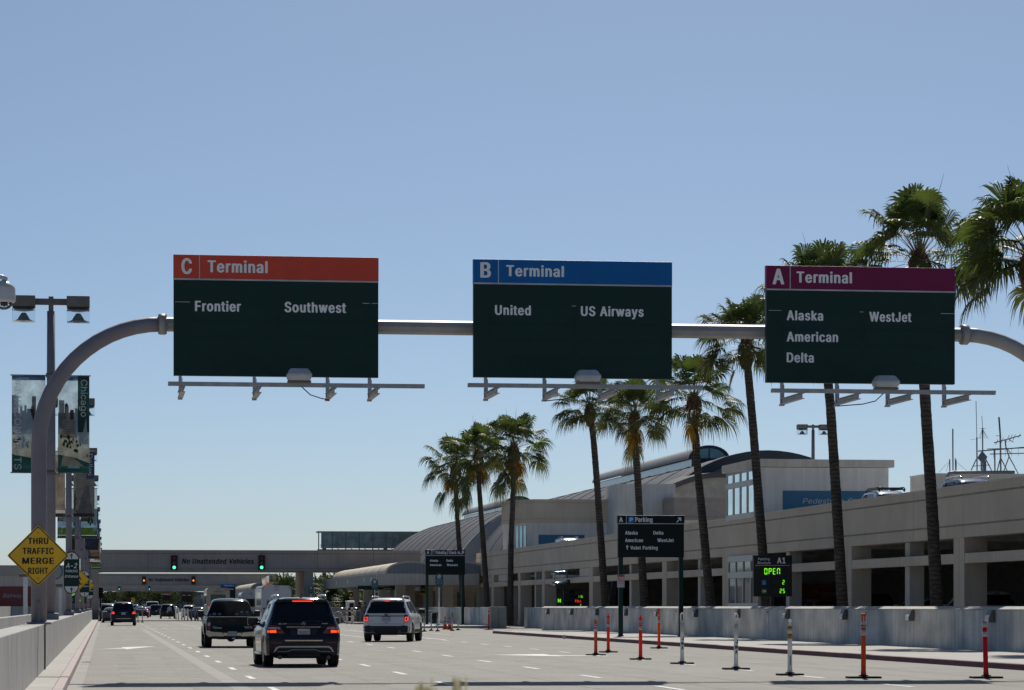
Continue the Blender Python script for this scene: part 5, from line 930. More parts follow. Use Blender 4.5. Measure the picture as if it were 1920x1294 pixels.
# chrome tube sign hanging off the face
t = thing("tube_sign", "two chrome tubes hung one below the other on the parking structure face", "sign", tuple(on_x(1060, SXF - .5, 1072)))
YT = on_x(1060, SXF).y
def tube_at(px0, py0, px1, py1, r, n, nm, bend=0):
    a, c = on_y(px0, YT - 3, py0), on_y(px1, YT - 3, py1); b = MB(); m = (a + c) / 2; m.z -= bend
    b.tube([a, (a * .6 + m * .4 * 1 + c * 0) if 0 else a.lerp(m, .5) - Vector((0, 0, bend * .3)), m, m.lerp(c, .5) - Vector((0, 0, bend * .3)), c], r, 20); b.build(nm, mat("tube_chrome", (.34, .42, .46), .15, 1.0, var=.05), t, True)
    b = MB(); b.lathe([(.01, -.02), (r * 1.02, -.02), (r * 1.03, .05), (r * 1.02, .1), (.01, .1)], tuple(c), 'X', 20); b.build("end_cap", BLACKM, t, True)
tube_at(1033.5, 1075.8, 1066, 1073.6, .135, 16, "tube")
tube_at(1033.5, 1094, 1066, 1090.5, .135, 16, "tube", .10)
b = MB()
for px in (1040.5, 1064): b.tube([on_y(px, YT - 3, 1079), on_y(px, YT - 3, 1090)], .018, 6)
b.tube([on_y(1067, YT - 3, 1073.5), on_y(1081.5, YT - 3, 1073)], .04, 8); q = on_y(1081.5, YT - 3, 1073); b.box(q.x - .03, q.x + .03, q.y - .1, q.y + .1, q.z - .25, q.z + .25); b.build("hanger_bracket", BLACKM, t, True)

# ---- stair towers and the buildings on the deck
WFR = mat("window_frame_white", (.60, .60, .57), .5, var=.05)
TX = SXF - .10
ya, yb = on_x(1413, TX).y, on_x(1361, TX).y
tw = thing("stair_tower", "pale stucco stair tower with tall windows and a blue wall band rising above the parapet", "building", (TX, ya, 0))
XR = on_y(1666, ya).x; ZTW = CAMH + .2285 * TX
b = MB(); b.box(TX + .35, XR, ya, yb + .6, 5.07, ZTW - .38); b.build("tower_wall", STUC_W, tw, True)
b = MB(); b.box(TX - .05, on_y(1674.5, ya).x, ya - .25, yb + .8, ZTW - .36, ZTW + .02, .01); b.build("roof_slab", STUC_L, tw, True)
q0, q1 = on_y(1468, ya - .03, 955), on_y(1646, ya - .03, 921)
b = MB(); b.box(q0.x, q1.x, ya - .03, ya - .002, 5.08, q1.z); b.build("blue_band", mat("band_blue", (.045, .17, .29), .7, var=.06), tw, True)
b = MB(); text_px(b, "Pedestrian Structure", 1505, 1656, 944, 10, ya - .045, 0.0, .22); b.build("lettering", mat("band_lettering", (.50, .56, .60), .6), tw, True)
def bay_window(z0, zmid0, zmid1, z1, ztop):
    b = MB(); L = yb - ya
    b.box(TX, TX + .33, ya, yb, ztop - .02, ztop + .42); b.box(TX, TX + .33, ya, yb, zmid0, zmid1); b.box(TX, TX + .33, ya, yb, z0 - .28, z0)
    for k in range(5):
        y = ya + L * k / 4
        b.box(TX + .01, TX + .33, max(ya, y - .07), min(yb, y + .07), z0, zmid0 - .002); b.box(TX + .01, TX + .33, max(ya, y - .07), min(yb, y + .07), zmid1 + .002, ztop - .022)
    f = b.build("window", WFR, tw, True)
    b = MB()
    for za, zb in ((z0, zmid0), (zmid1, ztop)): b.box(TX + .06, TX + .08, ya + .05, yb - .05, za + .01, zb - .01)
    b.build("pane", mat("window_sky_glass", (.80, .88, .92), .03, 1.0, var=.1, scale=1.2), f, True)
bay_window(6.23, 7.58, 7.86, 0, 8.30)
b = MB(); b.box(TX, TX + .34, ya, yb, ZTW - .40 - .12, ZTW - .38); b.box(TX + .36, TX + .6, ya + .05, yb, 6, 8.4); b.build("window_head", WFR, tw, True)
yla, ylb = on_x(1421, TX).y, on_x(1364.5, TX).y
tl = thing("stair_lobby", "white framed lower stair lobby window set into the parking structure face", "building", (TX, yla, 0))
b = MB(); L = ylb - yla
b.box(TX, TX + .4, yla, ylb, 3.80, 4.11); b.box(TX, TX + .4, yla, ylb, 2.96, 3.28); b.box(TX, TX + .4, yla, ylb, .1, 1.70)
for k in range(5):
    y = yla + L * k / 4; b.box(TX + .01, TX + .35, max(yla, y - .07), min(ylb, y + .07), 1.702, 2.958); b.box(TX + .01, TX + .35, max(yla, y - .07), min(ylb, y + .07), 3.282, 3.798)
f = b.build("window", WFR, tl, True)
b = MB(); b.box(TX + .06, TX + .08, yla + .05, ylb - .05, 1.71, 2.95); b.box(TX + .06, TX + .08, yla + .05, ylb - .05, 3.29, 3.79); b.build("pane", GLASSB, f, True)

def px_block(b, px0, px1, py0, py1, Y, depth, inset=0.0):
    p, q = on_y(px0, Y, py1), on_y(px1, Y, py0)
    b.box(p.x, q.x, Y, Y + depth, min(p.z, q.z) , max(p.z, q.z)); return p, q
YB = 236.0
bb = thing("rooftop_building", "flat brown stucco building with banded parapet behind the parking deck", "building", tuple(on_y(1060, YB, 1010)))
b = MB()
def chamfer(b, z0, z1, out):
    xs = [on_y(968, YB).x - out, on_y(1002, YB).x - out * .5, on_y(1161, YB).x]
    b.prism([(xs[0], YB + 8), (xs[0], YB + 3.2), (xs[1], YB - out), (xs[2], YB - out), (xs[2], YB + 8)], z0, z1, 'Z')
Zy = lambda py, Y: CAMH + (HZ - py) * (on_y(1060, Y).dot(AV)) / F
chamfer(b, Zy(980, YB), Zy(973.5, YB), .16); chamfer(b, Zy(972.8, YB), Zy(942.5, YB), .12); chamfer(b, Zy(941.8, YB), Zy(936.5, YB), .16); chamfer(b, Zy(973.5, YB) + .001, Zy(941.8, YB) - .001, .06)
b.build("parapet_band", STUC, bb, True)
b = MB(); chamfer(b, 5.0, Zy(980, YB) - .005, .0); b.build("lower_wall", STUC_W, bb, True)
b = MB()
for px in (977, 982.5, 988): 
    xa = on_y(px - 1.7, YB).x; xb = on_y(px + 1.7, YB).x
    y0 = YB + 3.2 * (1 - (xa - on_y(968, YB).x) / (on_y(1002, YB).x - on_y(968, YB).x)) - .1; y1 = YB + 3.2 * (1 - (xb - on_y(968, YB).x) / (on_y(1002, YB).x - on_y(968, YB).x)) - .1
    b.face([(xa, y0, 5.6), (xb, y1, 5.6), (xb, y1, Zy(985, YB)), (xa, y0, Zy(985, YB))])
b.build("window", mat("window_sky_glass", (.80, .88, .92), .03, 1.0), bb, True)
b = MB(); px_block(b, 1010, 1096, 1003, 1024, YB - .03, .02); b.build("blue_band", MATS["band_blue"], bb, True)
for q in ((1098, 1163, 980.5, 1004, YB - .05, .03), (1000.5, 1009.5, 982, 1022, YB - .09, .06)): b = MB(); px_block(b, *q); b.build("pale_wall_panel", STUC_W, bb, True)
YW = 231.0
t = thing("white_drum_tower", "white rounded concrete block standing beside the brown rooftop building", "building", tuple(on_y(1213, YW, 975)))
xa, xb = on_y(1158, YW).x, on_y(1269, YW).x
b = MB(); r = 1.6
b.prism([(xa, YW + 6), (xa, YW + r)] + [(xa + r - r * cos(a), YW + r - r * sin(a)) for a in [k * pi / 16 for k in range(9)]] + [(xb - .6 + .6 * sin(a), YW + .6 - .6 * cos(a)) for a in [k * pi / 8 for k in range(5)]] + [(xb, YW + 6)], 5.0, Zy(906.5, YW), 'Z')
b.build("drum_wall", mat("drum_white", (.66, .66, .64), .85, var=.06, scale=.6, streak=.14), t, True)
YC = 226.0
t = thing("rooftop_building", "brown stucco block with a banded top, left of the windowed stair tower", "building", tuple(on_y(1310, YC, 975)))
b = MB(); px_block(b, 1264.5, 1380, 933.5, 939, YC - .1, 8); px_block(b, 1264.5, 1380, 940, 969, YC - .05, 8); px_block(b, 1264.5, 1380, 969.8, 975, YC - .1, 8); px_block(b, 1266, 1380, 938.8, 970, YC + .02, 7); b.build("parapet_band", mat("stucco_taupe_grey", (.30, .275, .25), .85, var=.06, grain=.1), t, True)
b = MB(); px_block(b, 1266, 1380, 975.2, 1000, YC + .1, 7); b.build("lower_wall", STUC_L, t, True)

# ---- terminal with its long barrel roof
ROOF = mat("roof_metal_grey", (.072, .080, .098), .8, .0, var=.07, scale=.4, spec=.2)
ROOFE = mat("roof_edge_metal", (.11, .112, .12), .8, .0, var=.06, spec=.2)
SEAM = mat("roof_seam", (.20, .20, .205), .7, .0)
TRAV = mat("gable_travertine", (.50, .455, .39), .8, var=.14, scale=1.2, grain=.14)
RXC, RZC, RR = 55.0, -.2, 14.75
tm = thing("terminal_building", "long terminal hall under a grey metal barrel roof", "building", (RXC, 243, 0))
def vault(name, y0, y1, cx, cz, rx, rz, m, seams, a0=-88, a1=88, thick=.35):
    b = MB()
    b.grid(lambda u, v: Vector((cx + rx * sin(radians(a0 + (a1 - a0) * u)), y0 + (y1 - y0) * v, cz + rz * cos(radians(a0 + (a1 - a0) * u)))), 48, max(2, int((y1 - y0) / 8)))
    o = b.build(name, m, tm, True)
    b = MB()
    ny = int((y1 - y0) / seams)
    for k in range(ny + 1):
        y = y0 + (y1 - y0) * k / ny
        wd = .16 if k not in (0, ny) else .5
        for i in range(40):
            q0, q1 = radians(a0 + (a1 - a0) * i / 40), radians(a0 + (a1 - a0) * (i + 1) / 40)
            P = lambda q, yy, e: (cx + (rx + e) * sin(q), yy, cz + (rz + e) * cos(q))
            b.face([P(q0, y - wd / 2, .06), P(q1, y - wd / 2, .06), P(q1, y + wd / 2, .06), P(q0, y + wd / 2, .06)])
            b.face([P(q0, y - wd / 2, -.05), P(q1, y - wd / 2, -.05), P(q1, y - wd / 2, .06), P(q0, y - wd / 2, .06)])
    b.build("roof_seam", SEAM, o, True)
    return o
vault("roof_vault", 355, 458, RXC, RZC, RR, RR, ROOF, 9)
vault("roof_vault", 246, 349, RXC + .6, RZC, RR - 1.5, RR + .15, ROOF, 9)
b = MB()   # gable face of the farther, wider vault seen beside the nearer one
for (y, rx, rz, cx) in ((354.6, RR, RR, RXC),):
    for i in range(40):
        q0, q1 = radians(-88 + 176 * i / 40), radians(-88 + 176 * (i + 1) / 40)
        b.face([(cx + rx * .995 * sin(q0), y, RZC + rz * .995 * cos(q0)), (cx + rx * .995 * sin(q1), y, RZC + rz * .995 * cos(q1)), (cx + rx * .72 * sin(q1), y, RZC + rz * .72 * cos(q1)), (cx + rx * .72 * sin(q0), y, RZC + rz * .72 * cos(q0))])
b.build("gable_wall", mat("gable_panel", (.52, .51, .49), .7, var=.06, scale=.5), tm, True)
b = MB()   # near gable with its deep metal rim
cx, rx, rz = RXC + .6, RR - 1.5, RR + .15
for i in range(44):
    q0, q1 = radians(-88 + 176 * i / 44), radians(-88 + 176 * (i + 1) / 44)
    P = lambda q, y, e: (cx + (rx + e) * sin(q), y, RZC + (rz + e) * cos(q))
    b.face([P(q0, 243, .05), P(q1, 243, .05), P(q1, 246.3, .05), P(q0, 246.3, .05)])
    b.face([P(q0, 243, .05), P(q1, 243, .05), P(q1, 243, -.75), P(q0, 243, -.75)])
b.build("roof_rim", ROOF, tm, True)
b = MB(); b.prism([(cx + (rx - .72) * sin(radians(-88 + 176 * i / 44)), RZC + (rz - .72) * cos(radians(-88 + 176 * i / 44))) for i in range(45)], 244.2, 244.8, 'Y'); b.build("gable_wall", TRAV, tm, True)
# curved entrance drum under the near gable
YD = 239.0
xa, xb = on_y(1257, YD).x, on_y(1440, YD).x
zd0, zd1 = Zy(934, YD), Zy(893.5, YD); xm = (xa + xb) / 2; hw = (xb - xa) / 2
b = MB()
drum = lambda x, e: YD + 4.0 - (4.0 + e) * sqrt(max(0, 1 - ((x - xm) / (hw + e * .5)) ** 2)) 
N = 28
top = lambda x, d: zd1 + d - 1.2 * ((x - xm) / hw) ** 2
for k in range(N):
    x0, x1 = xa + (xb - xa) * k / N, xa + (xb - xa) * (k + 1) / N
    b.face([(x0, drum(x0, 0), 5), (x1, drum(x1, 0), 5), (x1, drum(x1, 0), top(x1, 0)), (x0, drum(x0, 0), top(x0, 0))])
b.build("drum_wall", TRAV, tm, True)
b = MB()
for k in range(N):
    x0, x1 = xa + (xb - xa) * k / N, xa + (xb - xa) * (k + 1) / N
    b.face([(x0, drum(x0, .25), top(x0, -.02)), (x1, drum(x1, .25), top(x1, -.02)), (x1, drum(x1, .25), top(x1, .42)), (x0, drum(x0, .25), top(x0, .42))])
    b.face([(x0, drum(x0, .25), top(x0, .42)), (x1, drum(x1, .25), top(x1, .42)), (x1, YD + 6, top(x1, .6)), (x0, YD + 6, top(x0, .6))])
b.build("drum_roof", ROOFE, tm, True)
# skylight monitors on the ridge
def monitor(y0, y1, nm):
    cxm, zb, hw, hh = RXC - 2.2, RZC + RR - 1.0, 1.55, 1.15
    b = MB(); b.box(cxm - hw, cxm + hw, y0 + .2, y1, zb, zb + 1.0); o = b.build("monitor_wall", mat("monitor_glass", (.30, .36, .38), .2, .3), tm, True)
    b = MB(); b.grid(lambda u, v: Vector((cxm + (hw + .25) * cos(pi - pi * u), y0 + (y1 - y0) * v, zb + 1.0 + hh * sin(pi * u))), 16, 3)
    b.m = 1; k = y0
    while k < y1:
        for i in range(8):
            q0, q1 = pi * i / 16, pi * (i + 1) / 16
            P = lambda q, y: (cxm - (hw + .29) * cos(q), y, zb + 1.02 + (hh + .03) * sin(q))
            b.face([P(q0, k), P(q1, k), P(q1, k + .22), P(q0, k + .22)])
        k += 1.5
    b.build("monitor_roof", [mat("monitor_roof", (.30, .30, .29), .6, .1, spec=.3), mat("monitor_rib", (.12, .12, .12), .5)], o, True)
    b = MB()
    for i in range(16):
        q0, q1 = pi * i / 16, pi * (i + 1) / 16
        b.face([(cxm - (hw + .3) * cos(q0), y0 - .05, zb + 1 + (hh + .05) * sin(q0)), (cxm - (hw + .3) * cos(q1), y0 - .05, zb + 1 + (hh + .05) * sin(q1)), (cxm - (hw - .05) * cos(q1), y0 - .05, zb + 1 + (hh - .22) * sin(q1)), (cxm - (hw - .05) * cos(q0), y0 - .05, zb + 1 + (hh - .22) * sin(q0))])
    b.box(cxm - .05, cxm + .05, y0 - .06, y0, zb + 1, zb + 1 + hh - .2); b.box(cxm - hw, cxm + hw, y0 - .06, y0, zb + .9, zb + 1.05); b.build("monitor_frame", ROOF, o, True)
    b = MB(); b.prism([(cxm - (hw - .02) * cos(pi * i / 16), zb + 1.05 + (hh - .2) * sin(pi * i / 16)) for i in range(17)], y0 - .02, y0 + .05); b.build("monitor_window", mat("monitor_pane", (.16, .24, .24), .1, .4), o, True)
    b = MB(); b.box(cxm - hw + .1, cxm + hw - .1, y0 - .02, y0 + .15, zb - .3, zb + .88); b.build("monitor_gable", ROOF, o, True)
monitor(254, 306, ""); monitor(374, 420, "")

# glass screen on top of the bridge
YG = 470.0
t = thing("glass_walkway", "grey framed glass walkway rising above the right half of the first bridge", "walkway", tuple(on_y(700, YG, 1032)))
k = on_y(700, YG).dot(AV) / F
x0, x1 = on_y(597.5, YG).x, on_y(850, YG).x; z0, z1 = CAMH + 105 * k, CAMH + 140.5 * k
b = MB(); n = 10
for i in range(n + 1):
    x = x0 + (x1 - x0) * i / n; b.box(x - .08, x + .08, YG - .1, YG + .1, z0, z1 - .20)
b.box(x0 - .2, x1, YG - .2, YG + 3.4, z1 - .19, z1); b.box(x0, x1, YG - .12, YG + .12, z0 - .02, z0 + .15); b.box(x0, x1, YG + 2.9, YG + 3.1, z0, z0 + .2)
for i in range(n): x = x0 + (x1 - x0) * (i + .25) / n; b.tube([(x - .3, YG + .3, z0 + .9), (x + .6, YG + .5, z0 + .1)], .05, 6)
b.box(x0 + .4, x1, YG + 1.5, YG + 1.6, z0 + .5, z0 + .6)
for x in (x0 + 1, (x0 + x1) / 2, x1 - 1): b.box(x - .3, x + .3, YG + 1.2, YG + 1.8, 0, z0 + .5)
b.build("frame", mat("walkway_frame", (.15, .165, .16), .5, .2), t, True)
b = MB()
for i in range(n):
    xx0, xx1 = x0 + (x1 - x0) * i / n + .09 + (.3 if i == 0 else 0), x0 + (x1 - x0) * (i + 1) / n - .09; b.box(xx0, xx1, YG - .02, YG + .02, z0 + .32, z1 - .22)
b.build("glass_panel", mat("walkway_glass", (.26, .31, .295), .15, .2, var=.25, scale=.8, grain=.2), t, True)

# ---- the bridges over the road
def bridge(label, Y, depth, xl, xr, cols, text, lights, lit, zt=7.5, zb=5.28, txt=True):
    t = thing("road_bridge", label, "bridge", (xl, Y, 0))
    b = MB(); x = xl
    while x < xr - .1:
        e = min(x + 5.97, xr)
        b.box(x + .015, e - .015, Y, Y + .4, zb, zb + .28); b.box(x + .015, e - .015, Y, Y + .4, zb + .31, zt - .38); b.box(x + .015, e - .015, Y - .03, Y + .4, zt - .34, zt); x = e
    b.build("fascia", BRIDGE, t, True)
    b = MB(); b.box(xl + .05, xr - .05, Y + .04, Y + .38, zb + .05, zt - .05); b.build("fascia_joint", mat("fascia_joint", (.12, .115, .11), .9), t, True)
    b = MB(); b.box(xl, xr, Y + .41, Y + depth, zb + .005, zb + .5); b.box(xl, xr, Y + depth - .4, Y + depth, zb + .51, zt); b.build("deck", TAN, t, True)
    for cx0, cx1 in cols:
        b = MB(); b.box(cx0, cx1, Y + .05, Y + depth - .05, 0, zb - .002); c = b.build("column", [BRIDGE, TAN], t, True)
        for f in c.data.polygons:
            if f.normal.x < -.5: f.material_index = 1  # warm shade of the left-facing side put in as a tan colour
    if txt:
        b = MB(); text_px(b, "No Unattended Vehicles", text[0], text[1], text[2], text[3], Y - .045, .02, .22); b.build("lettering", mat("bridge_lettering", (.015, .03, .035), .6), t, True)
    return t
def signal_head(label, px, pyt, pyb, Y, lit, grp):
    p, q = on_y(px, Y - .3, pyt), on_y(px, Y - .3, pyb); h = p.z - q.z; wd = h * .46
    t = thing("traffic_signal", label, "traffic light", (p.x, Y - .3, q.z), group=grp)
    b = MB(); b.box(-wd / 2, wd / 2, 0, .28, 0, h, .02); b.build("housing", BLACKM, t)
    cols = [("red_lens", (.30, .02, .015)), ("amber_lens", (.35, .10, .01)), ("green_lens", (.03, .16, .12))]
    for i, (nm, c) in enumerate(cols):
        zc = h * (5 - 2 * i) / 6; r = h * .115
        b = MB(); b.lathe([(.005, -.02), (r * .7, -.012), (r, 0)], (0, 0, zc), 'Y', 16)
        on = nm.startswith(lit)
        C = {"green_lens": (.10, 1.0, .55), "amber_lens": (1.0, .24, .02), "red_lens": (1, .05, .02)}[nm]
        b.build(nm, mat(("lit_" if on else "") + nm, C if on else c, .3, emit=1.6 if on else 0), t)
        b = MB(); b.tube([(-r * 1.15, -.16, zc), (-r * .8, -.17, zc + r * .8), (0, -.18, zc + r * 1.15), (r * .8, -.17, zc + r * .8), (r * 1.15, -.16, zc)], .012, 5)
        b.grid(lambda u, v: Vector((-r * 1.14 * cos(pi * 1.3 * u - .47), -.18 * v * (1 - .5 * abs(2 * u - 1)), zc + r * 1.14 * sin(pi * 1.3 * u - .47))), 14, 2); b.build("visor", BLACKM, t)
    return t
B1 = 312.5
xl1 = -1.45
xc0, xc1 = on_y(571.5, B1).x, on_y(587.5, B1).x
bridge("nearest bridge over the road lettered no unattended vehicles with green signals", B1, 15.5, xl1, on_y(789, B1).x, [(xl1, -.68), (xc0, xc1)], (341, 476, 1057, 9.6), None, None)
signal_head("green traffic signal left of the bold lettering on the nearest bridge", 326.6, 1041.5, 1068.5, B1, "green", "signals on the bridges")
signal_head("green traffic signal right of the bold lettering on the nearest bridge", 490.6, 1041.5, 1068.5, B1, "green", "signals on the bridges")
B2 = 533
bridge("second bridge with amber signals, seen under the nearest one", B2, 14, -2.0, 31, [(-2.0, -.8), (28, 29.4)], (278.5, 354, 1090, 6), None, None, 7.45, 5.25)
signal_head("amber traffic signal left of the small lettering on the second bridge", 270, 1081, 1096.3, B2, "amber", "signals on the bridges")
signal_head("amber traffic signal right of the small lettering on the second bridge", 362.7, 1081, 1096.3, B2, "amber", "signals on the bridges")
B3 = 715
bridge("third and farthest bridge, low behind the second one", B3, 12, -2.2, 40, [(-2.2, -.8), (27, 28.4)], None, None, None, 7.4, 5.25, False)
signal_head("left signal on the farthest bridge, above the stopped cars", 223.4, 1098, 1105.8, B3, "green", "signals on the bridges")
signal_head("right signal on the farthest bridge", 280, 1098, 1105.8, B3, "green", "signals on the bridges")
p = on_y(188, 311, 1124)
t = signal_head("dark roadside signal at the foot of the nearest bridge column", 188.5, 1102, 1122, 318, "none", "signals on the bridges")
b = MB(); b.box(-.08, .08, .1, .26, -t.location.z, -.01); b.build("post", BLACKM, t)
for px, nm in ((494, "left dark wall lantern"), (505, "right dark wall lantern")): pass
for i, (dy, nm) in enumerate(((4.2, "nearer black wall lantern on the tan bridge column"), (9.0, "farther black wall lantern on the tan bridge column"))):
    t = thing("wall_lantern", nm, "lantern", (xc0 - .12, B1 + dy, 2.0), group="wall lanterns on the bridge column")
    b = MB(); b.lathe([(.02, -.35), (.10, -.30), (.13, .15), (.16, .16), (.05, .30), (.01, .36)], (0, 0, 0), 'Z', 8, False); b.box(.05, .118, -.05, .05, -.1, .1); b.build("lantern_body", BLACKM, t)
q = on_y(176, B1 - .25, 1063)
t = thing("dome_camera", "small white dome camera on the left end of the nearest bridge", "camera", tuple(q))
b = MB(); b.lathe([(.02, .22), (.16, .18), (.2, .02), (.2, -.06), (.12, -.18), (.01, -.22)], tuple(q), 'Z', 16); b.build("housing", MATS["camera_white"], t, True)
b = MB(); b.box(q.x - .03, q.x + .03, q.y, B1 - .002, q.z + .1, q.z + .16); b.build("bracket", STEEL, t, True)

# ---- vaulted canopy over the kerb, copied at the farther terminals
CY0, CY1, CX0, CX1 = 250.0, 311.0, on_y(706.6, 250).x, 31.85
VR = mat("canopy_roof_tan", (.60, .50, .35), .55, .1, var=.08, scale=1.5)
VG = mat("canopy_gable_grey", (.27, .285, .32), .6, .2, var=.05)
def canopy():
    t = thing("vaulted_canopy", "concrete kerb canopy with tan ribbed barrel vaults beside the parking structure", "canopy", (CX0, CY0, 0))
    L = CY1 - CY0; W = CX1 - CX0; z0, z1 = 3.36, 4.33
    b = MB(); b.box(0, W, 0, .4, z0, z1, .015); b.build("front_fascia", STUC_L, t)
    b = MB(); b.box(0, .4, .41, L, z0, z1, .015)
    b.build("side_fascia", mat("canopy_fascia_grey", (.33, .335, .335), .8, var=.06, streak=.1), t)
    b = MB(); b.box(.41, W, .41, L, z0 + .1, z0 + .5); b.build("soffit", SLAB, t)
    for yy in (5, 12, 30, 44):
        b = MB(); b.box(-.012, -.002, yy, yy + .8, z0 + .35, z0 + .72); b.build("fascia_lamp", mat("fascia_lamp", (.45, .55, .58), .3), t)
    vx = .75; vw = 4.35
    for k in range(2):
        xc = vx + vw / 2 + k * (vw + .1)
        R = vw / 2; hh = 1.06
        F_ = lambda u, v, e=0: Vector((xc - (R + e) * cos(pi * u), .05 + (L - .3) * v, z1 + .004 + (hh + e) * sin(pi * u) ** .85))
        b = MB(); b.grid(F_, 20, 12); o = b.build("barrel_vault", VR, t)
        b = MB()
        n = 9
        for j in range(n + 1):
            v0 = j / n; v1 = min(1, v0 + .004)
            for i in range(20):
                b.face([F_(i / 20, v0, .05), F_((i + 1) / 20, v0, .05), F_((i + 1) / 20, v1, .05), F_(i / 20, v1, .05)])
        b.build("rib", mat("canopy_rib", (.13, .12, .10), .6), o)
        b = MB()
        pts = [F_(i / 24, 0, .0) for i in range(25)]
        b.prism([(p.x, p.z) for p in pts], -.0, .045); 
        b.build("gable", VG, t)
        b = MB()
        for i in range(1, 12):
            x = xc - R + vw * i / 12; h = hh * (max(0, 1 - ((x - xc) / R) ** 2)) ** .42
            if h > .2: b.box(x - .03, x + .03, -.015, -.002, z1 + .02, z1 + h - .1)
        b.build("gable_rib", mat("gable_rib", (.20, .215, .25), .6), t)
        b = MB()
        for i in range(24):
            p0, p1 = F_(i / 24, 0), F_((i + 1) / 24, 0); q0, q1 = F_(i / 24, 0, -.13), F_((i + 1) / 24, 0, -.13)
            b.face([(p0.x, -.03, p0.z + .02), (p1.x, -.03, p1.z + .02), (q1.x, -.03, q1.z), (q0.x, -.03, q0.z)]); b.face([(p0.x, -.03, p0.z + .02), (p1.x, -.03, p1.z + .02), (p1.x, .1, p1.z + .02), (p0.x, .1, p0.z + .02)])
        b.build("gable_rim", STUC_L, t)
    for yy in (8, 24, 40, 56):
        for xx in (2.8, 7.0):
            b = MB(); b.box(xx - .45, xx + .45, yy - .45, yy + .45, .1, z0 + .08, .03); b.build("column", STUC_L, t)
    return t
cn = canopy()
dup(cn, (22.3, 470, 0), "second vaulted canopy, seen far down the road under the nearest bridge")
dup(cn, (22.6, 640, 0), "third and farthest vaulted canopy down the road")
# terminal front wall behind the canopies
t = thing("terminal_front_wall", "shaded stone terminal front behind the canopy columns", "wall", (33.5, 256, 0))
b = MB(); b.box(33.6, 34.2, 254.5, 311, .1, 5.2); b.build("stone_wall", TAN, t, True)
b = MB()
for y in (262, 275, 288, 300): b.box(33.5, 33.58, y, y + 5, .1, 2.9)
b.build("doorway", GLASSB, t, True)
b = MB(); b.box(30.6, 33.2, 296, 296.3, .1, 3.1); t2 = b.build("back_wall", TAN); tag(t2, "lit tan stone wall at the back under the nearest canopy", "wall")
YK = 258
t = thing("check_in_sign", "dark green check-in sign hanging under the canopy edge", "sign", tuple(on_y(705, YK, 1101)))
b = MB(); b.box(on_y(671, YK).x, on_y(741, YK).x, YK, YK + .25, CAMH + (HZ - 1106) * .0475, 3.355); b.build("sign_panel", GREEN_S, t, True)
lettering(t, mat("sign_dim_gold", (.55, .52, .38), .6), lambda b: text_px(b, "Check-In", 709, 728, 1101, 3.2, YK - .01, 0), lambda b: text_px(b, "American", 719, 733.5, 1105, 3, YK - .01, 0))

# ---- far left building and its stair sign
YLB = 297.0
t = thing("parking_structure", "taupe parking structure on the far left with a maroon stairway wall", "building", tuple(on_y(60, YLB)))
zz = lambda py: CAMH + (HZ - py) * on_y(60, YLB).dot(AV) / F
xa, xb = -20, on_y(126, YLB).x
b = MB(); b.box(xa, xb, YLB, YLB + 14, zz(1080), zz(1061)); b.box(xa, xb, YLB - .08, YLB + .5, zz(1063), zz(1060)); b.build("parapet", BRIDGE, t, True)
b = MB(); b.box(xa, xb - .1, YLB + .3, YLB + 14, -.02, zz(1080) - .004); b.build("lower_wall", STUC_L, t, True)
b = MB(); q = on_y(58, YLB + .25).x; b.box(xa, q, YLB + .25, YLB + .295, CAMH - .0, zz(1099.5)); b.build("maroon_wall", RED_S, t, True)
b = MB(); text_px(b, "Stairway", 5, 41, 1120.5, 7.5, YLB + .22, .0, .25); b.build("lettering", mat("stair_lettering", (.42, .45, .52), .6), t, True)
for i, (px, w_) in enumerate(((47.5, 8), (113, 6))):
    t2 = thing("lamp_post", ["pale square post with a brown box lamp in front of the stairway wall", "pale square post with a brown box lamp behind the left light poles"][i], "lamp post", tuple(on_y(px, YLB - 5 - 30 * i)), group="square lamp posts at the far left")
    Yq = YLB - 6 - 30 * i; q0, q1 = on_y(px - w_ / 2, Yq), on_y(px + w_ / 2, Yq)
    b = MB(); b.box(q0.x, q1.x, Yq, Yq + .4, 0, zz((1083, 1107)[i] - (0, 0)[i])); b.build("post", WHITE, t2, True)
    b = MB(); b.box(q0.x - .4, q1.x + .06, Yq - .2, Yq + .5, zz((1083, 1105)[i]), zz((1077, 1100)[i]), .02); b.build("lamp_box", BRONZE, t2, True)
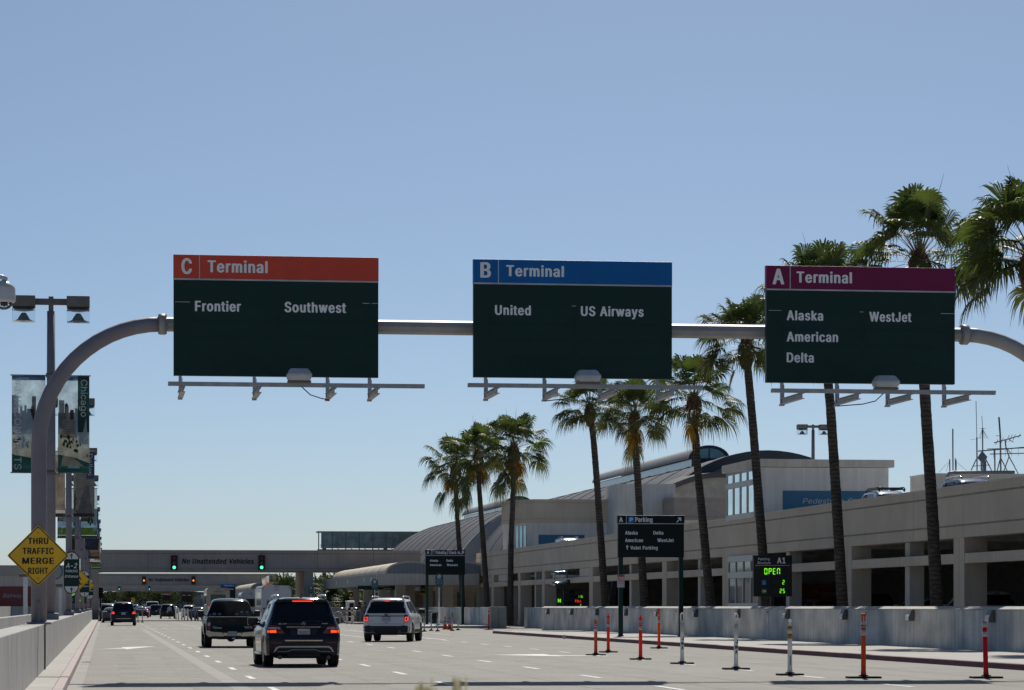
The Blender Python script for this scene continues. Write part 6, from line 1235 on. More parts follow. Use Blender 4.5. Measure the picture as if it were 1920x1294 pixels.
# ================================================================ PALMS AND TREES
LEAF = mat("palm_leaf", (0.072, 0.105, 0.016), 0.55, trans=0.40, var=0.35, scale=1.3, spec=0.7)
LEAFD = mat("palm_leaf_old", (0.095, 0.105, 0.022), 0.55, trans=0.30, var=0.3, scale=1.5)
LEAFY = mat("palm_leaf_yellow", (0.52, 0.27, 0.02), 0.5, trans=0.40, var=0.3, scale=2)
PET = mat("palm_petiole", (0.17, 0.165, 0.06), 0.45, var=0.2, scale=3)
BOOT = mat("palm_boot_fibre", (0.155, 0.075, 0.042), 0.9, var=0.35, scale=6)
def trunk_mat():
    m = mat("palm_trunk", (0.105, 0.085, 0.068), 0.9, var=0.25, scale=2.2, grain=0.25)
    N, L = m.node_tree.nodes, m.node_tree.links
    b = N["Principled BSDF"]; src = b.inputs["Base Color"].links[0].from_socket
    tc = N.new("ShaderNodeTexCoord"); wv = N.new("ShaderNodeTexWave"); wv.bands_direction = 'Z'; wv.inputs["Scale"].default_value = 1.9; wv.inputs["Distortion"].default_value = 6.0; wv.inputs["Detail"].default_value = 3; wv.inputs["Detail Scale"].default_value = 2.0
    L.new(tc.outputs["Object"], wv.inputs["Vector"])
    r = N.new("ShaderNodeValToRGB"); r.color_ramp.elements[0].color = (.50, .50, .50, 1); r.color_ramp.elements[1].color = (1, 1, 1, 1); r.color_ramp.elements[0].position = .15; r.color_ramp.elements[1].position = .5
    L.new(wv.outputs["Fac"], r.inputs[0]); mx = N.new("ShaderNodeMixRGB"); mx.blend_type = 'MULTIPLY'; mx.inputs[0].default_value = 1
    L.new(src, mx.inputs[1]); L.new(r.outputs[0], mx.inputs[2]); L.new(mx.outputs[0], b.inputs["Base Color"])
    bp = N.new("ShaderNodeBump"); bp.inputs["Strength"].default_value = .6; bp.inputs["Distance"].default_value = .04
    L.new(wv.outputs["Fac"], bp.inputs["Height"]); L.new(bp.outputs[0], b.inputs["Normal"])
    return m
TRUNK = trunk_mat()
def fan_leaf(b, r, az, el, plen, flen, droop, mi, hub0):
    d = Vector((cos(az) * cos(el), sin(az) * cos(el), sin(el)))
    side = Vector((-sin(az), cos(az), 0))
    up = side.cross(d) * -1
    if up.z < 0: up = -up
    # petiole: a curve that sags outwards
    pts = []
    for k in range(6):
        t = k / 5
        p = hub0 + d * (plen * t) + Vector((0, 0, -droop * plen * .55 * t * t)); pts.append(p)
    b.m = 3
    wd = [.035, .028, .022, .018, .015, .013]
    for k in range(5):
        s0, s1 = side * wd[k], side * wd[k + 1]; u0, u1 = up * wd[k] * .6, up * wd[k + 1] * .6
        b.face([pts[k] - s0, pts[k + 1] - s1, pts[k + 1] + u1, pts[k] + u0]); b.face([pts[k] + u0, pts[k + 1] + u1, pts[k + 1] + s1, pts[k] + s0])
        b.face([pts[k] - s0, pts[k] + s0, pts[k + 1] + s1, pts[k + 1] - s1])
    hub = pts[-1]; fd = (pts[-1] - pts[-2]).normalized()
    fu = side.cross(fd); 
    if fu.z < 0: fu = -fu
    roll = r.uniform(-.6, .6)
    sd = side * cos(roll) + fu * sin(roll); fu = fu * cos(roll) - side * sin(roll)
    n = 36; spread = radians(r.uniform(118, 140))
    fold = r.uniform(.05, .28)
    for i in range(n):
        if r.random() < .05: continue
        q = -spread + 2 * spread * (i + .5) / n
        L = flen * (1 - .30 * (abs(q) / spread) ** 2) * r.uniform(.9, 1.06)
        dv = (fd * cos(q) + sd * sin(q)) + fu * (fold * (abs(sin(q))) )
        dv.normalize()
        wv = (fd * -sin(q) + sd * cos(q)).normalized()
        wm = 2 * spread / n * .5
        tw = fu * (.5 if i % 2 else -.5)
        tip_d = droop * r.uniform(.5, 1.35) * .55 + .20 + max(0, r.gauss(0, .12))
        st = [(0.03, .03 * wm), (.32, .32 * wm * 1.1), (.60, .57 * wm), (.80, .30 * wm), (1.0, .02 * wm)]
        prev = None
        b.m = mi if mi != 9 else (2 if r.random() < .6 else 1)
        for j, (t, hwid) in enumerate(st):
            bend = max(0, t - .42)
            p = hub + dv * (L * (t - .35 * tip_d * bend * bend * 2)) + Vector((0, 0, -L * tip_d * bend * bend * 3.4)) + wv * (L * r.uniform(-.02, .02) * t * t)
            off = (wv + tw * .55) * (hwid * L)
            a, c = p - off, p + off
            if prev: b.face([prev[0], a, c, prev[1]])
            prev = (a, c)
def palm_crown(seed, n=34, R=1.0, low=0, yellow=0, spear=1):
    r = random.Random(seed); b = MB()
    ga = 2.39996
    for i in range(n):
        f = i / (n - 1)                       # 0 = newest, upright; 1 = oldest, hanging
        el = radians(84 - 90 * f ** .80) + r.uniform(-.12, .12)
        az = i * ga + r.uniform(-.25, .25)
        mi = 0 if f < .8 else 1
        fan_leaf(b, r, az, el, R * r.uniform(.85, 1.5) * (1.0 + .25 * sin(f * pi)), R * r.uniform(.88, 1.08), .10 + .50 * f ** 1.4, mi, Vector((cos(az) * .08, sin(az) * .08, .28 - .45 * f)))
    for i in range(low): fan_leaf(b, r, r.uniform(0, 6.28), radians(r.uniform(-52, -30)), R * r.uniform(1.0, 1.4), R * 1.0, .95, 1, Vector((0, 0, -.2)))
    for i in range(yellow): fan_leaf(b, r, r.uniform(3.6, 5.9) , radians(r.uniform(-70, -35)), R * r.uniform(.35, .75), R * .8, .9, 9, Vector((0, 0, -.25)))
    b.m = 3
    for i in range(spear):
        a = r.uniform(0, 6.28); d = Vector((cos(a) * r.uniform(.05, .5), sin(a) * r.uniform(.05, .5), 1)).normalized()
        b.tube([Vector((0, 0, .2)), d * 1.2, d * R * r.uniform(2.3, 2.8)], [.02, .02, .003], 5, smooth=False)
    b.m = 4
    for i in range(150):
        a = r.uniform(0, 6.28); z = r.uniform(-.85, .28); rr = .19 + .13 * sin((z + .85) / 1.13 * pi) ; o = Vector((cos(a) * rr, sin(a) * rr, z)); s = Vector((-sin(a), cos(a), 0)) * .05
        e = o + Vector((cos(a), sin(a), 0)) * r.uniform(.04, .18) + Vector((0, 0, r.uniform(-.10, .16)))
        b.face([o - s, o + s, e + s * .35, e - s * .35])
    b.lathe([(.16, -1.0), (.26, -.75), (.36, -.4), (.32, 0), (.16, .3), (.03, .45)], (0, 0, 0), 'Z', 14)
    me = bpy.data.meshes.new("crown"); b.bm.to_mesh(me); b.bm.free()
    for m in (LEAF, LEAFD, LEAFY, PET, BOOT): me.materials.append(m)
    return me
CROWNS = [palm_crown(11, 44, 1.0, 0, 0, 2), palm_crown(23, 40, 1.0, 1, 3, 2), palm_crown(37, 50, 1.02, 3, 1, 1), palm_crown(51, 38, .98, 4, 4, 2), palm_crown(64, 40, 1.0, 0, 1, 1), palm_crown(77, 36, 1.0, 0, 1, 1)]
def fan_palm(label, X, base_px, pts, hub, crown, sc=1.0, rz=0.0, dep=None):
    """pts: photo pixels down the trunk, from below the crown to the wall top"""
    if dep is None: dep = on_x(base_px, X).dot(AV)
    top = at(hub[0], hub[1], dep)
    line = [at(px, py, dep) for px, py in pts]
    dirn = (line[-1] - line[-2]).normalized(); bot = line[-1].copy(); bot = bot + dirn * (bot.z / max(.2, -dirn.z)) if dirn.z < -.2 else Vector((bot.x, bot.y, 0))
    t = thing("fan_palm", label, "palm tree", (bot.x, bot.y, 0), group="tall fan palms in front of the parking structure")
    P = [top + Vector((0, 0, .1))] + line + [bot]
    b = MB()
    # resample with ring bumps
    pts3 = []; rr = []; r = random.Random(int(base_px))
    tot = top.z
    Q = []
    for i in range(len(P) - 1):
        for k in range(5 if i else 3): Q.append(P[i].lerp(P[i + 1], k / (5 if i else 3)))
    Q.append(P[-1])
    S = []
    for i in range(len(Q)):      # light smoothing
        a, c = Q[max(0, i - 1)], Q[min(len(Q) - 1, i + 1)]; S.append((a + Q[i] * 2 + c) / 4)
    for i in range(len(S) - 1):
        for k in range(4):
            p = S[i].lerp(S[i + 1], k / 4); pts3.append(p); f = 1 - p.z / tot
            rr.append((.165 + .06 * f + .05 * max(0, f - .85) / .15) * 1.08 * r.uniform(.965, 1.035))
    b.tube(pts3, rr, 12)
    b.build("trunk", TRUNK, t, True)
    o = bpy.data.objects.new("crown", CROWNS[crown]); col.objects.link(o); o.parent = t
    o.location = top - t.location; o.rotation_euler = (r.uniform(-.06, .06), r.uniform(-.06, .06), rz); o.scale = (sc, sc, sc)
    return t
PX_ = 29.9
fan_palm("fan palm cut off by the right edge, its crown beside the purple sign", PX_, 1990, [(1945, 560), (1958, 700), (1975, 900), (1990, 1137)], (1937, 486), 2, 1.28, .3, 93)
fan_palm("tallest fully visible fan palm, its crown just above the purple sign", PX_, 1757, [(1727, 540), (1733, 720), (1741, 850), (1748, 960), (1757, 1137)], (1724, 490), 0, 1.24, 1.0)
fan_palm("fan palm whose crown is mostly hidden behind the purple sign", PX_, 1580, [(1545, 640), (1557, 760), (1566, 900), (1572, 1000), (1580, 1137)], (1541, 582), 4, 1.26, 2.2)
fan_palm("fan palm crossing the beam between the blue and the purple signs", PX_, 1437, [(1402, 690), (1412, 800), (1422, 930), (1429, 1020), (1437, 1137)], (1399, 648), 4, 1.08, 4.0)
fan_palm("fan palm touching the right edge of the blue sign", PX_, 1332, [(1302, 800), (1308, 880), (1318, 980), (1332, 1137)], (1301, 752), 5, 1.12, 5.2)
fan_palm("fan palm under the right half of the blue sign, right one of a pair", PX_, 1208, [(1191, 835), (1196, 900), (1201, 1000), (1208, 1137)], (1190, 782), 1, 1.02, .8)
fan_palm("fan palm under the blue sign, left one of a pair", PX_, 1135, [(1113, 825), (1119, 900), (1126, 1000), (1135, 1137)], (1106, 768), 0, 1.04, 3.4)
fan_palm("fan palm left of the blue sign with one yellow hanging frond", PX_, 958, [(963, 885), (962, 940), (958, 1020), (957, 1137)], (963, 842), 3, 1.32, 1.9)
fan_palm("middle fan palm of the three far left ones, yellow under its crown", PX_, 914, [(897, 892), (901, 950), (907, 1030), (914, 1137)], (896, 855), 1, 1.26, 3.0)
fan_palm("leftmost fan palm with a brown fibre collar", PX_, 868, [(855, 925), (858, 980), (863, 1050), (868, 1137)], (855, 876), 3, 1.34, 4.4)

# feather palms beyond the canopy
FROND = mat("feather_frond", (0.055, 0.085, 0.02), 0.6, trans=0.25, var=0.3, scale=.8)
def feather_palm(label, x, y, h, R, seed):
    r = random.Random(seed)
    t = thing("feather_palm", label, "palm tree", (x, y, 0), group="feather palms beyond the canopy")
    b = MB(); b.tube([(0, 0, 0), (.05, 0, h * .5), (0, 0, h)], [.38, .33, .36], 12); b.build("trunk", TRUNK, t)
    b = MB()
    for i in range(60):
        az = i * 2.4 + r.uniform(-.2, .2); f = i / 59; el = radians(80 - 95 * f); L = R * r.uniform(.9, 1.1)
        d = Vector((cos(az) * cos(el), sin(az) * cos(el), sin(el))); sd = Vector((-sin(az), cos(az), 0))
        prev = None
        for k in range(15):
            s = k / 14; p = Vector((0, 0, h)) + d * L * s + Vector((0, 0, -L * (.28 + .35 * f) * s * s))
            if prev is not None:
                for sg in (-1, 1):
                    for q in range(2):
                        o = prev.lerp(p, q * .5); ln = (.30 + .75 * sin(pi * min(1, s + .08)) ** .8) * R * .17
                        e = o + sd * sg * ln * .8 + (p - prev).normalized() * ln * .55 + Vector((0, 0, -ln * r.uniform(.2, .75))); w_ = (p - prev).normalized() * .055
                        b.face([o - w_, o + w_, e])
                b.face([prev - sd * .03, p - sd * .03, p + sd * .03, prev + sd * .03])
            prev = p
    b.build("crown", FROND, t, fix=False)
for i, (px, Y, h, R, lab) in enumerate(((622, 338, 2.6, 3.9, "large feather palm drooping behind the canopy left edge"), (675, 352, 2.6, 3.6, "feather palm deep under the canopy beside the taxi sign"), (532, 420, 3.4, 4.3, "feather palm seen under the bridge left of the tan column"), (598, 395, 3.0, 4.0, "feather palm just right of the bridge column"), (655, 332, 1.7, 3.0, "short feather palm between the taxi sign and the canopy"), (640, 346, 3.2, 4.2, "tall feather palm second from the canopy left edge"), (695, 336, 2.2, 3.4, "feather palm farthest right under the canopy"), (606, 352, 1.8, 3.4, "low feather palm between the bridge column and the canopy"), (550, 432, 3.0, 4.4, "feather palm directly left of the tan bridge column"), (662, 372, 4.0, 4.6, "feather palm farthest back behind the canopy"))):
    feather_palm(lab, on_y(px, Y).x, Y, h, R, 70 + i)

# far trees closing the road, each with its own crown
def leaf_tree(label, x, y, h, R, seed, m, low=.45, grp="distant trees beyond the farthest bridge", nc=16):
    r = random.Random(seed)
    t = thing("distant_tree", label, "tree", (x, y, 0), group=grp)
    b = MB(); b.tube([(0, 0, 0), (.1, 0, h * .45), (.0, 0, h * .7)], [.35, .25, .1], 8)
    for k in range(4): a = r.uniform(0, 6.28); b.tube([(.05, 0, h * .4), (cos(a) * R * .6, sin(a) * R * .6, h * .75)], [.15, .04], 6)
    b.build("trunk", TRUNK, t)
    b = MB()
    cl = [Vector((r.gauss(0, R * .45), r.gauss(0, R * .45), h * r.uniform(low, .95))) for _ in range(nc)]
    for c in cl:
        for k in range(90 if nc > 16 else 60):
            p = c + Vector((r.gauss(0, R * .2), r.gauss(0, R * .2), r.gauss(0, h * .07))); s = r.uniform(.18, .42)
            a, e = r.uniform(0, 6.28), r.uniform(-1, 1); u = Vector((cos(a), sin(a), e)).normalized() * s; v = Vector((-sin(a), cos(a), r.uniform(-.8, .8))).normalized() * s * .6
            b.face([p - u, p - v, p + u, p + v])
    b.build("crown", m, t, fix=False)
TL = mat("distant_foliage", (.055, .080, .03), .95, trans=.2, var=.4, scale=.6, spec=.1)
for i, (px, h, R, lab) in enumerate(((196, 5.6, 3.4, "leftmost distant tree at the end of the road"), (214, 6.2, 4.2, "distant tree, second from the left at the road end"), (232, 5.8, 3.2, "distant tree, third from the left at the road end"), (246, 6.6, 4.4, "distant tree above the yellow chevron sign"), (262, 6.0, 3.8, "distant tree left of the blue car"), (279, 6.4, 4.2, "distant tree above the dark sport utility car"), (296, 5.6, 3.2, "distant tree left of the far dark board"), (314, 6.6, 4.4, "distant tree behind the far dark board"), (333, 6.0, 3.8, "distant tree between the two far boards"), (352, 6.2, 4.0, "rightmost distant tree at the end of the road"))):
    Y = 790 + (i % 3) * 14; leaf_tree(lab, on_y(px, Y).x, Y, h, R, 200 + i, TL)
for i, (px, Y, h, R, lab) in enumerate(((540, 470, 6.0, 3.6, "dense dark tree behind the feather palms left of the bridge column"), (597, 440, 5.6, 3.6, "dense dark tree behind the feather palms right of the bridge column"), (625, 425, 5.2, 3.4, "dense dark tree behind the canopy left edge"), (655, 432, 5.4, 3.6, "dense dark tree behind the taxi sign"), (690, 428, 5.2, 3.4, "dense dark tree behind the white car"))):
    leaf_tree(lab, on_y(px, Y).x, Y, h, R, 300 + i, TL, .06, "dense trees behind the feather palms", 34)
b = MB(); x0, x1 = on_y(120, 850).x, on_y(420, 850).x
b.box(x0, x1, 850, 870, 0, 3.4); b.box(x0, x1, 849.6, 870, 3.41, 4.6)
for k in range(14): b.box(x0 + 3 * k, x0 + 3 * k + 1.4, 849.7, 849.95, .3, 2.8)
tag(b.build("distant_building", mat("distant_building", (.26, .25, .24), .8, var=.1)), "low grey building closing the far end of the road", "building")
b = MB()
r = random.Random(5); N = 120
for k in range(N):
    x = -900 + 3300 * k / N; x1 = -900 + 3300 * (k + 1) / N
    hh = lambda x: 9 + 4 * sin(x * .006) + 2.2 * sin(x * .021 + 1) + 1.2 * sin(x * .06)
    b.face([(x, 2000, -1), (x1, 2000, -1), (x1, 2010, hh(x1)), (x, 2010, hh(x))]); b.face([(x, 2010, hh(x)), (x1, 2010, hh(x1)), (x1, 2400, -1), (x, 2400, -1)])
for k in range(40):   # unseen rise added behind the camera as a dark reflection for the cars
    x = -420 + 21 * k; x1 = x + 21; hh = lambda x: 13 + 4 * sin(x * .03) + 2.5 * sin(x * .11 + 1)
    b.face([(x, -150, -1), (x1, -150, -1), (x1, -158, hh(x1)), (x, -158, hh(x))]); b.face([(x, -158, hh(x)), (x1, -158, hh(x1)), (x1, -195, -1), (x, -195, -1)])
struct("hills_and_added_rise", b, mat("far_hills_added_rise", (.13, .145, .12), .9, var=.3, scale=.02))
# ================================================================ VEHICLES
TYRE = mat("tyre_rubber", (0.013, 0.013, 0.014), 0.8, grain=.25)
RIM = mat("alloy_rim", (0.40, 0.41, 0.42), 0.3, .8)
CGLASS = mat("car_glass", (0.010, 0.014, 0.018), 0.04, spec=.4, var=.2)
TRIMC = mat("bright_trim", (0.62, 0.60, 0.55), 0.22, .9, var=.05)
PLAST = mat("dark_plastic", (0.02, 0.02, 0.021), 0.6)
LENS_R = mat("tail_lens_red", (0.22, 0.010, 0.012), 0.12, coat=.5, var=.2, scale=20)
LENS_RR = mat("tail_lens_reflector", (0.35, 0.02, 0.015), 0.3)
LENS_W = mat("tail_lens_clear", (0.50, 0.46, 0.46), 0.15, coat=.4)
LIT_R = mat("brake_light_lit", (1.0, 0.045, 0.012), 0.3, emit=1.3)
LIT_O = mat("tail_light_lit", (1.0, 0.10, 0.02), 0.3, emit=1.0)
PLATE = mat("licence_plate", (0.62, 0.63, 0.64), 0.4, var=.05)
PLINK = mat("plate_ink", (0.02, 0.03, 0.12), 0.5)
BADGE = mat("badge_chrome", (0.50, 0.52, 0.55), 0.25, .8)
def paint(nm, c, rough=.22, metal=.0): return mat(nm, c, rough, metal, var=.04, scale=.8, coat=.3, spec=.22)
def interp(tab, y):
    if y <= tab[0][0]: return tab[0][1]
    for (a, u), (c, v) in zip(tab, tab[1:]):
        if y <= c:
            t = (y - a) / (c - a); t = t * t * (3 - 2 * t) * .35 + t * .65
            return u + (v - u) * t
    return tab[-1][1]
class Car:
    """lofted body: y=0 at the rear bumper, +y forward, x right, z up"""
    def __init__(s, L, W, zu, wheels, R, top, belt, rear, plan, wroof, bed=None, rail=.02, tw=.25):
        s.L, s.W, s.zu, s.wheels, s.R, s.top, s.belt, s.rear, s.plan, s.wroof, s.bed, s.tw = L, W, zu, wheels, R, top, belt, rear, plan, wroof, bed, tw
        ys = sorted(set([0, .03, .08, .16, .28] + [round(L * k / 46, 3) for k in range(1, 46)] + [L - .28, L - .14, L - .05, L] + [round(w + R * 1.14 * sin(a), 3) for w in wheels for a in [k * pi / 12 for k in range(-6, 7)]] + ([bed[0], bed[0] + .002, bed[1], bed[1] + .002] if bed else [])))
        s.bm = bmesh.new(); rows = []
        zmax = max(v for _, v in top)
        for y in ys:
            w_ = W * interp(plan, y); zt = interp(top, y); zb = min(interp(belt, y), zt)
            za = zu
            for wy in wheels:
                d = abs(y - wy); A = R * 1.15
                if d < A: za = max(za, R + sqrt(max(0, A * A - d * d)) * .98)
            k = max(0.0, min(1.0, (zt - zb) / max(.01, zmax - interp(belt, L * .5))))
            wr = (w_ - .10) * (1 - k) + wroof * k * w_ / W
            zs = za + (zb - za) * .55
            inb = bed and bed[0] < y < bed[1] + .001
            P = [(0, zu), (w_ - .30, zu), (w_ - .27, za), (w_ - .015, za), (w_, za + min(.05, (zs - za) * .3)), (w_ + .012, zs), (w_, zb - .09), (w_ - .04, zb - .01),
                 (wr + (w_ - .055 - wr) * .62, zb + (zt - zb) * .35), (wr + .02, zt - min(.10, (zt - zb) * .35)), (wr - .05, zt - min(.035, (zt - zb) * .2)), (wr * .6, zt), (0, zt + .008)]
            if inb: P = P[:8] + [(w_ - .07, zb + .0), (w_ - .10, zb), (w_ - .12, zb - .45), (w_ * .5, zb - .46), (0, zb - .46)]
            rows.append([(x, z) for x, z in P])
        s.ys = ys
        V = []
        for y, P in zip(ys, rows):
            ring = [s.V(x, y, z) for x, z in P] + [s.V(-x, y, z) for x, z in P[-2:0:-1]]
            V.append([s.bm.verts.new(p) for p in ring])
        n = len(V[0])
        for i in range(len(V) - 1):
            for k in range(n):
                f = s.bm.faces.new((V[i][k], V[i + 1][k], V[i + 1][(k + 1) % n], V[i][(k + 1) % n])); f.smooth = True
        for i, (y, P) in ((0, (ys[0], rows[0])), (len(V) - 1, (ys[-1], rows[-1]))):   # gridded end caps
            m = len(P); prev = None
            for j in range(m):
                x, z = P[j]
                a = V[i][j]; c = V[i][(n - j) % n]
                if j in (0, m - 1): row = [a]
                else: row = [c] + [s.bm.verts.new(s.V(x * (q / 4 - 1), y, z)) for q in range(1, 8)] + [a]
                if prev:
                    if len(prev) == 1:
                        for q in range(8): s.bm.faces.new((prev[0], row[q + 1], row[q]))
                    elif len(row) == 1:
                        for q in range(8): s.bm.faces.new((row[0], prev[q], prev[q + 1]))
                    else:
                        for q in range(8): s.bm.faces.new((prev[q], prev[q + 1], row[q + 1], row[q]))
                prev = row
        bmesh.ops.recalc_face_normals(s.bm, faces=s.bm.faces)
        for f in s.bm.faces: f.smooth = True
        s.bvh = BVHTree.FromBMesh(s.bm)
    def V(s, x, y, z):
        if y < .62:
            f = 1 - y / .62
            y = y + interp(s.rear, z) * f + .10 * (abs(x) / s.W) ** 3 * f
        elif y > s.L - .6:
            f = 1 - (s.L - y) / .6
            y = y - .22 * (abs(x) / s.W) ** 2.5 * f - max(0, z - .75) * .15 * f
        return Vector((x, y, z))
    def body(s, m, t, name="body"):
        me = bpy.data.meshes.new(name); s.bm.to_mesh(me); me.materials.append(m)
        ang = radians(38)
        try: me.set_sharp_from_angle(angle=ang)
        except Exception: pass
        o = bpy.data.objects.new(name, me); col.objects.link(o); o.parent = t; return o
    def decal(s, name, m, t, poly, axis='r', off=.006, thick=.0, sub=.07, sgn=1):
        """a fitted panel: outline drawn in rear view (x,z) or side view (y,z), pressed onto the body"""
        bm = bmesh.new()
        bm.faces.new([bm.verts.new((a, b, 0)) for a, b in poly])
        for ax in (0, 1):
            lo, hi = min(p[ax] for p in poly), max(p[ax] for p in poly)
            k = lo + sub
            while k < hi:
                no = Vector((1, 0, 0)) if ax == 0 else Vector((0, 1, 0))
                bmesh.ops.bisect_plane(bm, geom=bm.verts[:] + bm.edges[:] + bm.faces[:], plane_co=no * k, plane_no=no); k += sub
        drop = []
        for v in bm.verts:
            a, b = v.co.x, v.co.y
            if axis == 'r': o, d = Vector((a, -1, b)), Vector((0, 1, 0))
            elif axis == 'f': o, d = Vector((a, s.L + 1, b)), Vector((0, -1, 0))
            elif axis == 't': o, d = Vector((a, b, 4)), Vector((0, 0, -1))
            else: o, d = Vector((sgn * 3, a, b)), Vector((-sgn, 0, 0))
            h = s.bvh.ray_cast(o, d, 5)
            if h[0] is None: 
                h2 = s.bvh.find_nearest(Vector((a, 0, b)) if axis == 'r' else Vector((sgn * s.W, a, b))); v.co = h2[0]; continue
            v.co = h[0] - d * off
        if thick:
            r = bmesh.ops.extrude_face_region(bm, geom=bm.faces[:])
            dv = {'r': Vector((0, -thick, 0)), 'f': Vector((0, thick, 0)), 't': Vector((0, 0, thick))}.get(axis, Vector((sgn * thick, 0, 0)))
            for v in r['geom']:
                if isinstance(v, bmesh.types.BMVert): v.co += dv
        bmesh.ops.recalc_face_normals(bm, faces=bm.faces)
        for f in bm.faces: f.smooth = True
        me = bpy.data.meshes.new(name); bm.to_mesh(me); bm.free(); me.materials.append(m)
        o = bpy.data.objects.new(name, me); col.objects.link(o); o.parent = t; return o
    def pair(s, name, m, t, poly, **k):
        a = s.decal(name, m, t, poly, **k); c = s.decal(name, m, t, [(-x, z) for x, z in poly[::-1]], **k); return a, c
    def sides(s, name, m, t, poly, **k):
        return [s.decal(name, m, t, poly, axis='s', sgn=g, **k) for g in (-1, 1)]
    def surf(s, x, z):
        h = s.bvh.ray_cast(Vector((x, -1, z)), Vector((0, 1, 0)), 5); return h[0].y if h[0] else 0
    def add_wheels(s, t, tr, rimm=RIM, detail=True, wid=None):
        wid = wid or s.tw; R = s.R
        for wy in s.wheels:
            for g in (-1, 1):
                x = g * (tr - wid / 2)
                b = MB(); h = wid / 2
                b.lathe([(R * .66, -h * .9), (R * .80, -h), (R * .93, -h * .97), (R * .985, -h * .80), (R, -h * .6), (R, -h * .22), (R * .985, -h * .2), (R * .985, -h * .12), (R, -h * .1), (R, h * .1), (R * .985, h * .12), (R * .985, h * .2), (R, h * .22), (R, h * .6), (R * .985, h * .80), (R * .93, h * .97), (R * .80, h), (R * .66, h * .9)], (x, wy, R), 'X', 28)
                w_ = b.build("wheel", TYRE, t)
                if detail:
                    b = MB(); xo = x + g * h * .78
                    b.lathe([(R * .67, -.02), (R * .67, .02), (R * .60, .02), (R * .60, -.02)], (xo, wy, R), 'X', 28)
                    for q in range(5):
                        a = q * 2 * pi / 5 + .3
                        for da in (-.09, .09): b.tube([(xo, wy + R * .1 * cos(a), R + R * .1 * sin(a)), (xo, wy + R * .63 * cos(a + da), R + R * .63 * sin(a + da))], R * .045, 6)
                    b.lathe([(.01, -.02), (R * .14, -.02), (R * .14, .025), (.01, .03)], (xo, wy, R), 'X', 14)
                    b.build("rim", rimm, w_)
                else:
                    b = MB(); b.lathe([(.01, .0), (R * .64, .0), (R * .66, .015), (.02, .03)], (x + g * h * .8, wy, R), 'X', 16); b.build("rim", rimm, w_)
    def mirrors(s, t, m, y, z, w=.11):
        for g in (-1, 1):
            X = g * (s.W - .03)
            b = MB(); b.box(min(X, X + g * .27), max(X, X + g * .27), y - .06, y + .08, z - .09, z + .11, .035); b.tube([(g * (s.W - .12), y + .05, z - .06), (X + g * .08, y + .03, z - .05)], .035, 8); b.build("mirror", m, t)
    def rails(s, t, m, x, y0, y1, z, r=.022):
        for g in (-1, 1):
            b = MB(); X = g * x
            b.tube([(X, y0, z - .03), (X, y0 + .06, z + .05), (X, y0 + .18, z + .075), ((X), (y0 + y1) / 2, z + .085), (X, y1 - .2, z + .065), (X, y1, z - .03)], r, 8); b.build("roof_rail", m, t)
    def plate(s, t, z, txt, x=0, w=.31, h=.16, y=None, extra=True):
        y = s.surf(x, z) - .015 if y is None else y
        b = MB(); b.box(x - w / 2, x + w / 2, y - .012, y, z - h / 2, z + h / 2, .004); o = b.build("licence_plate", PLATE, t)
        b = MB(); put_text(b, txt, (x - w * .43, y - .016, z - h * .27), UX, UZ, w * .86, h * .46, .0); b.build("plate_number", PLINK, o)
        if extra:
            b = MB(); b.box(x + w * .26, x + w * .42, y - .016, y - .0125, z + h * .26, z + h * .42); b.build("plate_sticker", mat("plate_sticker", (.75, .48, .04), .5), o)
            b = MB(); b.box(x - w * .5 - .012, x + w * .5 + .012, y - .010, y + .004, z - h / 2 - .012, z + h / 2 + .012); b.build("plate_frame", BLACKM, o)
def vehicle(name, label, cat, loc, rz, group=None): return thing(name, label, cat, loc, rz, group)
def rrect(x0, x1, z0, z1, r=.04, n=4):
    p = []
    for cx, cz, a0 in ((x1 - r, z1 - r, 0), (x0 + r, z1 - r, pi / 2), (x0 + r, z0 + r, pi), (x1 - r, z0 + r, 1.5 * pi)):
        p += [(cx + r * cos(a0 + pi / 2 * k / n), cz + r * sin(a0 + pi / 2 * k / n)) for k in range(n + 1)]
    return p

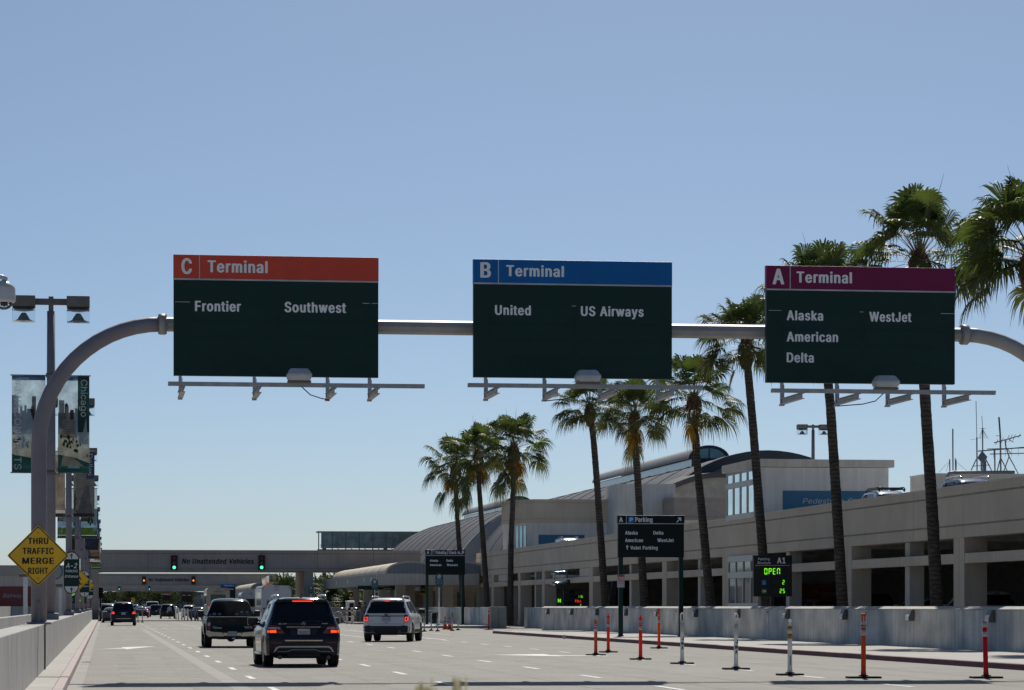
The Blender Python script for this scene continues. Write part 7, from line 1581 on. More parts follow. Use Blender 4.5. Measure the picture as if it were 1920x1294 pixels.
# ---- the black sport utility car in front
def black_suv():
    PB = paint("paint_black", (0.010, 0.0105, 0.013), .12)
    p = gnd(570, 1251.2)
    t = vehicle("sport_utility_car", "black sport utility car braking in the nearest lane, brake lights glowing", "car", (p.x, p.y, 0), radians(1.5))
    c = Car(4.80, .955, .30, (.97, 3.89), .375,
            [(0, 1.70), (.5, 1.735), (1.3, 1.755), (2.2, 1.74), (2.75, 1.66), (3.5, 1.16), (3.75, 1.08), (4.4, 1.0), (4.65, .90), (4.8, .80)],
            [(0, 1.06), (1.0, 1.08), (2.8, 1.03), (3.6, 1.04), (4.4, .96), (4.8, .78)],
            [(.30, .10), (.42, .02), (.62, .0), (.78, .03), (.84, .10), (1.05, .13), (1.2, .22), (1.66, .52), (1.8, .50)],
            [(0, .90), (.15, .965), (.45, .995), (1.0, 1.0), (3.9, .99), (4.4, .93), (4.8, .80)], .66)
    c.body(PB, t)
    c.decal("rear_window", CGLASS, t, [(-.665, 1.60), (-.74, 1.38), (-.80, 1.16), (-.79, 1.11), (.79, 1.11), (.80, 1.16), (.74, 1.38), (.665, 1.60), (.4, 1.625), (-.4, 1.625)], off=.008)
    c.decal("roof_spoiler", PB, t, [(-.70, 1.635), (.70, 1.635), (.62, 1.69), (-.62, 1.69)], off=.02, thick=.05)
    b = MB(); b.box(-.255, .255, c.surf(0, 1.655) - .085, c.surf(0, 1.655) - .06, 1.648, 1.675); b.build("high_brake_light", LIT_R, t)
    c.sides("side_window", CGLASS, t, [(.62, 1.13), (.66, 1.55), (1.35, 1.60), (1.38, 1.13)], off=.006)
    c.sides("side_window", CGLASS, t, [(1.46, 1.13), (1.44, 1.60), (2.25, 1.60), (2.30, 1.12)], off=.006)
    c.sides("side_window", CGLASS, t, [(2.38, 1.12), (2.35, 1.60), (2.62, 1.575), (3.25, 1.16), (3.25, 1.11)], off=.006)
    c.decal("windscreen", CGLASS, t, [(-.62, 2.86), (.62, 2.86), (.74, 3.42), (-.74, 3.42)], axis='t')
    # tail light clusters
    R_ = c.pair("tail_light", LENS_R, t, [(.48, .845), (.93, .845), (.955, .90), (.925, 1.03), (.80, 1.055), (.62, 1.035), (.585, 1.0)], off=.012)
    for o, g in zip(R_, (1, -1)):
        q = lambda P: [(g * x, z) for x, z in (P if g > 0 else P[::-1])]
        c.decal("clear_band", LENS_W, o, q([(.575, .955), (.90, .955), (.885, 1.005), (.62, 1.01)]), off=.018)
        c.decal("lit_segment", LIT_O, o, q([(.685, .865), (.90, .865), (.905, .925), (.69, .935)]), off=.020)
        c.decal("segment_divider", PLAST, o, q([(.655, .85), (.668, .85), (.668, 1.035), (.655, 1.03)]), off=.022)
    c.decal("chrome_strip", TRIMC, t, [(-.42, .995), (.42, .995), (.44, 1.025), (-.44, 1.025)], off=.014, thick=.012)
    c.decal("plate_recess", PLAST, t, [(-.30, .80), (.30, .80), (.36, .985), (-.36, .985)], off=.004)
    c.plate(t, .885, "7ALM020")
    b = MB(); y = c.surf(0, 1.10) - .02
    n = 24
    for k in range(n):
        a0, a1 = 2 * pi * k / n, 2 * pi * (k + 1) / n
        b.face([(.048 * cos(a0), y, 1.10 + .048 * sin(a0)), (.048 * cos(a1), y, 1.10 + .048 * sin(a1)), (.038 * cos(a1), y - .004, 1.10 + .038 * sin(a1)), (.038 * cos(a0), y - .004, 1.10 + .038 * sin(a0))])
    for q in (pi / 2, pi / 2 + 2 * pi / 3, pi / 2 + 4 * pi / 3):
        b.face([(.008 * cos(q + pi / 2), y - .004, 1.10 + .008 * sin(q + pi / 2)), (.042 * cos(q), y - .004, 1.10 + .042 * sin(q)), (.008 * cos(q - pi / 2), y - .004, 1.10 + .008 * sin(q - pi / 2))])
    b.build("star_badge", BADGE, t)
    yb = c.surf(-.55, 1.085) - .012
    for q in (("ML 350", (-.62, yb, 1.075), UX, UZ, .20, .032, .03), ("4matic", (.47, yb, 1.085), UX, UZ, .15, .028, .03)): b = MB(); put_text(b, *q); b.build("badge_lettering", BADGE, t)
    c.decal("lower_bumper", PLAST, t, [(-.80, .34), (.80, .34), (.86, .44), (.80, .50), (-.80, .50), (-.86, .44)], off=.006)
    c.decal("bumper_garnish", mat("bumper_garnish", (.80, .76, .66), .4, .0), t, [(-.76, .385), (-.70, .50), (-.62, .535), (.62, .535), (.70, .50), (.76, .385), (.715, .385), (.655, .475), (.60, .49), (-.60, .49), (-.655, .475), (-.715, .385)], off=.022, thick=.02)
    c.decal("bumper_trim", TRIMC, t, [(-.66, .385), (-.40, .385), (-.30, .425), (.30, .425), (.40, .385), (.66, .385), (.66, .40), (.41, .402), (.31, .445), (-.31, .445), (-.41, .402), (-.66, .40)], off=.02, thick=.01)
    c.decal("loading_sill", TRIMC, t, [(-.47, .655), (.47, .655), (.48, .685), (-.48, .685)], off=.016)
    c.pair("reflector", LENS_RR, t, [(.55, .605), (.82, .61), (.83, .63), (.55, .625)], off=.014)
    b = MB(); b.tube([(-.60, .25, .25), (-.60, -.02, .25)], .05, 14); b.tube([(.62, .25, .25), (.62, -.02, .25)], .05, 14); b.build("exhaust", mat("exhaust_steel", (.10, .10, .10), .4, .6), t)
    b = MB(); b.box(-.65, .65, .2, 4.3, .22, .32); b.box(-.42, .42, .08, .4, .24, .36, .03); b.build("underbody", PLAST, t)
    c.rails(t, mat("rail_alloy", (.62, .62, .62), .25, .8), .60, .55, 2.7, 1.735, .026)
    b = MB(); b.box(-.025, .025, .75, .95, 1.752, 1.79, .012); b.tube([(0, .80, 1.78), (0, .70, 1.83)], .012, 6); b.build("roof_antenna", BLACKM, t)
    b = MB(); yw = c.surf(.1, 1.16) - .02; b.tube([(0, yw, 1.135), (.25, c.surf(.25, 1.17) - .02, 1.165), (.48, c.surf(.48, 1.155) - .02, 1.15)], .013, 6); b.build("wiper", BLACKM, t)
    for g in (-1, 1):
        b = MB(); b.tube([(g * .93, 1.5, .33), (g * .97, 1.6, .33), (g * .97, 3.2, .33), (g * .93, 3.3, .33)], .035, 8); b.build("side_step", TRIMC, t)
    c.sides("door_handle", TRIMC, t, [(1.55, .985), (1.75, .985), (1.75, 1.01), (1.55, 1.01)], off=.025)
    c.sides("door_seam", PLAST, t, [(1.42, .45), (1.432, .45), (1.432, 1.12), (1.42, 1.12)], off=.003); c.sides("door_seam", PLAST, t, [(2.33, .45), (2.342, .45), (2.342, 1.12), (2.33, 1.12)], off=.003)
    for a, bb in (((-.58, .70), (-.50, .57)), ((.58, .70), (.50, .57))):
        s_ = 1 if a[0] > 0 else -1
        c.decal("tailgate_seam", PLAST, t, [(a[0], .80), (a[0] + .010 * s_, .80), (a[0] + .010 * s_, a[1]), (bb[0] + .012 * s_, bb[1]), (bb[0], bb[1]), (a[0], a[1] + .005)], off=.003)
    c.decal("tailgate_seam", PLAST, t, [(-.50, .566), (.50, .566), (.50, .575), (-.50, .575)], off=.003)
    c.add_wheels(t, .955); c.mirrors(t, PB, 2.95, 1.13)
    return t
black_suv()

# ---- the dark pickup truck
def pickup():
    PG = paint("paint_dark_green", (0.010, 0.015, 0.012), .14)
    p = gnd(435.5, 1214.8)
    t = vehicle("pickup_truck", "dark green pickup truck with chrome rear bumper and window stickers", "truck", (p.x, p.y, 0), radians(-0.2)); t.scale = (1.035,) * 3
    c = Car(5.25, .94, .46, (1.15, 4.35), .385,
            [(0, 1.10), (1.55, 1.11), (1.60, 1.12), (1.64, 1.62), (1.9, 1.74), (2.6, 1.765), (3.1, 1.70), (3.75, 1.22), (4.0, 1.16), (4.9, 1.08), (5.25, .90)],
            [(0, 1.10), (1.6, 1.11), (1.7, 1.12), (3.6, 1.12), (4.9, 1.02), (5.25, .85)],
            [(.4, .03), (.55, .0), (.6, .05), (1.12, .06), (1.2, 0)],
            [(0, .955), (.1, .975), (.5, .985), (1.15, 1.0), (1.6, .98), (4.4, 1.0), (4.9, .95), (5.25, .84)], .64, bed=(.07, 1.56))
    PGB = PG.node_tree.nodes['Principled BSDF']; PGB.inputs['Specular IOR Level'].default_value = .12; PGB.inputs['Coat Weight'].default_value = .18
    c.body(PG, t)
    c.sides("fender_flare", PLAST, t, [(1.15 + r_ * cos(a), .385 + r_ * sin(a)) for r_, rg in ((.52, range(1, 12)), (.46, range(11, 0, -1))) for a in [k * pi / 12 for k in rg]], off=.012, thick=.035)
    gl = MB(); zt, zb = 1.655, 1.135
    gl.prism([(-.80, zb), (.80, zb), (.70, 1.50), (.625, zt - .01), (.5, zt + .012), (-.5, zt + .012), (-.625, zt - .01), (-.70, 1.50)], 1.585, 1.60)
    gl.build("rear_window", CGLASS, t)
    b = MB()
    for x in (-.20, .20): b.box(x - .012, x + .012, 1.578, 1.584, 1.14, 1.65)
    b.build("slider_frame", PLAST, t)
    b = MB(); b.box(-.10, .10, 1.575, 1.583, 1.655, 1.68); b.build("high_brake_light", LENS_R, t)
    for x, z, w_, h, rnd in ((-.58, 1.20, .13, .085, 1), (-.40, 1.195, .13, .07, 1), (.23, 1.20, .13, .07, 1), (.40, 1.275, .12, .075, 1), (.60, 1.27, .075, .075, 0), (-.73, 1.165, .09, .03, 0), (.62, 1.18, .09, .03, 0), (.41, 1.19, .07, .03, 0)):
        b = MB()
        if rnd: b.prism([(x + w_ / 2 * cos(a), z + h / 2 * sin(a)) for a in [k * pi / 10 for k in range(20)]], 1.572, 1.576)
        else: b.box(x - w_ / 2, x + w_ / 2, 1.572, 1.576, z - h / 2, z + h / 2)
        o = b.build("window_sticker", mat("sticker_blue_white", (.42, .50, .62), .5, var=.2, scale=12), t)
        if rnd:
            b = MB(); b.prism([(x + w_ * .36 * cos(a), z + h * .22 * sin(a)) for a in [k * pi / 8 for k in range(16)]], 1.569, 1.5715); b.build("sticker_print", mat("sticker_blue", (.05, .10, .25), .5), o)
        else:
            b = MB(); b.box(x - .004, x + .004, 1.569, 1.5715, z - h / 2, z + h / 2); b.box(x - w_ / 2, x + w_ / 2, 1.5685, 1.5712, z - .004, z + .004); b.build("sticker_print", mat("sticker_blue", (.05, .10, .25), .5), o)
    for x, nm in ((-.42, "headrest"), (.36, "headrest")):
        b = MB(); b.box(x - .13, x + .13, 1.8, 1.9, 1.10, 1.42, .05); b.build(nm, PLAST, t)
    b = MB(); b.box(-.83, .83, c.surf(0, 1.09) - .005, c.surf(0, 1.09) + .07, 1.098, 1.116); b.build("tailgate_cap", TRIMC, t)
    c.decal("tailgate", PG, t, rrect(-.735, .735, .60, 1.085, .03), off=.012)
    c.decal("handle_recess", BLACKM, t, rrect(-.13, .13, .955, 1.02, .03), off=.018)
    TL_ = c.pair("tail_light", LENS_R, t, [(.765, .655), (.925, .67), (.93, 1.03), (.775, 1.05)], off=.012)
    for o, g in zip(TL_, (1, -1)):
        q = lambda P: [(g * x, z) for x, z in (P if g > 0 else P[::-1])]
        c.decal("clear_band", LENS_W, o, q([(.775, .79), (.925, .79), (.925, .90), (.775, .90)]), off=.017)
        c.decal("dark_band", PLAST, o, q([(.775, .92), (.925, .92), (.928, 1.03), (.778, 1.045)]), off=.017)
    b = MB(); yb = c.surf(0, .7) - .016
    b.bm.free()
    for q in (("TOYOTA", (-.70, yb, .735), UX, UZ, .15, .022, .03), ("TACOMA", (-.70, yb, .69), UX, UZ, .33, .036, .03), ("PreRunner", (.42, yb, .735), UX, UZ, .30, .030, .03), ("SR5 V6", (.46, yb, .69), UX, UZ, .25, .032, .03)): b = MB(); put_text(b, *q); b.build("badge_lettering", BADGE, t)
    b = MB()
    P1 = [(-.90, .60), (-.86, .63), (-.74, .575), (-.36, .545), (-.30, .42), (-.36, .405), (-.66, .42), (-.84, .40), (-.92, .47)]
    yy = -.10
    for g in (1, -1):
        q = [(g * x, z) for x, z in P1]; b.prism(q if g > 0 else q[::-1], yy, yy + .16)
    b.box(-.32, -.17, yy + .03, yy + .12, .43, .535); b.box(.17, .32, yy + .03, yy + .12, .43, .535)
    bo = b.build("rear_bumper", mat("bumper_chrome", (.58, .55, .50), .14, 1.0, var=.05), t)
    b = MB(); b.box(-.36, .36, yy + .04, yy + .13, .36, .43); b.box(-.88, .88, yy + .05, yy + .13, .36, .41); b.build("bumper_step", PLAST, bo)
    b = MB(); b.box(-.155, .155, yy - .012, yy, .425, .585, .004); o = b.build("licence_plate", PLATE, t)
    b = MB(); put_text(b, "8R37104", (-.13, yy - .016, .475), UX, UZ, .26, .07, 0); b.build("plate_number", PLINK, o)
    b = MB(); b.box(-.5, .5, .1, 4.9, .30, .46); b.tube([(-.75, 1.15, .36), (.75, 1.15, .36)], .06, 10); b.lathe([(.01, -.14), (.14, -.10), (.16, 0), (.14, .1), (.01, .14)], (0, 1.15, .36), 'Y', 14); b.tube([(-.62, .2, .40), (-.62, .9, .40), (-.5, 2, .42)], .045, 8); b.box(-.06, .06, -.08, .4, .30, .36); b.build("underbody", PLAST, t)
    b = MB(); b.lathe([(.005, -.02), (.055, -.015), (.06, 0), (.005, .01)], (.05, -.09, .335), 'Y', 18); b.build("hitch_cover", BADGE, t)
    c.sides("side_window", CGLASS, t, [(1.76, 1.17), (1.80, 1.60), (2.35, 1.63), (2.40, 1.16)], off=.006); c.sides("side_window", CGLASS, t, [(2.46, 1.16), (2.44, 1.63), (2.95, 1.60), (3.5, 1.20)], off=.006)
    c.decal("windscreen", CGLASS, t, [(-.6, 3.15), (.6, 3.15), (.70, 3.66), (-.70, 3.66)], axis='t')
    for g in (-1, 1):
        b = MB(); b.box(g * .70 if g > 0 else -.925, .925 if g > 0 else -.70, .70, .715, .16, .50); b.build("mud_flap", RUBBER, t)
    c.add_wheels(t, .965, wid=.27)
    for g in (-1, 1):
        X = g * .93; b = MB(); b.box(min(X, X + g * .22), max(X, X + g * .22), 3.2, 3.33, 1.10, 1.33, .04); b.tube([(g * .80, 3.28, 1.16), (X + g * .05, 3.28, 1.18)], .03, 6); b.build("mirror", BLACKM, t)
    return t
pickup()

# ---- the white sport utility car turning off to the right
def white_suv():
    PW_ = paint("paint_white_silver", (0.80, 0.80, 0.80), .25)
    p = gnd(723.5, 1203.6)
    t = vehicle("sport_utility_car", "white sport utility car with lit tail lights angling towards the right kerb", "car", (p.x, p.y, 0), radians(-12.8)); t.scale = (1.07,) * 3
    c = Car(5.0, .985, .36, (1.02, 3.88), .385,
            [(0, 1.69), (.5, 1.745), (1.4, 1.77), (2.4, 1.75), (2.95, 1.66), (3.6, 1.20), (3.85, 1.14), (4.6, 1.05), (4.85, .94), (5.0, .82)],
            [(0, 1.10), (1.2, 1.12), (3.4, 1.10), (4.6, 1.0), (5.0, .8)],
            [(.34, .06), (.5, .0), (.70, .01), (.78, .07), (1.1, .10), (1.22, .16), (1.66, .42), (1.8, .42)],
            [(0, .90), (.15, .96), (.45, .99), (1.0, 1.0), (3.9, .99), (4.5, .94), (5.0, .80)], .69)
    c.body(PW_, t)
    c.decal("rear_window", CGLASS, t, [(-.67, 1.62), (-.80, 1.18), (-.78, 1.15), (.78, 1.15), (.80, 1.18), (.67, 1.62), (.4, 1.64), (-.4, 1.64)], off=.008)
    c.decal("roof_spoiler", PW_, t, [(-.70, 1.66), (.70, 1.66), (.64, 1.705), (-.64, 1.705)], off=.04, thick=.08)
    b = MB(); y = c.surf(0, 1.645) - .02; b.box(-.085, .085, y - .015, y, 1.63, 1.665); b.build("high_brake_light", LIT_R, t)
    for P in ([(.55, 1.17), (.66, 1.60), (1.35, 1.64), (1.42, 1.17)], [(1.50, 1.17), (1.46, 1.64), (2.35, 1.64), (2.42, 1.16)], [(2.50, 1.16), (2.46, 1.64), (2.80, 1.60), (3.42, 1.19)]): c.sides("side_window", CGLASS, t, P, off=.006)
    c.decal("windscreen", CGLASS, t, [(-.64, 3.02), (.64, 3.02), (.76, 3.54), (-.76, 3.54)], axis='t')
    c.decal("black_band", PLAST, t, [(-.70, 1.025), (.70, 1.025), (.70, 1.055), (-.70, 1.055)], off=.016, thick=.01)
    TLs = c.pair("tail_light", LENS_R, t, [(.745, .80), (.88, .80), (.925, .90), (.94, 1.08), (.72, 1.09), (.725, .92)], off=.012)
    for o, g in zip(TLs, (1, -1)):
        q = lambda P: [(g * x, z) for x, z in (P if g > 0 else P[::-1])]
        c.decal("smoked_top", PLAST, o, q([(.722, 1.03), (.932, 1.01), (.94, 1.085), (.72, 1.09)]), off=.017)
        c.decal("lit_ring", LIT_R, o, q([(.752, .825), (.86, .825), (.89, .90), (.90, 1.0), (.755, 1.005)]), off=.018)
        c.decal("ring_core", LENS_R, o, q([(.79, .86), (.835, .86), (.85, .91), (.855, .965), (.79, .97)]), off=.022)
    c.plate(t, .925, "6TPC704", 0)
    b = MB(); y = c.surf(0, 1.09) - .012; b.prism([(.085 * cos(a), 1.09 + .036 * sin(a)) for a in [k * pi / 12 for k in range(24)]], y - .008, y); o = b.build("oval_badge", BADGE, t)
    b = MB(); b.prism([(.076 * cos(a), 1.09 + .029 * sin(a)) for a in [k * pi / 12 for k in range(24)]], y - .012, y - .0085); b.build("badge_field", mat("badge_blue", (.02, .05, .20), .3), o)
    for q in (("Explorer", (-.69, c.surf(-.6, .84) - .010, .835), UX, UZ, .20, .026, .03), ("4WD", (.56, c.surf(.6, .84) - .010, .835), UX, UZ, .11, .026, .03)): b = MB(); put_text(b, *q); b.build("badge_lettering", BADGE, t)
    c.decal("tailgate_grip", BADGE, t, rrect(-.10, .10, .745, .785, .015), off=.01)
    c.decal("lower_bumper", PLAST, t, [(-.91, .37), (.91, .37), (.95, .50), (.93, .62), (.70, .665), (.60, .64), (-.60, .64), (-.70, .665), (-.93, .62), (-.95, .50)], off=.012)
    c.pair("reflector", LENS_RR, t, [(.44, .555), (.68, .56), (.68, .575), (.44, .57)], off=.018)
    b = MB(); b.tube([(-.55, .3, .43), (-.55, -.03, .43)], .06, 14); b.tube([(.55, .3, .43), (.55, -.03, .43)], .06, 14); b.build("exhaust", mat("exhaust_steel", (.10, .10, .10), .4, .6), t)
    b = MB(); b.box(-.7, .7, .25, 4.5, .27, .38); b.box(-.45, .45, .05, .4, .30, .42, .03); b.build("underbody", PLAST, t)
    for k, (x0, z0, x1, z1) in enumerate(((-.73, .72, -.735, 1.0), (.73, .72, .735, 1.0))):
        s_ = 1 if x0 > 0 else -1; c.decal("tailgate_seam", PLAST, t, [(x0, z0), (x0 + .011 * s_, z0), (x1 + .011 * s_, z1), (x1, z1)], off=.003)
    c.decal("tailgate_seam", PLAST, t, [(-.73, .715), (.73, .715), (.73, .725), (-.73, .725)], off=.003)
    c.rails(t, mat("rail_grey", (.35, .35, .36), .35, .6), .63, .5, 2.8, 1.75, .024)
    b = MB(); b.box(-.02, .02, .9, 1.05, 1.77, 1.80, .01); b.build("roof_antenna", BLACKM, t)
    c.sides("door_seam", PLAST, t, [(1.46, .5), (1.472, .5), (1.472, 1.15), (1.46, 1.15)], off=.003); c.sides("door_seam", PLAST, t, [(2.46, .5), (2.472, .5), (2.472, 1.15), (2.46, 1.15)], off=.003)
    c.sides("sill_cladding", PLAST, t, [(1.48, .37), (3.42, .37), (3.42, .50), (1.48, .50)], off=.008)
    c.sides("door_handle", BADGE, t, [(1.55, 1.02), (1.75, 1.02), (1.75, 1.05), (1.55, 1.05)], off=.022); c.sides("door_handle", BADGE, t, [(2.55, 1.02), (2.75, 1.02), (2.75, 1.05), (2.55, 1.05)], off=.022)
    c.add_wheels(t, .985); c.mirrors(t, BLACKM, 3.1, 1.22, .14)
    return t
white_suv()

# ---- other traffic, simpler
SHAPES = {
 'suv': dict(L=4.7, W=.94, zu=.30, wheels=(.95, 3.7), R=.36, top=[(0, 1.66), (.5, 1.71), (1.4, 1.74), (2.3, 1.72), (2.8, 1.62), (3.5, 1.12), (4.4, 1.0), (4.7, .8)], belt=[(0, 1.05), (3.2, 1.04), (4.4, .95), (4.7, .78)], rear=[(.3, .06), (.5, 0), (.75, .03), (1.05, .10), (1.64, .42), (1.8, .42)], plan=[(0, .90), (.2, .97), (1, 1), (3.9, .98), (4.7, .8)], wroof=.66),
 'sedan': dict(L=4.75, W=.91, zu=.26, wheels=(.95, 3.72), R=.33, top=[(0, 1.02), (.15, 1.05), (.75, 1.07), (1.35, 1.36), (1.8, 1.44), (2.5, 1.45), (2.9, 1.38), (3.6, 1.0), (4.4, .88), (4.75, .7)], belt=[(0, .98), (.8, .99), (3.4, .97), (4.4, .86), (4.75, .68)], rear=[(.3, .06), (.5, 0), (.7, .04), (1.02, .06), (1.1, .08)], plan=[(0, .90), (.2, .965), (1, 1), (3.9, .98), (4.75, .8)], wroof=.60),
 'van': dict(L=5.1, W=.98, zu=.28, wheels=(1.0, 3.95), R=.35, top=[(0, 1.72), (.4, 1.76), (2.8, 1.77), (3.3, 1.66), (4.2, 1.1), (4.8, .98), (5.1, .75)], belt=[(0, 1.02), (3.8, 1.02), (4.8, .9), (5.1, .7)], rear=[(.3, .05), (.5, 0), (.8, .02), (1.05, .05), (1.7, .20), (1.9, .22)], plan=[(0, .93), (.2, .98), (1, 1), (4.2, .98), (5.1, .8)], wroof=.78)}
def simple_car(label, kind, loc, rz, colr, rear=True, lit=False, cat="car", group="cars queuing and parked down the road", scale=1.0, plate=True, name=None, facing=False):
    S = SHAPES[kind]; c = Car(**S)
    t = vehicle(name or {'suv': 'sport_utility_car', 'sedan': 'sedan_car', 'van': 'passenger_van'}[kind], label, cat, loc, rz, group)
    m = paint("paint_%s" % colr[0], colr[1], .2)
    c.body(m, t)
    if kind == 'suv':
        c.decal("rear_window", CGLASS, t, [(-.64, 1.58), (-.76, 1.14), (.76, 1.14), (.64, 1.58)], off=.008)
        sw = [[(.62, 1.10), (.70, 1.56), (1.4, 1.60), (1.42, 1.09)], [(1.5, 1.09), (1.48, 1.60), (2.35, 1.59), (3.2, 1.10)]]; tl = [(.62, .86), (.92, .88), (.92, 1.02), (.70, 1.03)]; pz_ = .88; ws = [(-.6, 2.95), (.6, 2.95), (.72, 3.42), (-.72, 3.42)]
        hb = 1.61
    elif kind == 'sedan':
        c.decal("rear_window", CGLASS, t, [(-.58, 1.36), (-.68, 1.10), (.68, 1.10), (.58, 1.36)], off=.008)
        sw = [[(1.05, 1.03), (1.45, 1.33), (2.0, 1.37), (2.05, 1.02)], [(2.12, 1.02), (2.08, 1.37), (2.75, 1.33), (3.3, 1.01)]]; tl = [(.58, .76), (.89, .76), (.90, .92), (.60, .93)]; pz_ = .80; ws = [(-.55, 2.95), (.55, 2.95), (.68, 3.5), (-.68, 3.5)]
        hb = None
    else:
        c.decal("rear_window", CGLASS, t, [(-.74, 1.62), (-.82, 1.12), (.82, 1.12), (.74, 1.62)], off=.008)
        sw = [[(.35, 1.08), (.4, 1.60), (1.6, 1.62), (1.62, 1.08)], [(1.7, 1.08), (1.68, 1.62), (2.8, 1.62), (2.85, 1.07)], [(2.93, 1.07), (2.9, 1.60), (3.2, 1.55), (3.95, 1.07)]]; tl = [(.80, .80), (.95, .80), (.95, 1.15), (.84, 1.15)]; pz_ = .84; ws = [(-.75, 3.5), (.75, 3.5), (.82, 4.1), (-.82, 4.1)]
        hb = 1.67
    for P in sw: c.sides("side_window", CGLASS, t, P, off=.006)
    c.decal("windscreen", CGLASS, t, ws, axis='t')
    c.pair("tail_light", LIT_R if lit else LENS_R, t, tl, off=.012)
    if hb: c.decal("high_brake_light", LIT_R if lit else LENS_R, t, [(-.10, hb), (.10, hb), (.10, hb + .03), (-.10, hb + .03)], off=.03)
    if plate: c.plate(t, pz_, "6KLT582", extra=False)
    c.decal("lower_bumper", PLAST, t, [(-.78, S['zu'] + .03), (.78, S['zu'] + .03), (.80, S['zu'] + .20), (-.80, S['zu'] + .20)], off=.010)
    c.decal("front_grille", PLAST, t, [(-.5, .45), (.5, .45), (.5, .70), (-.5, .70)], axis='f', off=.01); c.decal("headlight", LENS_W, t, [(.5, .66), (.82, .66), (.80, .78), (.5, .76)], axis='f', off=.01); c.decal("headlight", LENS_W, t, [(-.82, .66), (-.5, .66), (-.5, .76), (-.80, .78)], axis='f', off=.01)
    b = MB(); b.box(-.7, .7, .3, S['L'] - .3, S['zu'] - .06, S['zu'] + .05); b.build("underbody", PLAST, t)
    c.add_wheels(t, S['W'] - .01, detail=False, wid=.23); c.mirrors(t, m, S['L'] * .62, 1.05 if kind != 'van' else 1.12)
    if scale != 1.0: t.scale = (scale,) * 3
    return t, c
CB, CW_, CN, CGR, CSI, CY_ = ("black_far", (.014, .015, .018)), ("white_far", (.60, .60, .61)), ("navy_far", (.010, .022, .08)), ("grey_far", (.10, .105, .115)), ("silver_far", (.36, .37, .38)), ("yellow_far", (.62, .32, .02))
def car_at(label, kind, px, D, colr, rz=0, lit=False, scale=1.0, cat="car", name=None, **k):
    p = on_y(px, D / (cos(TH) + 0.0)); 
    p = at(px, HZ, D)
    return simple_car(label, kind, (p.x, p.y, 0), radians(rz), colr, lit=lit, scale=scale, cat=cat, name=name, **k)
t, c = car_at("dark blue sport utility car in the left lane with three red brake lights", 'suv', 231.5, 232, ("blue_black", (.012, .017, .028)), 0, True, 1.08)
c.decal("chrome_strip", TRIMC, t, [(-.32, .97), (.32, .97), (.32, .995), (-.32, .995)], off=.016); c.decal("bumper_trim", TRIMC, t, [(-.55, .50), (.55, .50), (.55, .53), (-.55, .53)], off=.018)
c.rails(t, BADGE, .58, .6, 2.5, 1.72)
car_at("navy blue sedan with red tail lights beyond the left lane car", 'sedan', 267, 395, CN, 0, True, 1.0)
car_at("black sport utility car alone in the middle lane with sun glint", 'suv', 314.5, 362, CB, -1, False, 1.04)
car_at("black van just left of the lone middle lane car", 'van', 293, 430, ("black_gloss", (.012, .012, .013)), 0, False, 1.0, "van")
car_at("dark sport utility car at the left kerb, nearest of the queue", 'suv', 203, 300, ("charcoal_far", (.03, .031, .034)), 0, False, 1.0)
car_at("grey sedan at the left kerb, second of the queue", 'sedan', 209.5, 275, CGR, 0, False, 1.0)
car_at("white van at the left kerb beyond the queue", 'van', 200, 420, CW_, 0, False, 1.1, "van")
car_at("silver car with roof box beyond the left lane car", 'suv', 212, 380, CSI, 0, False, 1.1)
car_at("silver sedan waiting between the blue car and the black van", 'sedan', 282, 480, ("silver_pale", (.48, .49, .50)), 0, False, 1.0)
car_at("white van far down the road above the black van", 'van', 286, 560, ("white_van", (.66, .66, .66)), 0, False, 1.4, "van")
car_at("dark sedan far down the road left of the white van", 'sedan', 262, 560, ("dark_far", (.03, .03, .034)), 0, False, 1.1)
car_at("yellow taxi van parked at the right kerb by the white car", 'van', 356, 470, CY_, 0, False, 1.0, "taxi")
car_at("white hatchback parked in front of the yellow taxi van", 'suv', 354, 400, ("white_pearl", (.55, .56, .58)), 0, False, .95)
car_at("dark blue sedan parked at an angle beside the white bollards", 'sedan', 366, 350, ("ink_blue", (.012, .024, .06)), -16, False, 1.0)
car_at("pale sedan half hidden behind the tan shuttle bus", 'sedan', 388, 385, ("sand_silver", (.40, .40, .38)), -12, False, 1.0)
car_at("dark sedan parked at an angle behind the blue one", 'sedan', 372, 372, ("teal_black", (.02, .04, .05)), -20, False, 1.0)
car_at("grey sedan in the far queue under the third bridge", 'sedan', 243, 640, ("grey_queue", (.14, .14, .145)), 0, True, 1.1)
car_at("white car in the far queue under the third bridge", 'suv', 254, 700, ("white_queue", (.5, .5, .5)), 0, False, 1.1)
car_at("black car in the far queue right of the chevron sign", 'suv', 272, 680, ("black_queue", (.02, .02, .02)), 0, False, 1.1)
car_at("dark car in the far queue by the right hand boards", 'sedan', 326, 640, ("dark_queue", (.04, .04, .045)), 0, False, 1.1)
p = gnd(3, 1137.1, 1.4)
simple_car("pale blue car passing behind the left barrier, only its front showing", 'sedan', (-7.3, 168.5, .35), pi, ("pale_blue", (.32, .36, .42)), group="cars around the road edges")

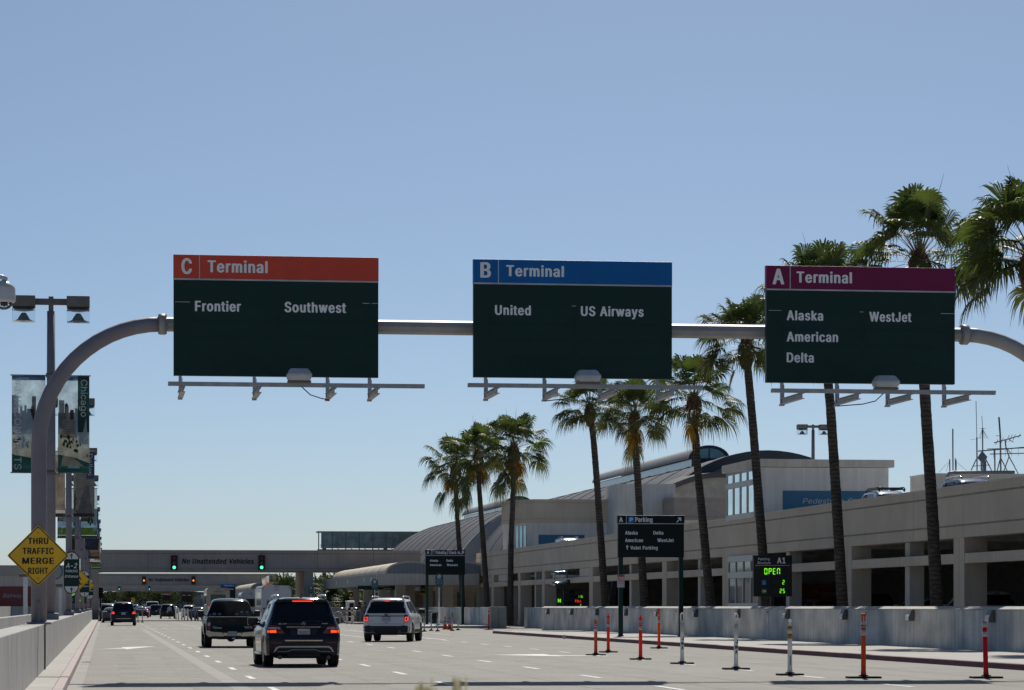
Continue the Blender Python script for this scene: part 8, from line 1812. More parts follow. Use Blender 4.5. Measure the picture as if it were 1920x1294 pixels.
# shuttle buses
def bus(label, px, D, W, H, L, body, stripe, win, rz=0.0):
    p = at(px, HZ, D); t = vehicle("shuttle_bus", label, "bus", (p.x, p.y, 0), rz, "shuttle buses ahead of the bridge")
    h = W / 2; b = MB()
    prof = [(-h, .45), (-h, H - .30), (-h + .06, H - .12), (-h + .20, H - .02), (-h + .45, H), (h - .45, H), (h - .20, H - .02), (h - .06, H - .12), (h, H - .30), (h, .45)]
    b.prism(prof, 0, L); bmesh.ops.bevel(b.bm, geom=[e for e in b.bm.edges if abs(e.verts[0].co.y - e.verts[1].co.y) < .01], offset=.09, segments=3, affect='EDGES')
    b.build("body", body, t, smooth=False)
    b = MB(); b.box(-h * .66, h * .62, -.015, .01, H * win[0], H * win[1], .03); b.build("rear_panel" if win[2] else "rear_window", win[3], t)
    b = MB()
    for x in (-h * .9, h * .9): b.box(x - .05, x + .05, -.03, 0, H - .30, H - .24)
    for x in (-.16, 0, .16): b.box(x - .05, x + .05, -.03, 0, H - .16, H - .11)
    b.build("marker_light", LENS_R, t)
    for g in (-1, 1):
        for i, (z, m) in enumerate(((H * .42, LENS_R if g > 0 or win[2] else LIT_R), (H * .37, LENS_W), (H * .32, mat("amber_lens", (.35, .10, .01), .3)))):
            b = MB(); b.lathe([(.005, -.03), (.07, -.025), (.085, 0), (.01, .01)], (g * h * .84, -.01, z), 'Y', 14); b.build("tail_light", m, t)
        b = MB()
        for k in range(5):
            b.box(g * h - .012, g * h + .012, 1.0 + k * 1.35, 2.2 + k * 1.35, H * .50, H * .84, .01)
        b.build("side_window", CGLASS, t)
        b = MB()
        if stripe: b.box(g * h - .014, g * h + .014, .1, L - .1, H * .33, H * .45); b.build("side_stripe", stripe, t)
        for wy in (1.6, L - 1.6):
            b = MB(); b.lathe([(.24, -.14), (.42, -.14), (.45, -.1), (.45, .1), (.42, .14), (.24, .14)], (g * (h - .16), wy, .45), 'X', 20); b.build("wheel", TYRE, t)
    b = MB(); b.box(-h + .05, h - .05, -.12, .05, .42, .62, .03); b.box(-h + .2, h - .2, .5, L - .5, .30, .46); b.build("rear_bumper", PLAST, t)
    b = MB(); b.box(-.2, .2, -.02, -.001, H - .36, H - .33); b.build("vent", PLAST, t)
    return t
PANEL_R = mat("bus_red_panel", (.24, .035, .03), .4)
bus("white shuttle bus with a dark red rear panel, left of the bridge column", 518.5, 234, 2.38, 3.2, 10.5, mat("bus_white", (.55, .565, .59), .35, coat=.3, var=.04), mat("bus_mural", (.32, .24, .20), .5, var=.8, scale=1.2, var2=(.08, .12, .22)), (.50, .62, True, PANEL_R))
tb = bus("tan shuttle bus with a wide rear window ahead of the pickup truck", 409.5, 300, 2.36, 3.42, 9.0, mat("bus_tan", (.46, .405, .32), .4, coat=.2, var=.05), None, (.58, .80, False, CGLASS))
b = MB(); put_text(b, "JOHN WAYNE AIRPORT", (-.55, -.02, 3.0), UX, UZ, 1.1, .085, .0); put_text(b, "EMPLOYEE SHUTTLE", (-.50, -.02, 2.86), UX, UZ, 1.0, .085, .0); put_text(b, "2505", (.62, -.02, 3.16), UX, UZ, .3, .10, .03); b.build("lettering", mat("bus_lettering", (.10, .09, .08), .5), tb)
bus("third shuttle bus, pale and mostly hidden between the other two", 470, 372, 2.4, 3.3, 9, mat("bus_pale_blue", (.42, .48, .55), .35, coat=.3), None, (.45, .75, False, CGLASS))
# ================================================================ STREET FURNITURE AND SMALL THINGS
def pm(n, c): return mat("post_" + n, c, .45, var=.06, scale=6, trans=.35)
P_OR, P_RED, P_BURNT, P_DRED, P_WH, P_GREY = pm("orange", (.95, .15, .01)), pm("red_orange", (.95, .05, .012)), pm("burnt_orange", (.66, .12, .015)), pm("dark_red", (.62, .02, .022)), pm("white", (.80, .81, .82)), pm("reflective", (.78, .79, .81))
P_YEL = pm("yellow", (.55, .32, .02))
def delineator(label, px, py, top_py, colr, kind, tilt=0.0, base_w=.29):
    p = gnd(px, py); k = p.dot(AV) / F; H = (py - top_py) * k
    t = thing("delineator_post", label, "traffic post", (p.x, p.y, 0), group="delineator posts on the right of the road")
    b = MB(); b.box(-base_w, base_w, -.20, .20, 0, .045, .015); b.lathe([(.12, .045), (.085, .075)], (0, 0, 0), 'Z', 16); b.build("rubber_base", RUBBER, t)
    r = .052
    tl = Vector((tilt, 0, 0))
    def sec(z0, z1, rr, m, nm):
        b = MB(); n = 20
        b.lathe([(rr, z0), (rr, z1)], (0, 0, 0), 'Z', n)
        for v in b.bm.verts: v.co.x += tilt * v.co.z
        return b.build(nm, m, t)
    hb = H * .80 if kind != 'plain' else H * .97
    b = MB(); b.lathe([(r * 1.15, .05), (r * 1.1, .12), (r, .16), (r * .98, hb)] + ([(r * 1.15, hb + .01), (r * 1.15, hb + .03), (r, hb + .04)] if kind != 'plain' else []), (0, 0, 0), 'Z', 20)
    if kind == 'knob': b.lathe([(r, hb + .04), (r * .95, H * .91), (r * 1.25, H * .915), (r * 1.2, H * .935), (r * .45, H * .945), (r * .40, H * .97), (r * .62, H * .985), (r * .35, H)], (0, 0, 0), 'Z', 18)
    if kind == 'neck': b.lathe([(r, hb + .04), (r * .95, H * .86), (r * .6, H * .90), (r * .55, H * .95), (r * .95, H * .96), (r * .9, H)], (0, 0, 0), 'Z', 18)
    if kind == 'loop':
        z0, z1 = H * .84, H; wd = r * .95
        b.lathe([(r, hb + .04), (r * 1.12, H * .83), (r * 1.05, H * .845)], (0, 0, 0), 'Z', 18)
        b.tube([(-wd * .72, 0, z0), (-wd * .78, 0, z1 - .06), (-wd * .45, 0, z1 - .022), (0, 0, z1 - .012), (wd * .45, 0, z1 - .022), (wd * .78, 0, z1 - .06), (wd * .72, 0, z0)], .017, 8)
    if kind == 'tee':
        z0, z1 = H * .80, H; wd = r * 1.1
        b.box(-wd * .75, -wd * .25, -.02, .02, z0, z1 - .05); b.box(wd * .25, wd * .75, -.02, .02, z0, z1 - .05); b.box(-wd, wd, -.025, .025, z1 - .05, z1, .008)
        b.lathe([(r, hb), (r * 1.2, hb + .02), (r * .9, hb + .05)], (0, 0, 0), 'Z', 18)
    if kind == 'bottle': b.lathe([(r, hb + .04), (r * 1.05, H * .88), (r * .6, H * .915), (r * .38, H * .93), (r * .38, H * .95), (r * .85, H * .965), (r * .85, H * .985), (r * .4, H)], (0, 0, 0), 'Z', 18)
    for v in b.bm.verts: v.co.x += tilt * v.co.z
    b.build("tube", colr, t)
    if kind in ('knob', 'neck', 'plain', 'tee'):
        f = (.80, .88, .93) if kind == 'plain' else (.62, .72, .80)
        hh = H * .085
        for z in ((.66, .79) if kind != 'plain' else (.71, .87)): sec(H * z, H * z + hh, r * 1.06, P_GREY, "reflective_band")
    elif kind == 'bottle':
        for z in (.66, .80): sec(H * z, H * z + H * .085, r * 1.07, P_YEL, "yellow_band")
        b = MB(); b.box(-.016, .016, -r - .004, -r + .01, H * .18, H * .36, .008); b.build("slot", mat("post_slot", (.30, .31, .32), .6), t)
    elif kind == 'loop':
        sec(H * .63, H * .80, r * 1.05, P_GREY, "reflective_band")
        b = MB()
        for ch, z in (("J", .46), ("W", .365), ("A", .28)): put_text(b, ch, (-.036 + (.01 if ch == 'J' else 0) - (.012 if ch == 'W' else 0), -r - .008, H * z), UX, UZ, .062 if ch != 'W' else .085, .09, .03)
        b.build("lettering", INK, t)
    return t
delineator("burnt orange post with two white bands, leftmost of the four orange posts", 1117, 1229, 1161, P_BURNT, 'knob')
delineator("bright red-orange post second from the left, just behind the burnt one", 1140.5, 1223.5, 1151, P_RED, 'knob')
delineator("bright red-orange post standing just left of the parking sign's right leg", 1201, 1237, 1153, P_RED, 'knob')
delineator("orange long-necked post standing farthest back near the red kerb", 1235.5, 1216, 1143, P_OR, 'neck')
delineator("white loop-top post lettered JWA in front of the parking sign leg", 1279, 1245, 1148.5, P_WH, 'loop')
delineator("white loop-top post lettered JWA left of the LED parking sign", 1380, 1255.5, 1149.5, P_WH, 'loop', base_w=.31)
delineator("white bottle-top post with two yellow bands below the LED sign", 1481, 1266.5, 1162, P_WH, 'bottle', base_w=.28)
delineator("burnt orange flat-handled post with the widest black base", 1619, 1272, 1150.5, P_BURNT, 'tee', base_w=.35)
delineator("dark red leaning post with two white bands at the far right", 1849, 1272, 1162, P_DRED, 'plain', -.03, base_w=.32)
delineator("distant red post by the grey cabinet", 916.5, 1181, 1139.5, P_DRED, 'plain', base_w=.30)

def lane_post(label, px, py, top_py, yellow):
    p = gnd(px, py); k = p.dot(AV) / F; H = (py - top_py) * k
    t = thing("lane_post", label, "traffic post", (p.x, p.y, 0), group="slim white lane posts")
    b = MB(); b.lathe([(.16, 0), (.16, .03), (.06, .10), (.045, .10)], (0, 0, 0), 'Z', 14); b.build("rubber_base", RUBBER, t)
    b = MB(); b.lathe([(.045, .08), (.045, H)], (0, 0, 0), 'Z', 14); b.build("tube", mat("post_cream", (.60, .58, .50), .5), t)
    if yellow:
        b = MB(); b.lathe([(.049, H * .80), (.049, H * 1.005)] if yellow > 1 else [(.049, H * .72), (.049, H * 1.005)], (0, 0, 0), 'Z', 14); b.build("yellow_sleeve", P_YEL, t)
for a in (("slim lane post with yellow sleeve just right of the white car", 795.5, 1184.5, 1150, 1), ("plain slim lane post, second right of the white car", 808.5, 1183, 1149.5, 0), ("slim lane post with yellow sleeve, third right of the white car", 820.5, 1184, 1150, 1), ("slim lane post with yellow sleeve right of the traffic cones", 848, 1183, 1149, 1), ("plain slim lane post farthest right of the traffic cones", 858.8, 1181.8, 1148.5, 0), ("slim lane post with yellow top left of the dark blue car", 193, 1167.5, 1148, 2), ("slim lane post with yellow top just right of the dark blue car", 258.8, 1167.2, 1146.5, 2), ("slim lane post with yellow top, second right of the dark blue car", 267, 1167.2, 1146.5, 2)): lane_post(*a)
def cone(label, px, py, top):
    p = gnd(px, py); k = p.dot(AV) / F; H = (py - top) * k
    t = thing("traffic_cone", label, "traffic cone", (p.x, p.y, 0), group="traffic cones under the ticketing sign")
    b = MB(); b.box(-.20, .20, -.20, .20, 0, .04, .01); b.lathe([(.155, .04), (.03, H), (.005, H)], (0, 0, 0), 'Z', 20); b.build("cone_body", mat("cone_orange", (.55, .075, .03), .6, var=.12), t)
    R = lambda z: .155 - .125 * (z - .04) / (H - .04) + .004
    for z0, z1 in ((.40, .56), (.66, .78)):
        b = MB(); b.lathe([(R(H * z0), H * z0), (R(H * z1), H * z1)], (0, 0, 0), 'Z', 20); b.build("white_collar", P_GREY, t)
cone("orange traffic cone with white collars, left one of the pair", 834.6, 1180.3, 1155); cone("darker orange traffic cone, right one of the pair", 843, 1180.8, 1156.5)

# ---- guide signs on two legs
def guide_sign(label, pxl, pxr, pyt, pyb, base_py, legs, header, hcol, ydiv, texts, leg_w):
    Yd = gnd(legs[0], base_py, .145).y
    k = at(pxl, 1000, Yd / cos(TH)).dot(AV) / F
    t = thing("guide_sign", label, "road sign", tuple(on_y((pxl + pxr) / 2, Yd)[:2]) + (0,), group="two-legged guide signs along the right kerb")
    X0, X1 = on_y(pxl, Yd).x, on_y(pxr, Yd).x; dep = on_y((pxl + pxr) / 2, Yd).dot(AV); Z = lambda py: CAMH + (HZ - py) * dep / F
    b = MB(); b.box(X0, X1, Yd, Yd + .22, Z(pyb), Z(ydiv), .01); b.build("sign_panel", BLACK_S, t, True)
    b = MB(); b.box(X0 - .02, X1 + .02, Yd - .02, Yd + .24, Z(ydiv), Z(pyt), .01); b.build("header_band", hcol, t, True)
    b = MB(); b.box(X0, X1, Yd - .028, Yd - .021, Z(ydiv) - .02, Z(ydiv) + .02); xa = on_y(header[0], Yd).x; b.box(xa - .015, xa + .015, Yd - .028, Yd - .0215, Z(ydiv) + .021, Z(pyt) - .02); b.build("divider_line", MATS["sign_trim_grey"], t, True)
    for px in legs:
        x = on_y(px, Yd).x; b = MB(); b.box(x - leg_w / 2, x + leg_w / 2, Yd + .02, Yd + .02 + leg_w, .1, Z(pyb) - .002, .01); b.box(x - leg_w * .7, x + leg_w * .7, Yd - .02, Yd + .06 + leg_w, .1, .18); b.build("leg", GREEN_S, t, True)
    dk = dep / F
    for s, x0, x1, base, cap in texts:
        b = MB(); text_px(b, s, x0, x1, base, cap, Yd - .027, .02); b.build("lettering", WHITE_L, t, True)
    return t, Yd, dk, Z
def arrow_ne(b, px, py, s, Y):
    p = on_y(px, Y, py); k = s
    P = [(-.5, -.38), (-.38, -.5), (.18, .06), (.18, -.22), (.36, -.22), (.36, .36), (-.22, .36), (-.22, .18), (.06, .18)]
    b.prism([(p.x + x * k, p.z + z * k) for x, z in P], Y - .004, Y)
t, Yd, dk, Z = guide_sign("large black guide sign headed Parking with a blue P symbol on two dark legs", 1159, 1282.5, 966.5, 1045, 1193, (1164.5, 1277.5), (1174.3,), BLACK_S, 982, [("A", 1160.8, 1168, 978.8, 8.8), ("Parking", 1191, 1223.5, 978.5, 8.8), ("Alaska", 1172, 1195.5, 1002.3, 6.6), ("Delta", 1225, 1243.8, 1002.3, 6.6), ("American", 1172, 1205.5, 1016.3, 6.6), ("WestJet", 1232.5, 1263.5, 1016.3, 6.6), ("Valet Parking", 1182, 1233.3, 1030.3, 6.6)], .20)
b = MB(); p, q = on_y(1178, Yd - .02, 980), on_y(1189.2, Yd - .02, 968.6); b.box(p.x, q.x, Yd - .035, Yd - .021, p.z, q.z, .005); o = b.build("parking_symbol", mat("symbol_blue", (.03, .22, .60), .45), t, True)
b = MB(); text_px(b, "P", 1180.8, 1186.5, 978, 7.2, Yd - .04, .03); b.build("symbol_letter", WHITE_L, o, True)
b = MB(); arrow_ne(b, 1273.5, 974.5, 11 * dk, Yd - .024); b.build("arrow_symbol", WHITE_L, t, True)
b = MB(); p = on_y(1176, Yd, 1030.5); arrow_up(b, p.x, p.z, 8.5 * dk, Yd - .003); b.build("arrow_symbol", WHITE_L, t, True)
t2 = thing("parking_notice", "small red and white no parking notice on the left leg of the parking sign", "road sign", tuple(on_y(1164, Yd - .03, 1089)))
p, q = on_y(1157.2, Yd - .04, 1101.5), on_y(1171.2, Yd - .04, 1077.5); b = MB(); b.box(p.x, q.x, Yd - .04, Yd - .03, p.z, q.z, .008); b.build("plate", mat("notice_pale", (.62, .58, .57), .6), t2, True)
b = MB(); p2, q2 = on_y(1158, Yd - .04, 1081.5), on_y(1170.5, Yd - .04, 1078.2); b.box(p2.x, q2.x, Yd - .045, Yd - .041, p2.z, q2.z)
b.build("red_header", STKR, t2, True)
for s, x0, x1, base, cap in (("NO", 1158.5, 1162, 1086, 3.2), ("PARKING", 1158.6, 1169.8, 1090.6, 3), ("ANY TIME", 1158.8, 1169.4, 1095, 2.8)): lettering(t2, STKR, lambda b: text_px(b, s, x0, x1, base, cap, Yd - .046, .0))
HDP = mat("header_dark_purple", (.045, .018, .04), .45)
t, Yd, dk, Z = guide_sign("smaller guide sign headed Ticketing Check-In on two dark legs", 798, 872, 1031.3, 1078, 1171, (801, 868), (808.7,), HDP, 1041.8, [("A", 800.3, 804.5, 1038.6, 5.2), ("Ticketing / Check-In", 817, 862.5, 1038.6, 5.2), ("Alaska", 806, 821.5, 1053, 4), ("Delta", 837, 849.3, 1053, 4), ("American", 806, 827.8, 1061.3, 4), ("WestJet", 838, 858.3, 1061.3, 4)], .21)
b = MB(); p, q = on_y(809.5, Yd - .02, 1039.4), on_y(816, Yd - .02, 1032.8); b.box(p.x, q.x, Yd - .03, Yd - .021, p.z, q.z); o = b.build("counter_symbol", mat("symbol_pale", (.42, .40, .42), .5), t, True)
b = MB()
for px in (811, 813.5): p = on_y(px, Yd, 1037.5); b.prism(circle_pts(p.x + .03, p.z + .1, .05, 10), Yd - .034, Yd - .031); b.box(p.x - .02, p.x + .08, Yd - .034, Yd - .0305, p.z - .06, p.z + .04)
b.build("symbol_figure", HDP, o, True)
b = MB(); arrow_ne(b, 867.5, 1036.3, 7.5 * dk, Yd - .024); b.build("arrow_symbol", WHITE_L, t, True)

# ---- LED parking counter in front of the structure
pA = on_x(1448.5, 29.2); YA = pA.y; dk = pA.dot(AV) / F; Zl = lambda py: CAMH + (HZ - py) * dk
t = thing("led_parking_sign", "black LED sign Parking Structure A1 glowing OPEN above the barrier wall", "road sign", (pA.x, YA, 0))
x0, x1 = on_y(1413, YA).x, on_y(1484, YA).x; TB = BLK
b = MB(); b.box(x0, x1, YA, YA + .22, Zl(1118.5), Zl(1042.5), .012); b.build("sign_cabinet", TB, t, True)
b = MB(); b.box(x0 - .01, x1 + .015, YA + .03, YA + .25, Zl(1042.5), Zl(1041.3)); b.box(x1 + .001, x1 + .03, YA + .03, YA + .25, Zl(1118.5), Zl(1042.4)); b.build("cabinet_edge", BLACKM, t, True)
b = MB(); b.box((x0 + x1) / 2 - .08, (x0 + x1) / 2 + .08, YA + .05, YA + .17, 0, Zl(1118.5) - .002); b.tube([(x0 + .42, YA + .1, Zl(1118.4)), (x0 + .45, YA + .12, Zl(1128)), (x0 + .5, YA + .12, .2)], .02, 6); b.build("post", BLACKM, t, True)
for s, px0, px1, base, cap in (("Parking", 1421.8, 1443, 1050.6, 4.9), ("Structure", 1419.8, 1445, 1057.6, 4.7), ("A1", 1457, 1473, 1056.3, 11)):
    b = MB(); text_px(b, s, px0, px1, base, cap, YA - .01, .02 if s == "A1" else .0); b.build("lettering", WHITE_L, t, True)
b = MB(); p = on_y(1415.8, YA, 1060.3); b.box(p.x, on_y(1480.3, YA).x, YA - .01, YA - .002, p.z - .012, p.z + .012); b.build("divider_line", MATS["sign_trim_grey"], t, True)
b = MB(); p = on_y(1433, YA, 1077.3); seg7(b, "OPEN", p.x, p.z, 11.8 * dk, YA - .012, dim=2, pitch=.685); b.build("led_digits", SEGM, t, True)
b = MB(); p = on_y(1449.5, YA, 1095.9); seg7(b, "   ", p.x, p.z, 8.2 * dk, YA - .012, dim=2); p = on_y(1466.8, YA, 1095.9); seg7(b, "2", p.x, p.z, 8.2 * dk, YA - .012); b.build("led_digits", SEGM, t, True)
b = MB(); p = on_y(1450, YA, 1112.2); seg7(b, "  ", p.x, p.z, 8.2 * dk, YA - .012, dim=2, pitch=.68); p = on_y(1461.6, YA, 1112.2); seg7(b, "25", p.x, p.z, 8.2 * dk, YA - .012, pitch=.72); b.build("led_digits", SEGM, t, True)
b = MB(); p, q = on_y(1428, YA, 1097), on_y(1437, YA, 1087.5); b.box(p.x, q.x, YA - .012, YA - .002, p.z, q.z, .004); o = b.build("wheelchair_panel", MATS["access_blue"], t, True)
b = MB(); cx, cz, s_ = (p.x + q.x) / 2, (p.z + q.z) / 2, (q.x - p.x)
b.prism(circle_pts(cx - .05 * s_, cz + .30 * s_, .065 * s_, 12), YA - .02, YA - .0125); b.tube([(cx - .05 * s_, YA - .016, cz + .2 * s_), (cx - .03 * s_, YA - .016, cz - .02 * s_), (cx + .15 * s_, YA - .016, cz - .03 * s_), (cx + .24 * s_, YA - .016, cz - .26 * s_)], .028 * s_, 6)
for k in range(12):
    a0, a1 = radians(100 + 240 * k / 12), radians(100 + 240 * (k + 1) / 12); c_ = lambda a, r: (cx + r * s_ * cos(a) - .01 * s_, YA - .018, cz - .13 * s_ + r * s_ * sin(a)); b.face([c_(a0, .24), c_(a1, .24), c_(a1, .19), c_(a0, .19)])
b.build("wheelchair_symbol", WHITE_L, o, True)
b = MB(); p, q = on_y(1428.3, YA, 1113.2), on_y(1437.5, YA, 1104); b.box(p.x, q.x, YA - .012, YA - .002, p.z, q.z, .004); o = b.build("two_hour_panel", mat("hour_green", (.07, .20, .02), .5), t, True)
b = MB(); text_px(b, "2hr", 1429.2, 1436.7, 1110.5, 4, YA - .016, .02); b.build("symbol_letter", WHITE_L, o, True)

# ---- oval and taxi signs by the kerb
OVAL = mat("oval_teal", (.022, .105, .125), .5)
def oval_sign(label, px, pyt, pyb, w_px, base_py, base=True, D=None):
    p = gnd(px, base_py, .145); dep = p.dot(AV) if D is None else D; p = at(px, HZ, dep); k = dep / F
    t = thing("oval_sign", label, "road sign", (p.x, p.y, 0), group="teal round-ended kerb signs")
    Zt, Zb = CAMH + (HZ - pyt) * k, CAMH + (HZ - pyb) * k; cz = (Zt + Zb) / 2; wd = w_px * k
    b = MB(); pill(b, 0, cz, 0, .03, wd, Zt - Zb); b.build("sign_plate", OVAL, t)
    b = MB(); r = wd * .22; z = Zt - wd * .42
    for q in range(20):
        a0, a1 = 2 * pi * q / 20, 2 * pi * (q + 1) / 20; b.face([(r * cos(a0), -.004, z + r * sin(a0)), (r * cos(a1), -.004, z + r * sin(a1)), (r * .72 * cos(a1), -.004, z + r * .72 * sin(a1)), (r * .72 * cos(a0), -.004, z + r * .72 * sin(a0))])
    put_text(b, "P", (-r * .3, -.005, z - r * .45), UX, UZ, r * .6, r * .9, .03); b.build("parking_emblem", WHITE_L, t)
    OL = mat("oval_lettering", (.50, .56, .58), .5)
    for i, s in enumerate(("No Parking", "or Waiting", "TOW ZONE")):
        b = MB(); put_text(b, s, (-wd * .36, -.005, Zt - (Zt - Zb) * (.50 + .13 * i)), UX, UZ, wd * .72, wd * .11, 0); b.build("lettering", OL, t)
    b = MB(); b.tube([(0, .07, 0.0), (0, .07, Zb + .5)], .05, 10); b.build("post", WHITE, t)
    if base:
        b = MB(); b.box(-.28, .28, -.25, .35, .10, .24, .03); b.build("footing", KERB_W, t)
oval_sign("nearest teal round-ended kerb sign in front of the ticketing guide sign", 823.6, 1075, 1101, 15, 1172, True, 212)
oval_sign("teal round-ended kerb sign behind the white sport utility car", 702.6, 1085.5, 1106, 12.5, 1167, False, 246)
oval_sign("farthest teal round-ended kerb sign just right of the bridge column", 583, 1098, 1113.7, 9.8, 1160, False, 306)
def taxi_sign(label, px, pyt, pyb, w_px, D):
    p = at(px, HZ, D); k = D / F
    t = thing("taxi_sign", label, "road sign", (p.x, p.y, 0), group="black and yellow taxi signs under the canopy")
    Zt, Zb = CAMH + (HZ - pyt) * k, CAMH + (HZ - pyb) * k; wd = w_px * k; H = Zt - Zb
    b = MB(); b.box(-wd / 2, wd / 2, 0, .05, Zb, Zt, .01); b.build("sign_panel", BLK, t)
    b = MB(); b.box(-wd / 2 + .01, wd / 2 - .01, -.006, -.001, Zb + .01, Zb + H * .2); b.build("yellow_base", YELLOW, t)
    b = MB(); s = wd * .8; cz = Zb + H * .52
    b.prism([(-.40 * s, cz - .16 * s), (.40 * s, cz - .16 * s), (.40 * s, cz + .06 * s), (.30 * s, cz + .10 * s), (.20 * s, cz + .28 * s), (.10 * s, cz + .29 * s), (.08 * s, cz + .36 * s), (-.08 * s, cz + .36 * s), (-.10 * s, cz + .29 * s), (-.20 * s, cz + .28 * s), (-.30 * s, cz + .10 * s), (-.40 * s, cz + .06 * s)], -.008, -.001); b.box(-.36 * s, -.22 * s, -.008, -.001, cz - .26 * s, cz - .165 * s); b.box(.22 * s, .36 * s, -.008, -.001, cz - .26 * s, cz - .165 * s); b.build("taxi_symbol", YELLOW, t)
    b = MB(); b.tube([(0, .07, .0), (0, .07, Zb + .1)], .03, 8); b.build("post", STEEL, t)
taxi_sign("taxi sign above the white machine left of the white car", 658, 1109, 1122.3, 8.4, 268)
taxi_sign("taxi sign right of the white car beside the ticketing sign leg", 793.2, 1097.3, 1115.8, 10.5, 262)

# ---- kerbside clutter under the canopy
D = 266
p = at(657, HZ, D); k = D / F
t = thing("ticket_machine", "white rounded machine on a stand under the taxi sign", "machine", (p.x, p.y, 0))
b = MB(); b.box(-.40, .40, -.3, .3, CAMH - .15, CAMH + .50, .08); b.build("cabinet", P_WH, t)
b = MB(); b.box(-.12, .28, -.32, -.295, CAMH - .12, CAMH + .3, .01); b.box(-.3, .3, -.15, .15, .1, CAMH - .152); b.build("dark_front", PLAST, t)
for px, nm in ((641, "steel bin left of the white machine"), (667, "steel bin right of the white machine")):
    p = at(px, HZ, 262); t = thing("waste_bin", nm, "bin", (p.x, p.y, 0), group="round steel waste bins"); b = MB(); b.lathe([(.26, .10), (.26, 1.25), (.22, 1.36), (.08, 1.42)], (0, 0, 0), 'Z', 20); b.build("drum", mat("bin_steel", (.42, .42, .41), .3, .7), t)
    b = MB(); b.lathe([(.265, 1.16), (.265, 1.22)], (0, 0, 0), 'Z', 20); b.build("rim_band", PLAST, t)
p = at(633, HZ, 255); t = thing("waste_bin", "squat grey concrete bin beside the black car's mirror", "bin", (p.x, p.y, 0)); b = MB(); b.lathe([(.30, 0.02), (.32, .95), (.28, 1.0)], (0, 0, 0), 'Z', 18); b.build("drum", CONC, t)
b = MB(); b.lathe([(.24, 1.0), (.22, 1.06), (.1, 1.1)], (0, 0, 0), 'Z', 18); b.build("lid", PLAST, t)
def bollard(label, px, D, H, bands):
    p = at(px, HZ, D); t = thing("bollard", label, "bollard", (p.x, p.y, 0), group="white and yellow kerb bollards")
    b = MB(); b.lathe([(.09, .0), (.09, H), (.05, H + .03)], (0, 0, 0), 'Z', 14); b.build("post", P_WH, t)
    for z in bands:
        b = MB(); b.lathe([(.094, H * z), (.094, H * z + .14)], (0, 0, 0), 'Z', 14); b.build("yellow_band", P_YEL, t)
bollard("white bollard with yellow bands left of the white machine stand", 650.5, 252, 1.4, (.55, .78)); bollard("white bollard with yellow bands right of the white machine stand", 660, 252, 1.4, (.55, .78))
for i, (px, D) in enumerate(((330, 340), (334.5, 336), (341, 332), (346, 326), (352, 322), (359, 318), (366, 316), (371, 314), (379, 312))):
    bollard(["first", "second", "third", "fourth", "fifth", "sixth", "seventh", "eighth", "ninth"][i] + " slim white bollard from the left in the row before the parked cars", px, D, 1.25, ())
p0, p1 = at(637, HZ, 256), at(676, HZ, 256)
t = thing("kerb_railing", "low steel railing round the bins under the canopy", "railing", (p0.x, p0.y, 0)); b = MB(); n = 5
for i in range(n + 1): q = p0.lerp(p1, i / n); b.tube([(q.x, q.y, .1), (q.x, q.y, 1.12)], .03, 8)
b.build("upright", STEEL, t, True); b = MB()
for z in (1.12, .62): b.tube([(p0.x, p0.y, z), (p1.x, p1.y, z)], .03, 8)
b.build("rail", STEEL, t, True)
p0, p1 = at(786, HZ, 244), at(812, HZ, 244)
t = thing("kerb_railing", "low steel railing right of the white car behind the lane posts", "railing", (p0.x, p0.y, 0)); b = MB()
for i in range(4): q = p0.lerp(p1, i / 3); b.tube([(q.x, q.y, .1), (q.x, q.y, 1.15)], .035, 8)
b.build("upright", STEEL, t, True); b = MB()
for z in (1.15, .6): b.tube([(p0.x, p0.y, z), (p1.x, p1.y, z)], .035, 8)
b.build("rail", STEEL, t, True)
p = at(815, HZ, 236); t = thing("newspaper_box", "dark box machine behind the lane posts", "machine", (p.x, p.y, 0)); b = MB(); b.box(-.35, .35, -.25, .25, .15, 1.05, .03); b.build("cabinet", mat("box_grey", (.09, .10, .11), .5), t)
b = MB(); b.box(-.28, .28, -.262, -.252, .5, .95); b.build("window", CGLASS, t)
q = on_y(757, 262, 1123); t = thing("information_board", "maroon board standing under the canopy behind the white car", "sign", (q.x, 262, 0)); b = MB(); b.box(q.x - .42, q.x + .42, 262, 262.08, 1.2, 2.35); b.build("panel", RED_S, t, True); b = MB(); b.box(q.x - .05, q.x + .05, 262.02, 262.07, .1, 1.199); b.build("leg", BLACKM, t, True)
b = MB(); put_text(b, "Check-In", (q.x - .1, 261.99, 2.2), UX, UZ, .4, .06, 0); b.build("lettering", MATS["sign_dim_lettering"], t, True)
# planter wall below the canopy's left side
x0, x1 = on_y(608, 272).x, on_y(690, 272).x
b = MB(); b.box(x0, x1, 272, 272.4, 0, 1.45, .03); tag(b.build("planter_wall", TAN), "low tan planter wall in front of the drooping feather palms", "wall")
b = MB(); b.box(21.2, 31, 249, 312, -.02, .148); struct("pavement", b, PAVE)

